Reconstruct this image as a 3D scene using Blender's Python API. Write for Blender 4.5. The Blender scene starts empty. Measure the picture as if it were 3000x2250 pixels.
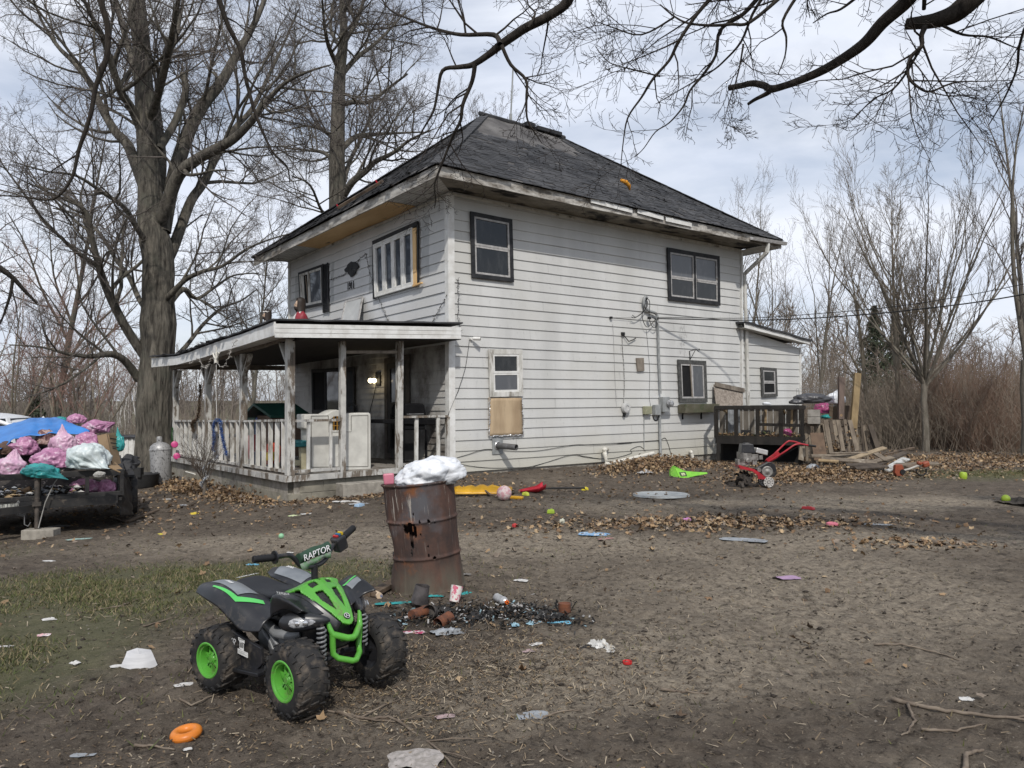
import bpy, bmesh, math, random
import numpy as np
from mathutils import Vector as V, Matrix, noise as mnoise
R=math.radians; PI=math.pi
rnd=random.Random(7)
sc=bpy.context.scene; COL=sc.collection
# ---------------------------------------------------------------- camera
F=2228.; PITCH=math.atan(45/F); ROLL=-R(.187); EYE=V((0,0,1.55))
CM=Matrix.Rotation(PI/2+PITCH,3,'X')@Matrix.Rotation(ROLL,3,'Z')
cd=bpy.data.cameras.new('camera'); cam=bpy.data.objects.new('camera',cd); COL.objects.link(cam)
cd.sensor_width=36; cd.lens=36*F/3000; cd.clip_start=.05; cd.clip_end=6000
cam.matrix_world=Matrix.Translation(EYE)@CM.to_4x4(); sc.camera=cam
# ---------------------------------------------------------------- sun and sky
SUN=V((.1,-.995,0)).normalized(); EL=R(45)
sd=bpy.data.lights.new('sun','SUN'); sun=bpy.data.objects.new('sun',sd); COL.objects.link(sun)
sd.energy=3.0; sd.angle=R(1.6); sd.color=(1,.955,.89)
sv=V((SUN.x*math.cos(EL),SUN.y*math.cos(EL),math.sin(EL)))
sun.rotation_euler=sv.to_track_quat('Z','Y').to_euler(); sun.location=(5,-10,20)
w=bpy.data.worlds.new('World'); sc.world=w; w.use_nodes=True
nt=w.node_tree; N=nt.nodes; L=nt.links; N.clear()
def wn(t,**k):
    n=N.new(t)
    for a,b in k.items(): setattr(n,a,b)
    return n
out=wn('ShaderNodeOutputWorld'); bg=wn('ShaderNodeBackground'); bg.inputs[1].default_value=.105
sky=wn('ShaderNodeTexSky',sky_type='NISHITA',sun_disc=False,sun_elevation=EL,sun_rotation=math.atan2(SUN.x,SUN.y))
sky.air_density=1; sky.dust_density=1.5; sky.ozone_density=1.2
tc=wn('ShaderNodeTexCoord'); mp=wn('ShaderNodeMapping'); mp.inputs['Scale'].default_value=(1.,1.,2.3); mp.inputs['Location'].default_value=(.3,1.1,.2)
L.new(tc.outputs['Generated'],mp.inputs[0])
n1=wn('ShaderNodeTexNoise'); n1.inputs['Scale'].default_value=1.9; n1.inputs['Detail'].default_value=8; n1.inputs['Roughness'].default_value=.55; n1.inputs['Distortion'].default_value=.35
L.new(mp.outputs[0],n1.inputs['Vector'])
cr=wn('ShaderNodeValToRGB'); cr.color_ramp.elements[0].position=.37; cr.color_ramp.elements[1].position=.58
cr.color_ramp.elements[0].color=(.32,.32,.32,1); cr.color_ramp.elements[1].color=(.97,.97,.97,1)
L.new(n1.outputs['Fac'],cr.inputs[0])
n2=wn('ShaderNodeTexNoise'); n2.inputs['Scale'].default_value=3.4; n2.inputs['Detail'].default_value=7
mp2=wn('ShaderNodeMapping'); mp2.inputs['Scale'].default_value=(1,1,3); mp2.inputs['Location'].default_value=(4,.2,.7); L.new(tc.outputs['Generated'],mp2.inputs[0]); L.new(mp2.outputs[0],n2.inputs['Vector'])
cc=wn('ShaderNodeValToRGB'); cc.color_ramp.elements[0].position=.35; cc.color_ramp.elements[1].position=.7
cc.color_ramp.elements[0].color=(7.6,8.2,9.5,1); cc.color_ramp.elements[1].color=(9.6,9.9,10.6,1)
L.new(n2.outputs['Fac'],cc.inputs[0])
mx=wn('ShaderNodeMix',data_type='RGBA'); L.new(cr.outputs[0],mx.inputs[0]); L.new(sky.outputs[0],mx.inputs[6]); L.new(cc.outputs[0],mx.inputs[7])
L.new(mx.outputs[2],bg.inputs[0]); L.new(bg.outputs[0],out.inputs[0])
sc.view_settings.view_transform='Standard'; sc.view_settings.look='None'; sc.view_settings.exposure=0; sc.view_settings.gamma=1
sc.cycles.max_bounces=6; sc.cycles.transparent_max_bounces=8; sc.cycles.use_denoising=True
# ---------------------------------------------------------------- projection helpers
def ray(x,y): return CM@V(((x-1500)/F,-(y-1125)/F,-1))
def hit(x,y,P,n):
    r=ray(x,y); t=(V(P)-EYE).dot(V(n))/r.dot(V(n)); return EYE+r*t
def atd(x,y,d):
    r=ray(x,y); return EYE+r*(d/r.y)
HA=math.atan2(.6123,.7906); dR=V((math.cos(HA),math.sin(HA),0)); dL=V((-dR.y,dR.x,0)); HC=V((-1.19,14.56,0))
def toh(P): d=V(P)-HC; return V((d.dot(dR),d.dot(dL),P.z))
def fromh(u,v,z=0): q=HC+dR*u+dL*v; return V((q.x,q.y,z))
def RW(x,y,v=0): return toh(hit(x,y,HC+dL*v,dL))
def FW(x,y,u=0): return toh(hit(x,y,HC+dR*u,dR))
def ss(a,b,x): t=np.clip((x-a)/(b-a),0,1); return t*t*(3-2*t)
def gz(x,y):
    x=np.asarray(x,float); y=np.asarray(y,float)
    h=-.045*np.log1p(np.exp(-(x+.8)*2))/2*ss(3,11,y)
    u=(x-HC.x)*dR.x+(y-HC.y)*dR.y; v=(x-HC.x)*dL.x+(y-HC.y)*dL.y
    h=h+.11*np.exp(-((v+.1)/.8)**2)*ss(-.8,.2,u)*(1-ss(2.,8,u))
    h=h+.16*np.exp(-(((u-4.5)/1.3)**2+((v+1.25)/.75)**2))     # leaf heap by the wall
    r=np.hypot(x,y)
    h=h-1.2*ss(24,62,r)*(.35+.65*ss(4,-10,x))-.1*ss(18,28,r)
    return h
def gp(px,py):
    z=0.
    for _ in range(14):
        P=hit(px,py,(0,0,z),(0,0,1)); z=.5*z+.5*float(gz(P.x,P.y))
    return P
# ---------------------------------------------------------------- mesh builder
class MB:
    def __init__(s): s.v=[]; s.f=[]; s.mi=[]; s.m=0; s.arr=[]
    def add(s,vs,fs):
        b=len(s.v); s.v.extend([tuple(q) for q in vs]); s.f.extend([tuple(b+i for i in f) for f in fs]); s.mi.extend([s.m]*len(fs)); return s
    def box(s,c,d,rot=None,taper=1):
        x,y,z=d[0]/2,d[1]/2,d[2]/2
        vs=[V((sx*x*(taper if sz>0 else 1),sy*y*(taper if sz>0 else 1),sz*z)) for sz in(-1,1) for sy in(-1,1) for sx in(-1,1)]
        if rot is not None:
            M=rot if isinstance(rot,Matrix) else (Matrix.Rotation(rot[2],3,'Z')@Matrix.Rotation(rot[1],3,'Y')@Matrix.Rotation(rot[0],3,'X'))
            vs=[M@q for q in vs]
        return s.add([q+V(c) for q in vs],[(0,2,3,1),(4,5,7,6),(0,1,5,4),(1,3,7,5),(3,2,6,7),(2,0,4,6)])
    def hexa(s,b,t): # bottom quad, top quad (ccw seen from above)
        return s.add(list(b)+list(t),[(3,2,1,0),(4,5,6,7),(0,1,5,4),(1,2,6,5),(2,3,7,6),(3,0,4,7)])
    def beam(s,a,b,w,h,up=(0,0,1)):
        a=V(a);b=V(b);d=(b-a).normalized(); u=V(up)
        if abs(d.dot(u))>.98: u=V((1,0,0))
        r=d.cross(u).normalized(); u=r.cross(d); r=r*w/2; u=u*h/2
        return s.hexa([a-r-u,a+r-u,b+r-u,b-r-u],[a-r+u,a+r+u,b+r+u,b-r+u])
    def tube(s,pts,rad,n=8,cap=True,closed=False):
        pts=[V(p) for p in pts]; k=len(pts)
        if not hasattr(rad,'__len__'): rad=[rad]*k
        vs=[];fs=[]; prev=None
        for i,p in enumerate(pts):
            if closed: d=pts[(i+1)%k]-pts[i-1]
            else: d=pts[min(i+1,k-1)]-pts[max(i-1,0)]
            d=d.normalized() if d.length>1e-9 else V((0,0,1))
            if prev is None: prev=d.orthogonal().normalized()
            u=(prev-d*prev.dot(d)); u=u.normalized() if u.length>1e-6 else d.orthogonal().normalized()
            prev=u; w_=d.cross(u)
            for j in range(n):
                a=2*PI*j/n; vs.append(p+(u*math.cos(a)+w_*math.sin(a))*rad[i])
        for i in range(k if closed else k-1):
            i2=(i+1)%k
            for j in range(n): fs.append((i*n+j,i*n+(j+1)%n,i2*n+(j+1)%n,i2*n+j))
        if cap and not closed: fs.append(tuple(range(n-1,-1,-1))); fs.append(tuple((k-1)*n+j for j in range(n)))
        return s.add(vs,fs)
    def lathe(s,prof,n=24,c=(0,0,0),ax=None,cap0=False,cap1=False):
        M=V((0,0,1)).rotation_difference(V(ax)).to_matrix() if ax is not None else Matrix.Identity(3)
        vs=[M@V((r*math.cos(2*PI*j/n),r*math.sin(2*PI*j/n),z))+V(c) for r,z in prof for j in range(n)]
        fs=[(i*n+j,i*n+(j+1)%n,(i+1)*n+(j+1)%n,(i+1)*n+j) for i in range(len(prof)-1) for j in range(n)]
        if cap0: fs.append(tuple(range(n-1,-1,-1)))
        if cap1: fs.append(tuple((len(prof)-1)*n+j for j in range(n)))
        return s.add(vs,fs)
    def prism(s,poly,o,ex,ey,ez): # poly 2d in (ex,ey), thickness vector ez
        o=V(o);ex=V(ex);ey=V(ey);ez=V(ez); k=len(poly)
        a=[o+ex*p[0]+ey*p[1] for p in poly]; b=[q+ez for q in a]
        return s.add(a+b,[tuple(range(k-1,-1,-1)),tuple(range(k,2*k))]+[(i,(i+1)%k,k+(i+1)%k,k+i) for i in range(k)])
    def grid(s,rows):
        m=len(rows[0]); vs=[q for r in rows for q in r]
        return s.add(vs,[(i*m+j,i*m+j+1,(i+1)*m+j+1,(i+1)*m+j) for i in range(len(rows)-1) for j in range(m-1)])
    def build(s,name,mat,par=None,smooth=None,subd=0,solid=0,bevel=0,merge=False):
        me=bpy.data.meshes.new(name); me.from_pydata(s.v,[],s.f)
        for m_ in (mat if isinstance(mat,(list,tuple)) else [mat]): me.materials.append(m_)
        if any(s.mi): me.polygons.foreach_set('material_index',s.mi)
        return link(name,me,par,smooth,subd,solid,bevel)
def link(name,me,par=None,smooth=None,subd=0,solid=0,bevel=0):
    if smooth is not None:
        me.polygons.foreach_set('use_smooth',[True]*len(me.polygons))
        if smooth<180: me.set_sharp_from_angle(angle=R(smooth))
    me.update()
    o=bpy.data.objects.new(name,me); COL.objects.link(o)
    if par is not None: o.parent=par
    if solid: m=o.modifiers.new('s','SOLIDIFY'); m.thickness=solid; m.offset=-1
    if bevel: m=o.modifiers.new('b','BEVEL'); m.width=bevel; m.segments=2; m.limit_method='ANGLE'
    if subd: m=o.modifiers.new('d','SUBSURF'); m.levels=subd; m.render_levels=subd
    return o
def npmesh(name,verts,faces,mat,par=None,smooth=None,mi=None):
    faces=np.asarray(faces); k=faces.shape[1]; n=len(faces)
    me=bpy.data.meshes.new(name); me.vertices.add(len(verts)); me.vertices.foreach_set('co',np.asarray(verts,np.float32).ravel())
    me.loops.add(n*k); me.loops.foreach_set('vertex_index',faces.astype(np.int32).ravel())
    me.polygons.add(n); me.polygons.foreach_set('loop_start',np.arange(0,n*k,k,dtype=np.int32))
    for m_ in (mat if isinstance(mat,(list,tuple)) else [mat]): me.materials.append(m_)
    if mi is not None: me.polygons.foreach_set('material_index',np.asarray(mi,np.int32))
    me.update(calc_edges=True); me.validate()
    return link(name,me,par,smooth)
def tag(o,label,cat,group=None):
    o['label']=label; o['category']=cat
    if group: o['group']=group
    return o
def T(name,label,cat,loc=(0,0,0),rz=0,group=None):
    o=bpy.data.objects.new(name,None); COL.objects.link(o); o.location=loc; o.rotation_euler=(0,0,rz); o.empty_display_size=.1
    return tag(o,label,cat,group)
def kind(o,k): o['kind']=k; return o
def text(s,size,mat,name,par,M,ext=.001,align='CENTER',shear=0):
    c=bpy.data.curves.new(name,'FONT'); c.body=s; c.size=size; c.extrude=ext; c.align_x=align; c.align_y='CENTER'; c.shear=shear; c.resolution_u=3
    o=bpy.data.objects.new(name,c); COL.objects.link(o); bpy.context.view_layer.update()
    me=bpy.data.meshes.new_from_object(o.evaluated_get(bpy.context.evaluated_depsgraph_get()))
    bpy.data.objects.remove(o); me.materials.clear(); me.materials.append(mat)
    o=link(name,me,par); o.matrix_local=M; return o
def frame(o,x,y,z=None):
    x=V(x).normalized(); y=V(y); y=(y-x*y.dot(x)).normalized(); z=x.cross(y)
    return Matrix(((x.x,y.x,z.x,o[0]),(x.y,y.y,z.y,o[1]),(x.z,y.z,z.z,o[2]),(0,0,0,1)))
# ---------------------------------------------------------------- materials
class NB:
    def __init__(s,name):
        s.m=bpy.data.materials.new(name); s.m.use_nodes=True; s.t=s.m.node_tree; s.t.nodes.clear()
        s.o=s.n('ShaderNodeOutputMaterial'); s.b=s.n('ShaderNodeBsdfPrincipled'); s.t.links.new(s.b.outputs[0],s.o.inputs[0])
        s.tc=s.n('ShaderNodeTexCoord'); s.b.inputs['Specular IOR Level'].default_value=.35
    def n(s,t,**k):
        q=s.t.nodes.new(t)
        for a,b in k.items(): setattr(q,a,b)
        return q
    def l(s,a,b): s.t.links.new(a,b)
    def noise(s,sc,det=6,rough=.6,stretch=(1,1,1),dist=0,loc=(0,0,0),co='Object'):
        mp=s.n('ShaderNodeMapping'); mp.inputs['Scale'].default_value=stretch; mp.inputs['Location'].default_value=loc; s.l(s.tc.outputs[co],mp.inputs[0])
        q=s.n('ShaderNodeTexNoise'); q.inputs['Scale'].default_value=sc; q.inputs['Detail'].default_value=det; q.inputs['Roughness'].default_value=rough; q.inputs['Distortion'].default_value=dist
        s.l(mp.outputs[0],q.inputs['Vector']); return q.outputs['Fac']
    def ramp(s,f,a,b,ca=(0,0,0),cb=(1,1,1)):
        q=s.n('ShaderNodeValToRGB'); e=q.color_ramp.elements; e[0].position=a; e[1].position=b; e[0].color=(*ca,1); e[1].color=(*cb,1); s.l(f,q.inputs[0]); return q.outputs[0]
    def mix(s,f,a,b,mode='MIX'):
        q=s.n('ShaderNodeMix',data_type='RGBA',blend_type=mode)
        for i,x in ((0,f),(6,a),(7,b)):
            if hasattr(x,'is_linked') or hasattr(x,'links'): s.l(x,q.inputs[i])
            elif i==0: q.inputs[0].default_value=x
            else: q.inputs[i].default_value=(*x,1)
        return q.outputs[2]
    def math(s,op,a,b=0.):
        q=s.n('ShaderNodeMath',operation=op)
        for i,x in ((0,a),(1,b)):
            if hasattr(x,'links'): s.l(x,q.inputs[i])
            else: q.inputs[i].default_value=x
        return q.outputs[0]
    def col(s,c):
        if hasattr(c,'links'): s.l(c,s.b.inputs['Base Color'])
        else: s.b.inputs['Base Color'].default_value=(*c,1)
    def bump(s,h,st=.3,dist=.01):
        q=s.n('ShaderNodeBump'); q.inputs['Strength'].default_value=st; q.inputs['Distance'].default_value=dist; s.l(h,q.inputs['Height']); s.l(q.outputs[0],s.b.inputs['Normal']); return q
    def set(s,**k):
        for a,b in k.items(): s.b.inputs[a.replace('_',' ')].default_value=b
        return s
MATS={}
def M(name,c1,c2=None,sc=8,rough=.75,metal=0,a=.4,b=.62,st=(1,1,1),bump=0,bsc=None,dirt=None,dsc=3,da=.5,db=.68,spec=.35,bd=.01,**k):
    if name in MATS: return MATS[name]
    q=NB(name); q.set(Roughness=rough,Metallic=metal); q.b.inputs['Specular IOR Level'].default_value=spec
    if c2 is None: c2=tuple(x*.78 for x in c1)
    c=q.mix(q.ramp(q.noise(sc,stretch=st),a,b),c1,c2)
    if dirt: c=q.mix(q.ramp(q.noise(dsc,8,.65,loc=(3,1,7),stretch=st),da,db),c,dirt)
    q.col(c)
    if bump: q.bump(q.noise(bsc or sc*3,8,stretch=st),bump,bd)
    q.set(**k); MATS[name]=q.m; return q.m
# ================================================================ materials for the place
def siding_mat(name,tone,grime=0.):
    q=NB(name); q.set(Roughness=.55)
    st=q.noise(1.3,7,.6,(1,1,.16)); pt=q.noise(.7,5,.5,loc=(5,2,1)); fine=q.noise(22,5,.7,(1,1,.35),loc=(1,9,2))
    c=q.mix(q.ramp(st,.42,.72),tone,tuple(x*.8 for x in tone)); c=q.mix(q.ramp(pt,.42,.7),c,tuple(x*y for x,y in zip(tone,(.88,.87,.84))))
    c=q.mix(q.ramp(fine,.6,.78),c,tuple(x*.62 for x in tone))
    sx=q.n('ShaderNodeSeparateXYZ'); q.l(q.tc.outputs['Object'],sx.inputs[0])
    low=q.n('ShaderNodeMapRange'); low.inputs[1].default_value=1.15; low.inputs[2].default_value=.1; q.l(q.math('ADD',sx.outputs[2],q.math('MULTIPLY',st,.55)),low.inputs[0])
    c=q.mix(q.math('MULTIPLY',low.outputs[0],.75),c,(.40,.37,.27))
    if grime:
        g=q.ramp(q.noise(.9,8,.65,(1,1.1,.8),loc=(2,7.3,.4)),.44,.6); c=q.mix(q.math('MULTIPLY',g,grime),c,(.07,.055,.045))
    q.col(c); q.bump(fine,.12,.004); return q.m
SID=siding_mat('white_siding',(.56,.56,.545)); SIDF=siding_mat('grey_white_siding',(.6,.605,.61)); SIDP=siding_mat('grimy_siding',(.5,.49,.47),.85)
BLK=M('black_trim',(.012,.013,.015),(.03,.03,.032),rough=.6,dirt=(.1,.1,.1),da=.66,db=.75,dsc=18)
ALU=M('mill_aluminium',(.42,.41,.4),(.3,.29,.28),rough=.45,sc=14,dirt=(.12,.11,.1),da=.6)
WHT=M('white_paint',(.7,.7,.68),(.58,.57,.54),sc=6,dirt=(.3,.29,.26),da=.6,db=.75)
DWHT=M('dirty_white_paint',(.62,.61,.58),(.45,.44,.4),sc=9,st=(1,1,.3),dirt=(.22,.2,.17),da=.52,db=.66,dsc=7)
def peel(name,paint,wood,a=.47,b=.53,sc=6,st=(1,1,.25)):
    q=NB(name); q.set(Roughness=.8); n=q.noise(sc,9,.7,st); g=q.noise(14,7,.65,(1,1,.08))
    wd=q.mix(q.ramp(g,.35,.7),wood,tuple(x*.4 for x in wood)); pn=q.mix(q.ramp(q.noise(9,6),.4,.7),paint,tuple(x*.75 for x in paint))
    q.col(q.mix(q.ramp(n,a,b),pn,wd)); q.bump(q.ramp(n,a,b,(1,1,1),(0,0,0)),.4,.006); return q.m
PEEL=peel('peeling_post_paint',(.5,.49,.46),(.2,.165,.13),.5,.56)
PEELF=peel('peeling_fascia_paint',(.56,.54,.5),(.2,.175,.145),.4,.6,1.9,(1,.6,3.))
WOODG=peel('grey_weathered_wood',(.26,.225,.185),(.15,.12,.095),.4,.7,5,(1,1,.5))
WOODB=M('brown_old_wood',(.13,.095,.065),(.07,.05,.036),sc=9,st=(1,1,.15),bump=.3,dirt=(.03,.024,.02),da=.55)
WOODT=M('tan_board',(.34,.25,.14),(.22,.155,.085),sc=12,st=(1,.2,1),bump=.2,dirt=(.1,.075,.05),da=.6)
PLY=M('plywood',(.72,.48,.23),(.6,.38,.17),sc=3,st=(1,.25,1),rough=.7,dirt=(.2,.12,.06),da=.62)
WETPLY=M('stained_plywood',(.47,.36,.235),(.33,.24,.15),sc=4,st=(1,1,.22),rough=.8,dirt=(.06,.052,.045),da=.53,db=.7,dsc=2.3)
SOFF=M('soffit_boards',(.62,.61,.57),(.47,.46,.42),sc=5,dirt=(.1,.085,.06),da=.58)
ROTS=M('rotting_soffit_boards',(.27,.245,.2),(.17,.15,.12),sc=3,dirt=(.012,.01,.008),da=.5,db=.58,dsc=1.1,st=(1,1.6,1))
CMU=M('concrete_block',(.27,.25,.2),(.2,.185,.15),sc=7,rough=.9,bump=.4,bsc=60,dirt=(.12,.11,.085),da=.55)
CONC=M('rough_concrete',(.33,.305,.26),(.23,.21,.18),sc=9,rough=.92,bump=.5,bsc=40,dirt=(.12,.105,.085),da=.55)
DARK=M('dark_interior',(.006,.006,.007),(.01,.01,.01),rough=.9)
STEEL=M('grey_steel',(.25,.25,.25),(.16,.16,.16),rough=.5,metal=.6)
GREYP=M('grey_enamel',(.3,.31,.31),(.23,.24,.24),rough=.5,dirt=(.12,.11,.1),da=.62)
PVC=M('white_pvc',(.66,.64,.58),(.52,.5,.44),rough=.4,dirt=(.25,.22,.17),da=.6)
CAB=M('black_cable',(.012,.012,.012),rough=.6)
def glass_mat(name,c,rough=.07,dust=.25):
    q=NB(name); q.set(Roughness=rough); q.b.inputs['Specular IOR Level'].default_value=.55
    n=q.noise(6,7,.65,(1,1,.4)); q.col(q.mix(q.math('MULTIPLY',q.ramp(n,.5,.75),dust),c,(.22,.22,.22))); q.bump(q.noise(1.4,2),.05,.02); return q.m
GLS=glass_mat('dark_window_glass',(.008,.009,.01),.07,.13); GLC=glass_mat('curtained_glass',(.085,.09,.1),.1,.35); GLB=glass_mat('bluish_glass',(.05,.06,.075),.04,.12)
def roof_mat(name,c1,c2,c3):
    q=NB(name); q.set(Roughness=.85); a=q.noise(1.1,8,.65,(1,1,1),.4); b=q.noise(34,6,.7)
    c=q.mix(q.ramp(a,.38,.66),c1,c2); c=q.mix(q.ramp(b,.5,.75),c,c3); q.col(c); q.bump(b,.4,.008); return q.m
TAR=roof_mat('tar_paper',(.055,.051,.049),(.15,.142,.135),(.03,.028,.027)); SHI=roof_mat('asphalt_shingle',(.021,.022,.025),(.075,.075,.078),(.01,.01,.011))
# ================================================================ house
house=T('farmhouse','weathered two storey white house with black hip roof and open front porch','house',HC,HA)
def lap(mb,u0,u1,f,zb,zt,step=.2032,seed=1,topf=None):
    """lapped boards; f(u,out,z)->local point"""
    r=random.Random(seed); z=zb
    while z<zt-.01:
        z2=min(z+step,zt); cuts=[u0]+sorted(r.uniform(u0+.5,u1-.5) for _ in range(int((u1-u0)/3)))+[u1]
        for i in range(len(cuts)-1):
            a,b=cuts[i]+(.0015 if i else 0),cuts[i+1]; d=.026+r.uniform(-.003,.003); w=r.uniform(-.0015,.0015); w2=r.uniform(-.0015,.0015)
            nseg=max(1,int((b-a)/1.2))
            for k in range(nseg):
                p=a+(b-a)*k/nseg; q=a+(b-a)*(k+1)/nseg; j0=w+(w2-w)*k/nseg; j1=w+(w2-w)*(k+1)/nseg
                if topf:
                    tp,tq=min(z2,topf(p)),min(z2,topf(q))
                    if tp<=z and tq<=z: continue
                    tp=max(tp,z+.001); tq=max(tq,z+.001)
                else: tp=tq=z2
                mb.add([f(p,d,z+j0),f(q,d,z+j1),f(q,.006,tq+j1),f(p,.006,tp+j0),f(p,.0,z+j0),f(q,.0,z+j1)],[(0,1,2,3),(4,5,1,0)])
        z=z2
def leanR(u,o,z): return (u-.02*(1-u/9.2)*(z-.15)/5.4+.05*(u/9.2)*(z-2.5)/3,-o,z)
m=MB(); lap(m,.11,9.13,leanR,.15,5.5); m.build('side_wall',SID,house)
def ftilt(v,z): return z-.17*(v/8.04)*(1 if z>3 else .5)
def fW(v,o,z): return (-o,v,ftilt(v,z))
m=MB(); lap(m,.11,7.95,fW,2.62,5.5,seed=3); m.build('front_wall',SIDF,house)
def fWp(v,o,z): return (-o,v,z-.09*v/8)
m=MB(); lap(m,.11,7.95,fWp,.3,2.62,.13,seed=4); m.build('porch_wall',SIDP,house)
m=MB(); m.hexa([(.0,.0,.14),(9.2,0,.14),(9.2,8.0,-.05),(0,8.0,-.05)],[(-.0,.0,5.56),(9.22,0,5.54),(9.22,8.0,5.36),(0,8.0,5.38)]); m.build('light_stop_box',SIDF,house)  # unseen solid box behind the siding, added so no light leaks through
m=MB(); m.box((4.6,.04,.0),(9.14,.05,.5)); m.box((.04,4,-.1),(.05,7.9,.5)); m.build('foundation',CONC,house)
m=MB()
m.hexa([(-.032,-.032,.15),(.11,-.032,.15),(.11,.0,.15),(-.032,.11,.15)],[(-.055,-.032,5.52),(.09,-.032,5.52),(.09,0,5.52),(-.05,.11,5.52)])
m.build('corner_trim',WHT,house,bevel=.004); m=MB(); m.beam((9.16,-.02,.15),(9.22,-.02,5.5),.1,.05); m.build('corner_trim',WHT,house); m=MB(); m.beam((-.02,7.98,.1),(-.02,8.02,5.35),.06,.08); m.build('corner_trim',WHT,house)
m=MB(); r_=random.Random(19); STN=M('mildew_streak',(.1,.1,.095),(.2,.2,.19),sc=30,st=(1,1,.2),rough=.8)
for (x,y,n_) in ((842,55,16),(845,130,16),(840,205,14),(845,290,10)):
    for k in range(n_):
        a,z=(lambda p:(p.x,p.z))(RW(1750+(x+r_.uniform(-38,38))*.29532,950+(y+r_.uniform(-28,28))*.29532)); h=r_.uniform(.03,.12); w_=r_.uniform(.003,.008); m.add([V((a,-.029,z)),V((a+w_,-.029,z)),V((a+w_*.6,-.029,z+h)),V((a+w_*.3,-.029,z+h))],[(0,1,2,3)])
m.build('mildew_streaks',STN,house)
m=MB()
for k in range(34):
    u=r_.uniform(.6,8.8); i=r_.randint(1,25); z=.15+.2032*i; m.add([V((u,-.0285,z+.002)),V((u+.0035,-.0285,z+.002)),V((u+.0035,-.0105,z+.199)),V((u,-.0105,z+.199))],[(0,1,2,3)])
kind(m.build('board_joint',M('dark_joint_gap',(.16,.16,.155)),house),'stuff')  # thin dark lines at the butt joints of the siding
# windows -------------------------------------------------------
def quadP(w,c,pts): return [w(*c(*p)) for p in pts]
def crop(ox,oy,s): return lambda x,y:(ox+x*s,oy+y*s)
c1=crop(700,450,.31646);c2=crop(1250,500,.22604);c3=crop(1850,600,.24864);c4=crop(1250,950,.27125);c5=crop(1750,950,.29532);cp=crop(440,850,.434)
OFF=.026
def win(wall,q,mats,fw=.07,name='window',split=('h',.5),sash=None,panes=(GLS,GLS),depth=.05,par=None,label=None,sw=.04,open_=None):
    """q: TL,TR,BR,BL (along, z).  wall 'r' or 'f' : local position from (along,z,out)"""
    P=(lambda a,z,o:V((a,-o-OFF,z))) if wall=='r' else (lambda a,z,o:V((-o-OFF,a,z)))
    def at(s,t,o=0): # s left->right, t bottom->top
        a=(q[3][0]*(1-s)+q[2][0]*s)*(1-t)+(q[0][0]*(1-s)+q[1][0]*s)*t; z=(q[3][1]*(1-s)+q[2][1]*s)*(1-t)+(q[0][1]*(1-s)+q[1][1]*s)*t
        return P(a,z,o)
    W=abs(q[1][0]-q[0][0]); H=abs(q[0][1]-q[3][1]); fs=fw/W; ft=fw/H
    def slab(mb,s0,s1,t0,t1,o0,o1):
        a=[at(s0,t0,o0),at(s1,t0,o0),at(s1,t1,o0),at(s0,t1,o0)]; b=[at(s0,t0,o1),at(s1,t0,o1),at(s1,t1,o1),at(s0,t1,o1)]
        mb.add(a+b,[(3,2,1,0),(4,5,6,7),(0,1,5,4),(1,2,6,5),(2,3,7,6),(3,0,4,7)])
    root=MB(); slab(root,.01,.99,.01,.99,.003,.012); root=root.build(name,DARK,par or house)
    if label: root['label']=label
    if fw>0:
        m=MB(); slab(m,0,1,1-ft,1,.012,depth); slab(m,0,1,0,ft,.012,depth); slab(m,0,fs,ft,1-ft,.012,depth); slab(m,1-fs,1,ft,1-ft,.012,depth); m.build('frame',mats[0],root,bevel=.004)
    s0,s1,t0,t1=fs,1-fs,ft,1-ft; ss_,st=sw/W,sw/H
    m=MB(); gl=[]
    cells=[]
    if split is None: cells=[(s0,s1,t0,t1)]
    elif split[0]=='h': k=t0+(t1-t0)*split[1]; cells=[(s0,s1,k,t1),(s0,s1,t0,k)]
    elif split[0]=='v': k=s0+(s1-s0)*split[1]; cells=[(s0,k,t0,t1),(k,s1,t0,t1)]
    elif split[0]=='hv': k=s0+(s1-s0)*.5; g=.03/W; j=t0+(t1-t0)*split[1]; cells=[(s0,k-g,j,t1),(s0,k-g,t0,j),(k+g,s1,j,t1),(k+g,s1,t0,j)]
    elif split[0]=='n': n=split[1]; cells=[(s0+(s1-s0)*i/n,s0+(s1-s0)*(i+1)/n,t0,t1) for i in range(n)]
    for i,(a,b,c,d) in enumerate(cells):
        o0,o1=.014,depth-.008-.006*(i%2)
        slab(m,a,b,d-st,d,o0,o1); slab(m,a,b,c,c+st,o0,o1); slab(m,a,a+ss_,c+st,d-st,o0,o1); slab(m,b-ss_,b,c+st,d-st,o0,o1)
        g=MB(); slab(g,a+ss_,b-ss_,c+st,d-st,.014,.02+.003*(i%2)); g.build('pane',panes[i%len(panes)],root)
    m.build('sash',mats[1],root)
    return root,at,slab
Q=lambda pts:[(p[0],p[2]) for p in pts]; QF=lambda pts:[(p[1],p[2]) for p in pts]
win('r',Q(quadP(RW,c2,[(543,533),(1083,640),(1105,1452),(562,1390)])),(BLK,ALU),.085,panes=(GLS,GLS),label='tall black framed window near the corner upstairs')
r2,at2,sl2=win('r',Q(quadP(RW,c3,[(397,508),(1012,610),(1022,1192),(415,1125)])),(BLK,ALU),.1,split=('hv',.44),panes=(GLC,GLS,GLC,GLS),label='double black framed window upstairs')
m=MB(); sl2(m,.485,.515,.06,.94,.012,.056); m.build('mullion',BLK,r2)
win('r',Q(quadP(RW,c4,[(648,270),(1012,274),(1020,778),(665,788)])),(DWHT,WHT),.1,panes=(GLS,GLC),label='white framed window above the stained plywood')
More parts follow.
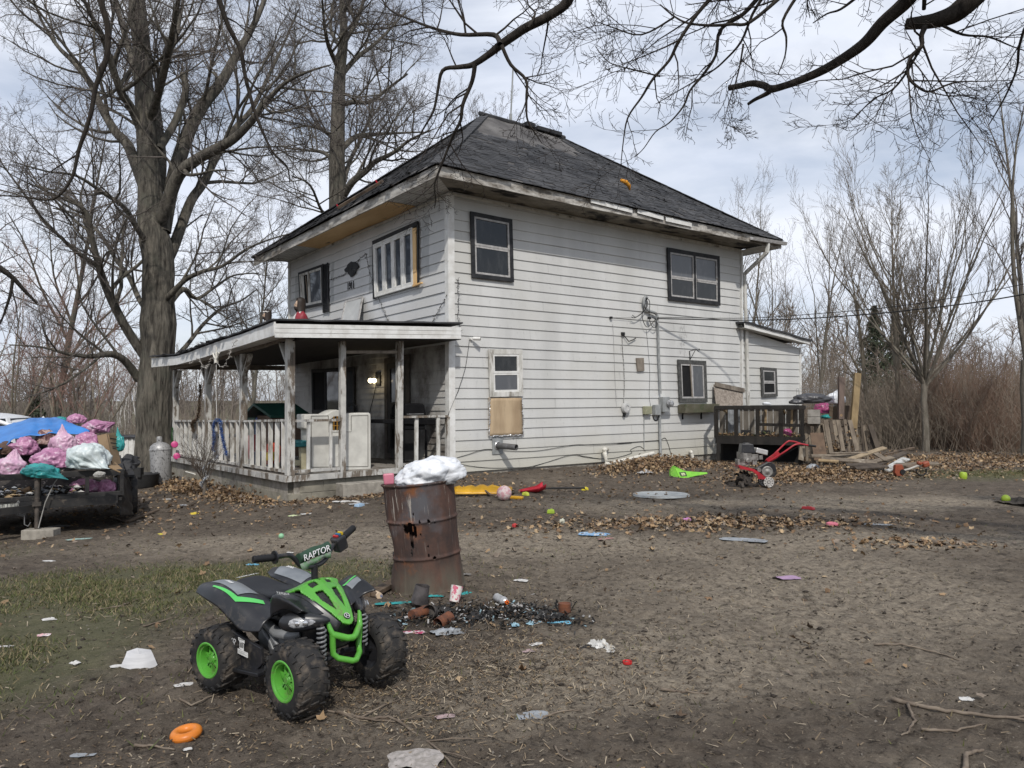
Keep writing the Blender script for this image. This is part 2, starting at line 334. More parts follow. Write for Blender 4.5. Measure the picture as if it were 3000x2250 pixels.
r4,at4,sl4=win('r',Q(quadP(RW,c5,[(778,350),(1057,365),(1072,772),(795,775)])),(M('worn_black_trim',(.05,.05,.048),(.1,.1,.095),rough=.8,sc=14),ALU),.1,split=('v',.48),panes=(DARK,GLC),label='slider window over the wooden planter box')
m=MB(); m.beam(at4(.45,.12,.045),at4(.42,.9,.045),.03,.02,(0,-1,0)); m.build('loose_strip',WOODG,r4)
win('r',Q(quadP(RW,c5,[(1605,425),(1757,437),(1768,715),(1615,722)])),(M('worn_black_trim',(.05,.05,.048)),ALU),.08,panes=(GLS,DARK),label='small window of the rear addition')
# stained plywood patch under the lower window, torn silver edges
qp=Q(quadP(RW,c4,[(660,792),(1012,795),(1026,1195),(656,1208)])); m=MB()
g=[[V((qp[3][0]*(1-s)*(1-t)+qp[2][0]*s*(1-t)+qp[0][0]*(1-s)*t+qp[1][0]*s*t,-.03-.012*mnoise.noise((s*3,t*3,.2)),(qp[3][1]*(1-s)+qp[2][1]*s)*(1-t)+(qp[0][1]*(1-s)+qp[1][1]*s)*t)) for s in np.linspace(0,1,9)] for t in np.linspace(0,1,12)]
m.grid(g); pp=m.build('plywood_patch',WETPLY,house,180,solid=-.02)
m=MB(); FOIL=M('torn_foil',(.6,.6,.6),(.3,.3,.3),sc=40,rough=.3,metal=.5)
for side in ([r[0] for r in g],[r[-1] for r in g],g[0]):
    pts=[]
    for i in range(len(side)-1):
        for k in range(5): p=side[i].lerp(side[i+1],k/5); pts.append(p+V((rnd.uniform(-.012,.012),-.03-rnd.uniform(0,.01),rnd.uniform(-.012,.012))))
    m.tube(pts,[rnd.uniform(.006,.016) for _ in pts],5)
m.build('torn_edge',FOIL,pp)
# front wall windows
qf=QF(quadP(FW,c1,[(570,1105),(792,1028),(800,1400),(590,1442)]))
rf,atf,slf=win('f',qf,(BLK,DWHT),.06,split=('v',.42),panes=(DARK,GLB),label='white slider window beside the black shutter',sw=.06)
m=MB(); m.beam(atf(.36,.1,.03),atf(.3,.85,.03),.03,.012,(-1,0,0)); m.build('curtain_edge',M('tan_cloth',(.25,.2,.15)),rf)
m=MB(); slf(m,.06,.2,.08,.92,.02,.03); m.build('jamb',DWHT,rf)
qs=QF(quadP(FW,c1,[(793,1023),(843,1010),(853,1468),(798,1475)])); m=MB()
def shut(s,t,o): return V((-o-.01,(qs[0][0]*(1-s)+qs[1][0]*s)*t+(qs[3][0]*(1-s)+qs[2][0]*s)*(1-t),(qs[0][1]*(1-s)+qs[1][1]*s)*t+(qs[3][1]*(1-s)+qs[2][1]*s)*(1-t)))
for a,b in ((0,.12),(.88,1)): m.add([shut(a,0,.03),shut(b,0,.03),shut(b,1,.03),shut(a,1,.03),shut(a,0,.06),shut(b,0,.06),shut(b,1,.06),shut(a,1,.06)],[(3,2,1,0),(4,5,6,7),(0,1,5,4),(1,2,6,5),(2,3,7,6),(3,0,4,7)])
for i in range(30):
    t=.02+i*.032; m.add([shut(.12,t,.058),shut(.88,t,.058),shut(.88,t+.03,.036),shut(.12,t+.03,.036)],[(0,1,2,3)])
m.add([shut(.05,.01,.032),shut(.95,.01,.032),shut(.95,.99,.032),shut(.05,.99,.032)],[(0,1,2,3)]); m.build('shutter',BLK,house)
q=QF(quadP(FW,c1,[(1272,850),(1640,685),(1648,1232),(1290,1335)]))
r3,at3,sl3=win('f',q,(WHT,WHT),.03,split=('n',4),panes=(GLB,GLB),label='four white casements with black header board',sw=.075,depth=.07)
m=MB(); k=QF(quadP(FW,c1,[(1265,815),(1683,628),(1683,672),(1268,850)])); P=lambda a,z,o:V((-o-.03,a,z))
m.add([P(*k[i],.02) for i in range(4)]+[P(*k[i],.06) for i in range(4)],[(3,2,1,0),(4,5,6,7),(0,1,5,4),(1,2,6,5),(2,3,7,6),(3,0,4,7)])
k=QF(quadP(FW,c1,[(1262,850),(1280,845),(1285,1345),(1270,1350)])); m.add([P(*k[i],.02) for i in range(4)]+[P(*k[i],.055) for i in range(4)],[(3,2,1,0),(4,5,6,7),(0,1,5,4),(1,2,6,5),(2,3,7,6),(3,0,4,7)])
k=QF(quadP(FW,c1,[(1677,650),(1688,640),(1692,1205),(1680,1210)])); m.add([P(*k[i],.02) for i in range(4)]+[P(*k[i],.05) for i in range(4)],[(3,2,1,0),(4,5,6,7),(0,1,5,4),(1,2,6,5),(2,3,7,6),(3,0,4,7)])
m.build('trim',BLK,r3)
k=QF(quadP(FW,c1,[(1640,700),(1672,690),(1674,1212),(1646,1222)])); m=MB(); m.add([P(*k[i],.025) for i in range(4)]+[P(*k[i],.06) for i in range(4)],[(3,2,1,0),(4,5,6,7),(0,1,5,4),(1,2,6,5),(2,3,7,6),(3,0,4,7)])
k=QF(quadP(FW,c1,[(1648,1222),(1728,1192),(1728,1205),(1650,1237)])); m.add([P(*k[i],.03) for i in range(4)]+[P(*k[i],.08) for i in range(4)],[(3,2,1,0),(4,5,6,7),(0,1,5,4),(1,2,6,5),(2,3,7,6),(3,0,4,7)])
m.build('bare_wood_jamb',PLY,r3)
# pale unfaded patches where shutters hung
PATCH=M('unfaded_siding',(.42,.425,.42),(.37,.375,.37),sc=4)
for a,b,zt,zb in ((7.62,7.34,4.9,4.1),(5.33,5.16,4.9,3.95),(.98,.72,5.1,3.95),(3.3,3.08,4.95,3.9)):
    m=MB(); z=math.ceil((zb-2.62)/.2032)*.2032+2.62
    while z<zt: m.add([fW(a,.028,z+.004),fW(b,.028,z+.004),fW(b,.0105,z+.198),fW(a,.0105,z+.198)],[(0,1,2,3)]); z+=.2032
    m.build('unfaded_patch',PATCH,house)
# big porch window + door
q=QF(quadP(FW,cp,[(1105,535),(1395,520),(1395,828),(1110,832)])); win('f',q,(BLK,BLK),.05,split=('n',3),panes=(DARK,GLB,GLB),label='wide dark window under the porch roof',depth=.05)
q=QF(quadP(FW,cp,[(1600,462),(1765,432),(1768,1128),(1602,1140)])); rd,atd_,sld=win('f',q,(M('dark_door_frame',(.1,.085,.07),(.06,.05,.04)),M('dark_door',(.05,.045,.04))),.12,name='door',split=('h',.5),panes=(GLC,DARK),label='dark front door with a glazed upper half',sw=.12)
m=MB(); m.box(atd_(.85,.47,.07),(.05,.05,.05)); m.build('handle',STEEL,rd,bevel=.01)
# roof ----------------------------------------------------------
E=[V((-.82,-.82,5.72)),V((9.92,-.82,5.69)),V((9.92,8.8,5.46)),V((-.82,8.7,5.45))]; RD=[V((3.71,4.02,9.04)),V((6.46,4.02,9.02))]
PL={'right':(E[0],E[1],RD[1],RD[0]),'front':(E[3],E[0],RD[0],RD[0]),'back':(E[1],E[2],RD[1],RD[1]),'left':(E[2],E[3],RD[0],RD[1])}
def rp(k,s,t,o=0):
    a,b,c,d=PL[k]; lo=a.lerp(b,s); hi=d.lerp(c,s); n=((b-a).cross((d-a) if k!='back' else (c-a))).normalized()
    return lo.lerp(hi,t)+n*o
m=MB()
for k in PL:
    g=[[rp(k,s,t,.03+.02*mnoise.noise((s*9+len(k),t*7,.3))-.05*math.sin(PI*t)*(.6 if k!='back' else .2)) for s in np.linspace(0,1,33)] for t in np.linspace(0,1,25)]
    m.grid(g)
roof=m.build('roof',TAR,house,50)
def rsurf(k,s,t,o): return rp(k,s,t,.03+.02*mnoise.noise((s*9+len(k),t*7,.3))-.05*math.sin(PI*t)*.6+o)
m=MB()
for k,n_,W_,tm in (('right',42,10.7,.62),('front',42,9.5,.95)):
    for i in range(n_):
        t=i/n_*.98; s=rnd.uniform(0,.02)
        while s<1:
            w_=.3/(W_*(1-t*.72))*rnd.uniform(.5,1.2) if k=='right' else .3/(W_*(1-t))*rnd.uniform(.5,1.4)
            s2=min(s+w_,1); lim=tm+.13*mnoise.noise((s*4,2.2,0))+.07*mnoise.noise((s*19,5.2,0))+(.34*ss(.45,.95,s) if k=='right' else 0)
            if t<lim and rnd.random()>(.06 if k=='right' else .3):
                e=(1/n_)*rnd.uniform(1.05,1.35); lift=.012+abs(rnd.gauss(0,.012 if k=='right' else .008)); j=rnd.uniform(-.004,.004)
                a,b=rsurf(k,s,max(0,t+j)-.006,lift),rsurf(k,s2,max(0,t-j)-.006,lift+rnd.uniform(-.006,.012)); c,d=rsurf(k,s2,min(t+e,1),.006),rsurf(k,s,min(t+e,1),.006)
                dn=(a-d).normalized()*0; base=V((0,0,-lift*.9))
                m.add([a,b,c,d,a+base,b+base],[(0,1,2,3),(4,5,1,0)])
            s=s2+.0008
m.build('shingles',SHI,roof)
m=MB(); m.tube([RD[0]+V((-.15,0,.06)),RD[1]+V((.1,0,.06))],.06,6)
for a,b in ((E[0],RD[0]),(E[1],RD[1]),(E[3],RD[0]),(E[2],RD[1])):
    n=16
    for i in range(n):
        p=a.lerp(b,i/n)+V((0,0,.03)); q_=a.lerp(b,(i+1.1)/n)+V((0,0,.025)); d=(q_-p).normalized(); m.beam(p,q_,.22,.02)
m.build('ridge_cap',SHI,roof)
m=MB(); m.box((5.9,4.02,9.1),(.9,.3,.12)); m.box((5.2,4.0,9.12),(.3,.28,.14)); m.build('vent_cap',BLK,roof,bevel=.02)
# eaves: fascia + soffit
def strip(mb,a,b,z0,z1,th,inn,n=14,jit=.006,seed=0):
    a=V(a);b=V(b); r=random.Random(seed); rows=[[],[],[],[]]
    for i in range(n+1):
        p=a.lerp(b,i/n); j=r.uniform(-jit,jit)
        rows[0].append(V((p.x,p.y,p.z+z0+j))); rows[1].append(V((p.x,p.y,p.z+z1))); rows[2].append(V((p.x,p.y,p.z+z1))+V(inn)*th); rows[3].append(V((p.x,p.y,p.z+z0+j))+V(inn)*th)
    rows.append(rows[0]); mb.grid(rows)
m=MB(); strip(m,(-.79,-.79,5.7),(9.9,-.79,5.67),-.165,.025,.03,(0,1,0),seed=1); strip(m,(-.79,8.66,5.43),(-.79,-.79,5.7),-.18,.025,.03,(1,0,0),seed=2)
strip(m,(9.89,-.79,5.67),(9.89,8.7,5.45),-.165,-.005,.03,(-1,0,0)); m.build('fascia',PEELF,house)
m=MB()
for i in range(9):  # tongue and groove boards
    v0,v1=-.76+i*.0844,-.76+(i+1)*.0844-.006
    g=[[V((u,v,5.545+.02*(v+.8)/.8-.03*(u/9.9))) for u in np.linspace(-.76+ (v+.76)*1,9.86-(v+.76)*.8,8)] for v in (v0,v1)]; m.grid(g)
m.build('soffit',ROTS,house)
m=MB()
for i in range(9):
    u0,u1=-.76+i*.0844,-.76+(i+1)*.0844-.006
    m.grid([[V((u,v,5.555-.185*(v/8.5))) for v in np.linspace(-.76+(u+.76),8.6-(u+.76)*.7,8)] for u in (u0,u1)])
m.build('soffit',SOFF,house)
m=MB(); m.grid([[V((9.9-(u),v,5.5-.02*v)) for v in np.linspace(-.75,8.6,5)] for u in (0.02,.7)]); m.build('soffit',SOFF,house)
m=MB(); zz=lambda u,v:5.532-.185*(v/8.5)+.012*math.sin(v*2.1)
m.grid([[V((u,v,zz(u,v))) for v in np.linspace(1.25,6.0,12)] for u in (-.75,-.4,-.03)]); m.build('soffit_plywood',PLY,house,solid=.012)
m=MB(); m.beam((.0,.02,5.5),(9.2,-.02,5.49),.06,.06); m.beam((-.02,0,5.48),(-.02,8,5.33),.05,.05); m.build('frieze',SOFF,house)
m=MB()
def eavebit(x0,y0,x1,y1):
    a=RW(x0,y0,-.83); b=RW(x1,y1,-.83); a=a+V((0,0,.03));b=b+V((0,0,.03)); m.add([a,b,b+V((0,.16,.125)),a+V((0,.16,.125)),a+V((0,0,-.09)),b+V((0,0,-.09))],[(0,1,2,3),(4,5,1,0)])
eavebit(1731,585,1853,616); eavebit(1868,616,1944,637); eavebit(1951,640,2027,657); m.build('drip_edge',WHT,roof,solid=.006)
# gutter + downspout
m=MB(); a=RW(2198,700,-.83); b=RW(2296,716,-.83); pr=[(0,0),(.0,-.09),(-.09,-.1),(-.12,-.02),(-.115,-.02),(-.085,-.09),(-.005,-.085)]
for i in range(len(pr)):
    p,q_=pr[i],pr[(i+1)%len(pr)]; m.add([a+V((0,p[0],p[1]+.06)),b+V((0,p[0],p[1]+.06)),b+V((0,q_[0],q_[1]+.06)),a+V((0,q_[0],q_[1]+.06))],[(0,1,2,3)])
m.build('gutter',ALU,house)
t=RW(2250,712,-.86); e1=RW(2247,742,-.84); e2=RW(2181,803,-.07); e3=RW(2196,1215,-.07)
m=MB(); m.beam(t,e1,.07,.09,(0,1,0)); m.beam(e1+V((0,0,.02)),e2,.07,.09,(0,0,1)); m.beam(e2+V((0,0,.03)),V((e3.x,e3.y,.2)),.09,.065,(0,-1,0)); m.build('downspout',DWHT,house,bevel=.012)
# rear addition --------------------------------------------------
add_=bpy.data.objects.new('addition',None); COL.objects.link(add_); add_.parent=house
tf=lambda u:3.42-(u-9.2)*.155
m=MB(); lap(m,9.27,11.93,lambda u,o,z:(u+.06*(z-1.5)/1.6*(1 if u>11.8 else 0),-o,z),.15,3.5,seed=8,topf=tf); m.build('side_wall',SID,add_)
m=MB(); m.hexa([(9.2,.0,.1),(11.95,0,.1),(11.95,4.8,.0),(9.2,4.8,0)],[(9.2,0,3.4),(11.98,0,2.98),(11.98,4.8,2.95),(9.2,4.8,3.4)]); m.build('light_stop_box',SID,add_)  # same added box inside the addition, stops light leaking
m=MB(); m.beam((11.97,-.02,.1),(11.98,-.02,3.0),.06,.06); m.build('corner_trim',WHT,add_)
a,b=RW(2182,944,-.3),RW(2372,997,-.3); m=MB(); m.hexa([a+V((0,0,-.14)),b+V((0,0,-.11)),b+V((0,.02,-.11)),a+V((0,.02,-.14))],[a,b,b+V((0,.02,0)),a+V((0,.02,0))]); m.build('fascia',WHT,add_)
m=MB(); m.grid([[a+V((0,0,-.13)),b+V((0,0,-.1))],[a+V((0,.3,-.13)),b+V((0,.3,-.1))]]); m.build('soffit',SOFF,add_)
m=MB(); g=[[V((a.x+(b.x-a.x+.1)*i/12,v,a.z+.02+(b.z-a.z-.02)*i/12+rnd.uniform(0,.025))) for i in range(13)] for v in np.linspace(-.34,5,8)]; m.grid(g); m.build('roof',SHI,add_,solid=.05)
# porch ------------------------------------------------------------
por=bpy.data.objects.new('porch',None); COL.objects.link(por); por.parent=house
dz=lambda v:.305-.0145*v
m=MB(); DECK=peel('worn_deck_paint',(.3,.28,.25),(.17,.14,.115),.42,.6,6,(1,.3,1))
for i in range(25):
    u0=-3.26+i*.13; m.hexa([(u0,-.1,dz(0)-.05),(u0+.126,-.1,dz(0)-.05),(u0+.126,7.5,dz(7.5)-.05),(u0,7.5,dz(7.5)-.05)],[(u0,-.1,dz(0)),(u0+.126,-.1,dz(0)),(u0+.126,7.5,dz(7.5)),(u0,7.5,dz(7.5))])
m.build('deck',DECK,por)
m=MB()
m.beam((-3.27,-.13,dz(0)-.05),(-3.27,7.53,dz(7.5)-.05),.03,.1); m.beam((-3.28,-.115,dz(0)-.05),(0,-.115,dz(0)-.02),.03,.1); m.build('deck_edge',PEEL,por)
m=MB()
for row in range(4):
    for i in range(-1,20):
        v0=i*.41+(.2 if row%2 else 0); v1=min(v0+.4,7.4); v0=max(v0,-.05)
        if v1-v0<.05: continue
        zt=dz(v0)-.105-row*.205; j=rnd.uniform(-.004,.004); m.box((-3.2+.1+j,(v0+v1)/2,zt-.099),(.2,v1-v0,.197))
    for i in range(-1,9):
        u0=-3.2+.205+i*.41+(.2 if row%2 else 0); u1=min(u0+.4,-.02); u0=max(u0,-2.995)
        if u1-u0<.05: continue
        m.box(((u0+u1)/2,-.05+.1+rnd.uniform(-.004,.004),dz(0)-.105-row*.205-.099),(u1-u0,.2,.197))
m.build('block_base',CMU,por,bevel=.006)
m=MB(); m.box((-3.1,3.6,-.2),(.2,7.2,.8)); m.box((-1.6,.06,-.15),(3.0,.19,.75)); m.build('mortar_core',CONC,por)
PU=-3.17
posts=[(PU,-.03,2.56,.13),(PU,2.3,2.43,.12),(PU,4.55,2.33,.12),(PU,7.2,2.28,.12),(-2.23,-.02,2.6,.1),(-1.12,-.02,2.66,.11)]
for i,(u,v,zt,w_) in enumerate(posts):
    m=MB(); l=.04 if i==5 else .02*(i%2); m.hexa([(u-w_/2,v-w_/2,dz(v)),(u+w_/2,v-w_/2,dz(v)),(u+w_/2,v+w_/2,dz(v)),(u-w_/2,v+w_/2,dz(v))],[(u-w_/2+l*.5,v-w_/2,zt),(u+w_/2+l*.5,v-w_/2,zt),(u+w_/2+l*.5,v+w_/2,zt),(u-w_/2+l*.5,v+w_/2,zt)])
    m.build('post',PEEL,por,bevel=.008)
m=MB(); m.box((-.07,-.02,.75),(.06,.09,.95)); m.build('post',PEEL,por,bevel=.005)
m=MB()
for (u,v,zt,w_) in posts[:4]:
    for s in (-1,1):
        if v<0 and s<0 or v>7 and s>0: continue
        m=MB(); m.beam((u,v+s*.05,zt-.42),(u,v+s*.4,zt-.03),.045,.09,(1,0,0)); m.build('brace',PEEL,por)
m=MB(); m.beam((PU,-.1,2.64),(PU,3.4,2.48),.1,.17); m.beam((PU,3.4,2.48),(PU,7.5,2.37),.1,.17); m.beam((PU,-.02,2.66),(-.03,-.02,2.76),.1,.14); m.beam((-.15,7.3,2.4),(PU,7.3,2.36),.08,.12)
m.beam((-2.2,-.02,2.38),(-1.1,-.02,2.42),.04,.05); m.build('beam',WOODG,por)
fr=[(-.45,2.79,2.57),(.3,2.745,2.54),(1.1,2.70,2.50),(2.2,2.665,2.46),(3.35,2.61,2.40),(4.4,2.55,2.36),(5.4,2.52,2.33),(6.6,2.55,2.345),(7.69,2.575,2.355)]
m=MB()
for i in range(len(fr)-1):
    a,b=fr[i],fr[i+1]; m.hexa([(-3.6,a[0],a[2]),(-3.6,b[0],b[2]),(-3.57,b[0],b[2]),(-3.57,a[0],a[2])],[(-3.6,a[0],a[1]),(-3.6,b[0],b[1]),(-3.57,b[0],b[1]),(-3.57,a[0],a[1])])
for k in range(3): z=.225-.075*k; m.beam((-3.588,-.456,2.57+z-.07),(-.05,-.456,2.71+z-.07),.02,.069,(0,0,1))
m.build('fascia',WHT,por)
m=MB()
for i in range(34):
    v0=-.42+i*.238; f0=np.interp(v0,[q[0] for q in fr],[q[2] for q in fr]); f1=np.interp(v0+.23,[q[0] for q in fr],[q[2] for q in fr])
    m.add([V((-3.57,v0,f0+.02)),V((-3.57,v0+.23,f1+.02)),V((-3.12,v0+.23,f1+.05)),V((-3.12,v0,f0+.05))],[(0,1,2,3)])
m.build('soffit',SOFF,por)
m=MB(); m.grid([[V((u,v,2.52+(u+3.2)*.045-.02*v)) for v in np.linspace(-.4,7.8,9)] for u in (-3.15,-1.5,-.01)]); m.build('ceiling',M('dark_ceiling',(.035,.03,.027),(.02,.018,.016),rough=.9),por,solid=.02)  # porch ceiling in a near-black brown
m=MB()
def prz(u,v): return float(np.interp(v,[q[0] for q in fr],[q[1] for q in fr]))+(u+3.6)*.042+.02
g=[[V((u,v,prz(u,v)+.018*mnoise.noise((u*2,v*2,1.))+rnd.uniform(0,.012))) for v in np.linspace(-.47,7.74,50)] for u in np.linspace(-3.64,-.01,14)]; m.grid(g); m.build('porch_roof',SHI,por,solid=.025)
m=MB(); 
for k in range(26):
    v=rnd.uniform(2,7.6); z=prz(-3.62,v)+.012; m.box((-3.62+rnd.uniform(-.02,.02),v,z+.01),(.16,rnd.uniform(.08,.25),.012),(rnd.uniform(-.25,.25),rnd.uniform(-.35,.2),rnd.uniform(-.3,.3)))
kind(m.build('torn_shingles',SHI,por),'stuff')
# railings
def rail(a,b,zt,n,by_u,label=None,skip=(),w1=.035,w2=.075):
    m=MB(); a=V(a);b=V(b); m.beam(a+V((0,0,zt[0])),b+V((0,0,zt[1])),.09,.04); m.build('top_rail',PEEL,por); m=MB(); m.beam(a+V((0,0,.06)),b+V((0,0,.06)),.07,.045); m.build('bottom_rail',PEEL,por)
    for i in range(n):
        if i in skip: continue
        p=a.lerp(b,(i+.6)/n); z0=.04; z1=zt[0]+(zt[1]-zt[0])*(i+.6)/n-.02; m=MB(); d=(w2,w1) if by_u else (w1,w2)
        k=rnd.uniform(-.02,.02); m.hexa([p+V((-d[0]/2,-d[1]/2,z0)),p+V((d[0]/2,-d[1]/2,z0)),p+V((d[0]/2,d[1]/2,z0)),p+V((-d[0]/2,d[1]/2,z0))],[p+V((-d[0]/2+k,-d[1]/2+k,z1)),p+V((d[0]/2+k,-d[1]/2+k,z1)),p+V((d[0]/2+k,d[1]/2+k,z1)),p+V((-d[0]/2+k,d[1]/2+k,z1))]); m.build('baluster',DWHT,por,bevel=.004)
rail((PU,.05,dz(0)),(PU,2.24,dz(2.2)),(.91,.88),7,True); rail((PU,2.36,dz(2.3)),(PU,4.5,dz(4.4)),(.88,.87),6,True); rail((PU,4.6,dz(4.5)),(PU,7.15,dz(7)),(.87,.86),7,True)
rail((-3.1,-.03,dz(0)),(-2.29,-.03,dz(0)),(.9,.9),2,False,w1=.05,w2=.04); rail((-1.05,-.03,dz(0)),(-.09,-.03,dz(0)),(.93,.93),2,False,w1=.07,w2=.04)
# ================================================================ ground
rg=np.random.default_rng(5)
rs=[.0,.35,.8,1.2]; r_=1.55
while r_<34: rs.append(r_); r_*=1.0066
while r_<3500: rs.append(r_); r_*=1.12
rs=np.array(rs[1:])
th=np.concatenate([np.linspace(-PI*.5-R(48),-PI*.5+R(48),560),np.linspace(-PI*.5+R(48),PI*1.5-R(48),60)[1:-1]])+PI
TH,RR=np.meshgrid(th,rs); X=RR*np.cos(TH); Y=RR*np.sin(TH)
def vnoise(x,y,f,seed):
    """cheap value noise"""
    g=np.random.default_rng(seed).random((256,256)); x=x*f; y=y*f; xi=np.floor(x).astype(int); yi=np.floor(y).astype(int); fx=x-xi; fy=y-yi; fx=fx*fx*(3-2*fx); fy=fy*fy*(3-2*fy)
    a=g[xi%256,yi%256];b=g[(xi+1)%256,yi%256];c=g[xi%256,(yi+1)%256];d=g[(xi+1)%256,(yi+1)%256]
    return (a*(1-fx)+b*fx)*(1-fy)+(c*(1-fx)+d*fx)*fy
def rough(x,y):
    r=np.hypot(x,y); k=np.clip(30/np.maximum(r,1),0,1)
    return (.05*(vnoise(x,y,.55,1)-.5)+.034*(vnoise(x,y,1.7,2)-.5)+.028*(vnoise(x,y,4.5,3)-.5)+.024*(vnoise(x,y,11,4)-.5)+.018*(vnoise(x,y,27,8)-.5)*np.clip(9/np.maximum(r,1),0,1))*k
Z=gz(X,Y)+rough(X,Y)
def ell(x,y,c,rx,ry,ang=0):
    dx=x-c[0]; dy=y-c[1]; a=math.cos(ang); b=math.sin(ang); return np.exp(-((dx*a+dy*b)/rx)**2-((-dx*b+dy*a)/ry)**2)
GRASS=[((-3.6,6.3),1.7,.9,.15),((-3.1,4.6),.8,.9,0),((11,15.3),3.5,1.0,.1),((-9,8),3,1,.2),((-2.3,6.9),1.1,.6,0)]
gm=sum(ell(X,Y,*g) for g in GRASS)
far=ss(26,40,RR)
DRY=[((2.5,6.2),2.2,1.5,.2),((5,11.4),4.5,.8,.05),((.6,4.3),1.2,.5,.3),((-2.2,8.6),2.6,.9,-.1),((1.6,2.9),1.3,.35,.2),((4.2,8.3),1.8,.6,0),((.2,8.2),1.2,.7,0)]
dm=sum(.8*ell(X,Y,*g) for g in DRY)
BURN=[((-.1,5.5),.42,.3,0),((-.6,5.35),.4,.25,0),((.25,5.35),.3,.16,0)]
bm_=sum(ell(X,Y,*g) for g in BURN)
nr,nth=X.shape
vid=np.arange(nr*nth).reshape(nr,nth); nx=np.roll(vid,-1,axis=1)
fc=np.stack([vid[:-1],vid[1:],nx[1:],nx[:-1]],-1).reshape(-1,4)
vs=np.stack([X,Y,Z],-1).reshape(-1,3)
q=NB('bare_dirt'); q.set(Roughness=.95); q.b.inputs['Specular IOR Level'].default_value=.15
at_=q.n('ShaderNodeVertexColor',layer_name='zone'); sp=q.n('ShaderNodeSeparateColor'); q.l(at_.outputs[0],sp.inputs[0])
a=q.noise(.55,9,.66,dist=.3); b=q.noise(3.4,9,.7,loc=(3,1,0)); c=q.noise(19,9,.72,loc=(0,7,0)); d=q.noise(75,6,.75); e=q.noise(9,6,.6,(1,3.5,1),loc=(9,2,0))
m6=q.noise(6,11,.78,loc=(1,4,2)); m14=q.noise(15,11,.8,loc=(7,1,3)); m30=q.noise(38,6,.75,loc=(2,5,8)); m11=q.noise(12,9,.7,loc=(5,5,5))
base=q.mix(q.ramp(m6,.40,.6),(.066,.053,.042),(.135,.112,.089))
base=q.mix(q.math('MULTIPLY',q.ramp(b,.42,.62),.4),base,(.15,.122,.095))
dry=q.ramp(q.math('ADD',q.math('MULTIPLY',a,.75),q.math('MULTIPLY',q.math('SUBTRACT',sp.outputs[1],.22),.5)),.29,.56)
base=q.mix(q.math('MULTIPLY',dry,q.math('ADD',q.math('MULTIPLY',q.ramp(m14,.4,.58),.72),.18)),base,(.31,.265,.205))
base=q.mix(q.math('MULTIPLY',q.ramp(m11,.54,.64),.8),base,(.037,.03,.024))
base=q.mix(q.math('MULTIPLY',q.ramp(m30,.58,.68),.65),base,(.33,.285,.22))
base=q.mix(q.math('MULTIPLY',q.ramp(q.noise(30,6,.75,loc=(9,9,1)),.58,.66),.7),base,(.03,.024,.019))
gmix=q.ramp(q.math('MULTIPLY',sp.outputs[0],q.math('ADD',c,.35)),.16,.55)
base=q.mix(q.math('MULTIPLY',gmix,.5),base,(.11,.12,.055))
base=q.mix(q.math('MULTIPLY',sp.outputs[2],q.ramp(b,.3,.6)),base,(.016,.015,.014))
q.col(base); q.bump(q.math('ADD',q.math('MULTIPLY',c,1.),q.math('MULTIPLY',d,.55)),.9,.03)
gr=npmesh('ground',vs,fc,q.m,smooth=180); kind(gr,'structure')
ca=gr.data.color_attributes.new('zone','FLOAT_COLOR','POINT')
col=np.ones((nr*nth,4),np.float32); col[:,0]=np.clip(gm+far*.5,0,1).ravel(); col[:,1]=np.clip(dm,0,1).ravel(); col[:,2]=np.clip(bm_,0,1).ravel(); ca.data.foreach_set('color',col.ravel())
def ground(x,y): return float(gz(x,y)+rough(np.array(x),np.array(y)))
def gpt(px,py,up=0):
    P=gp(px,py); return V((P.x,P.y,ground(P.x,P.y)+up))
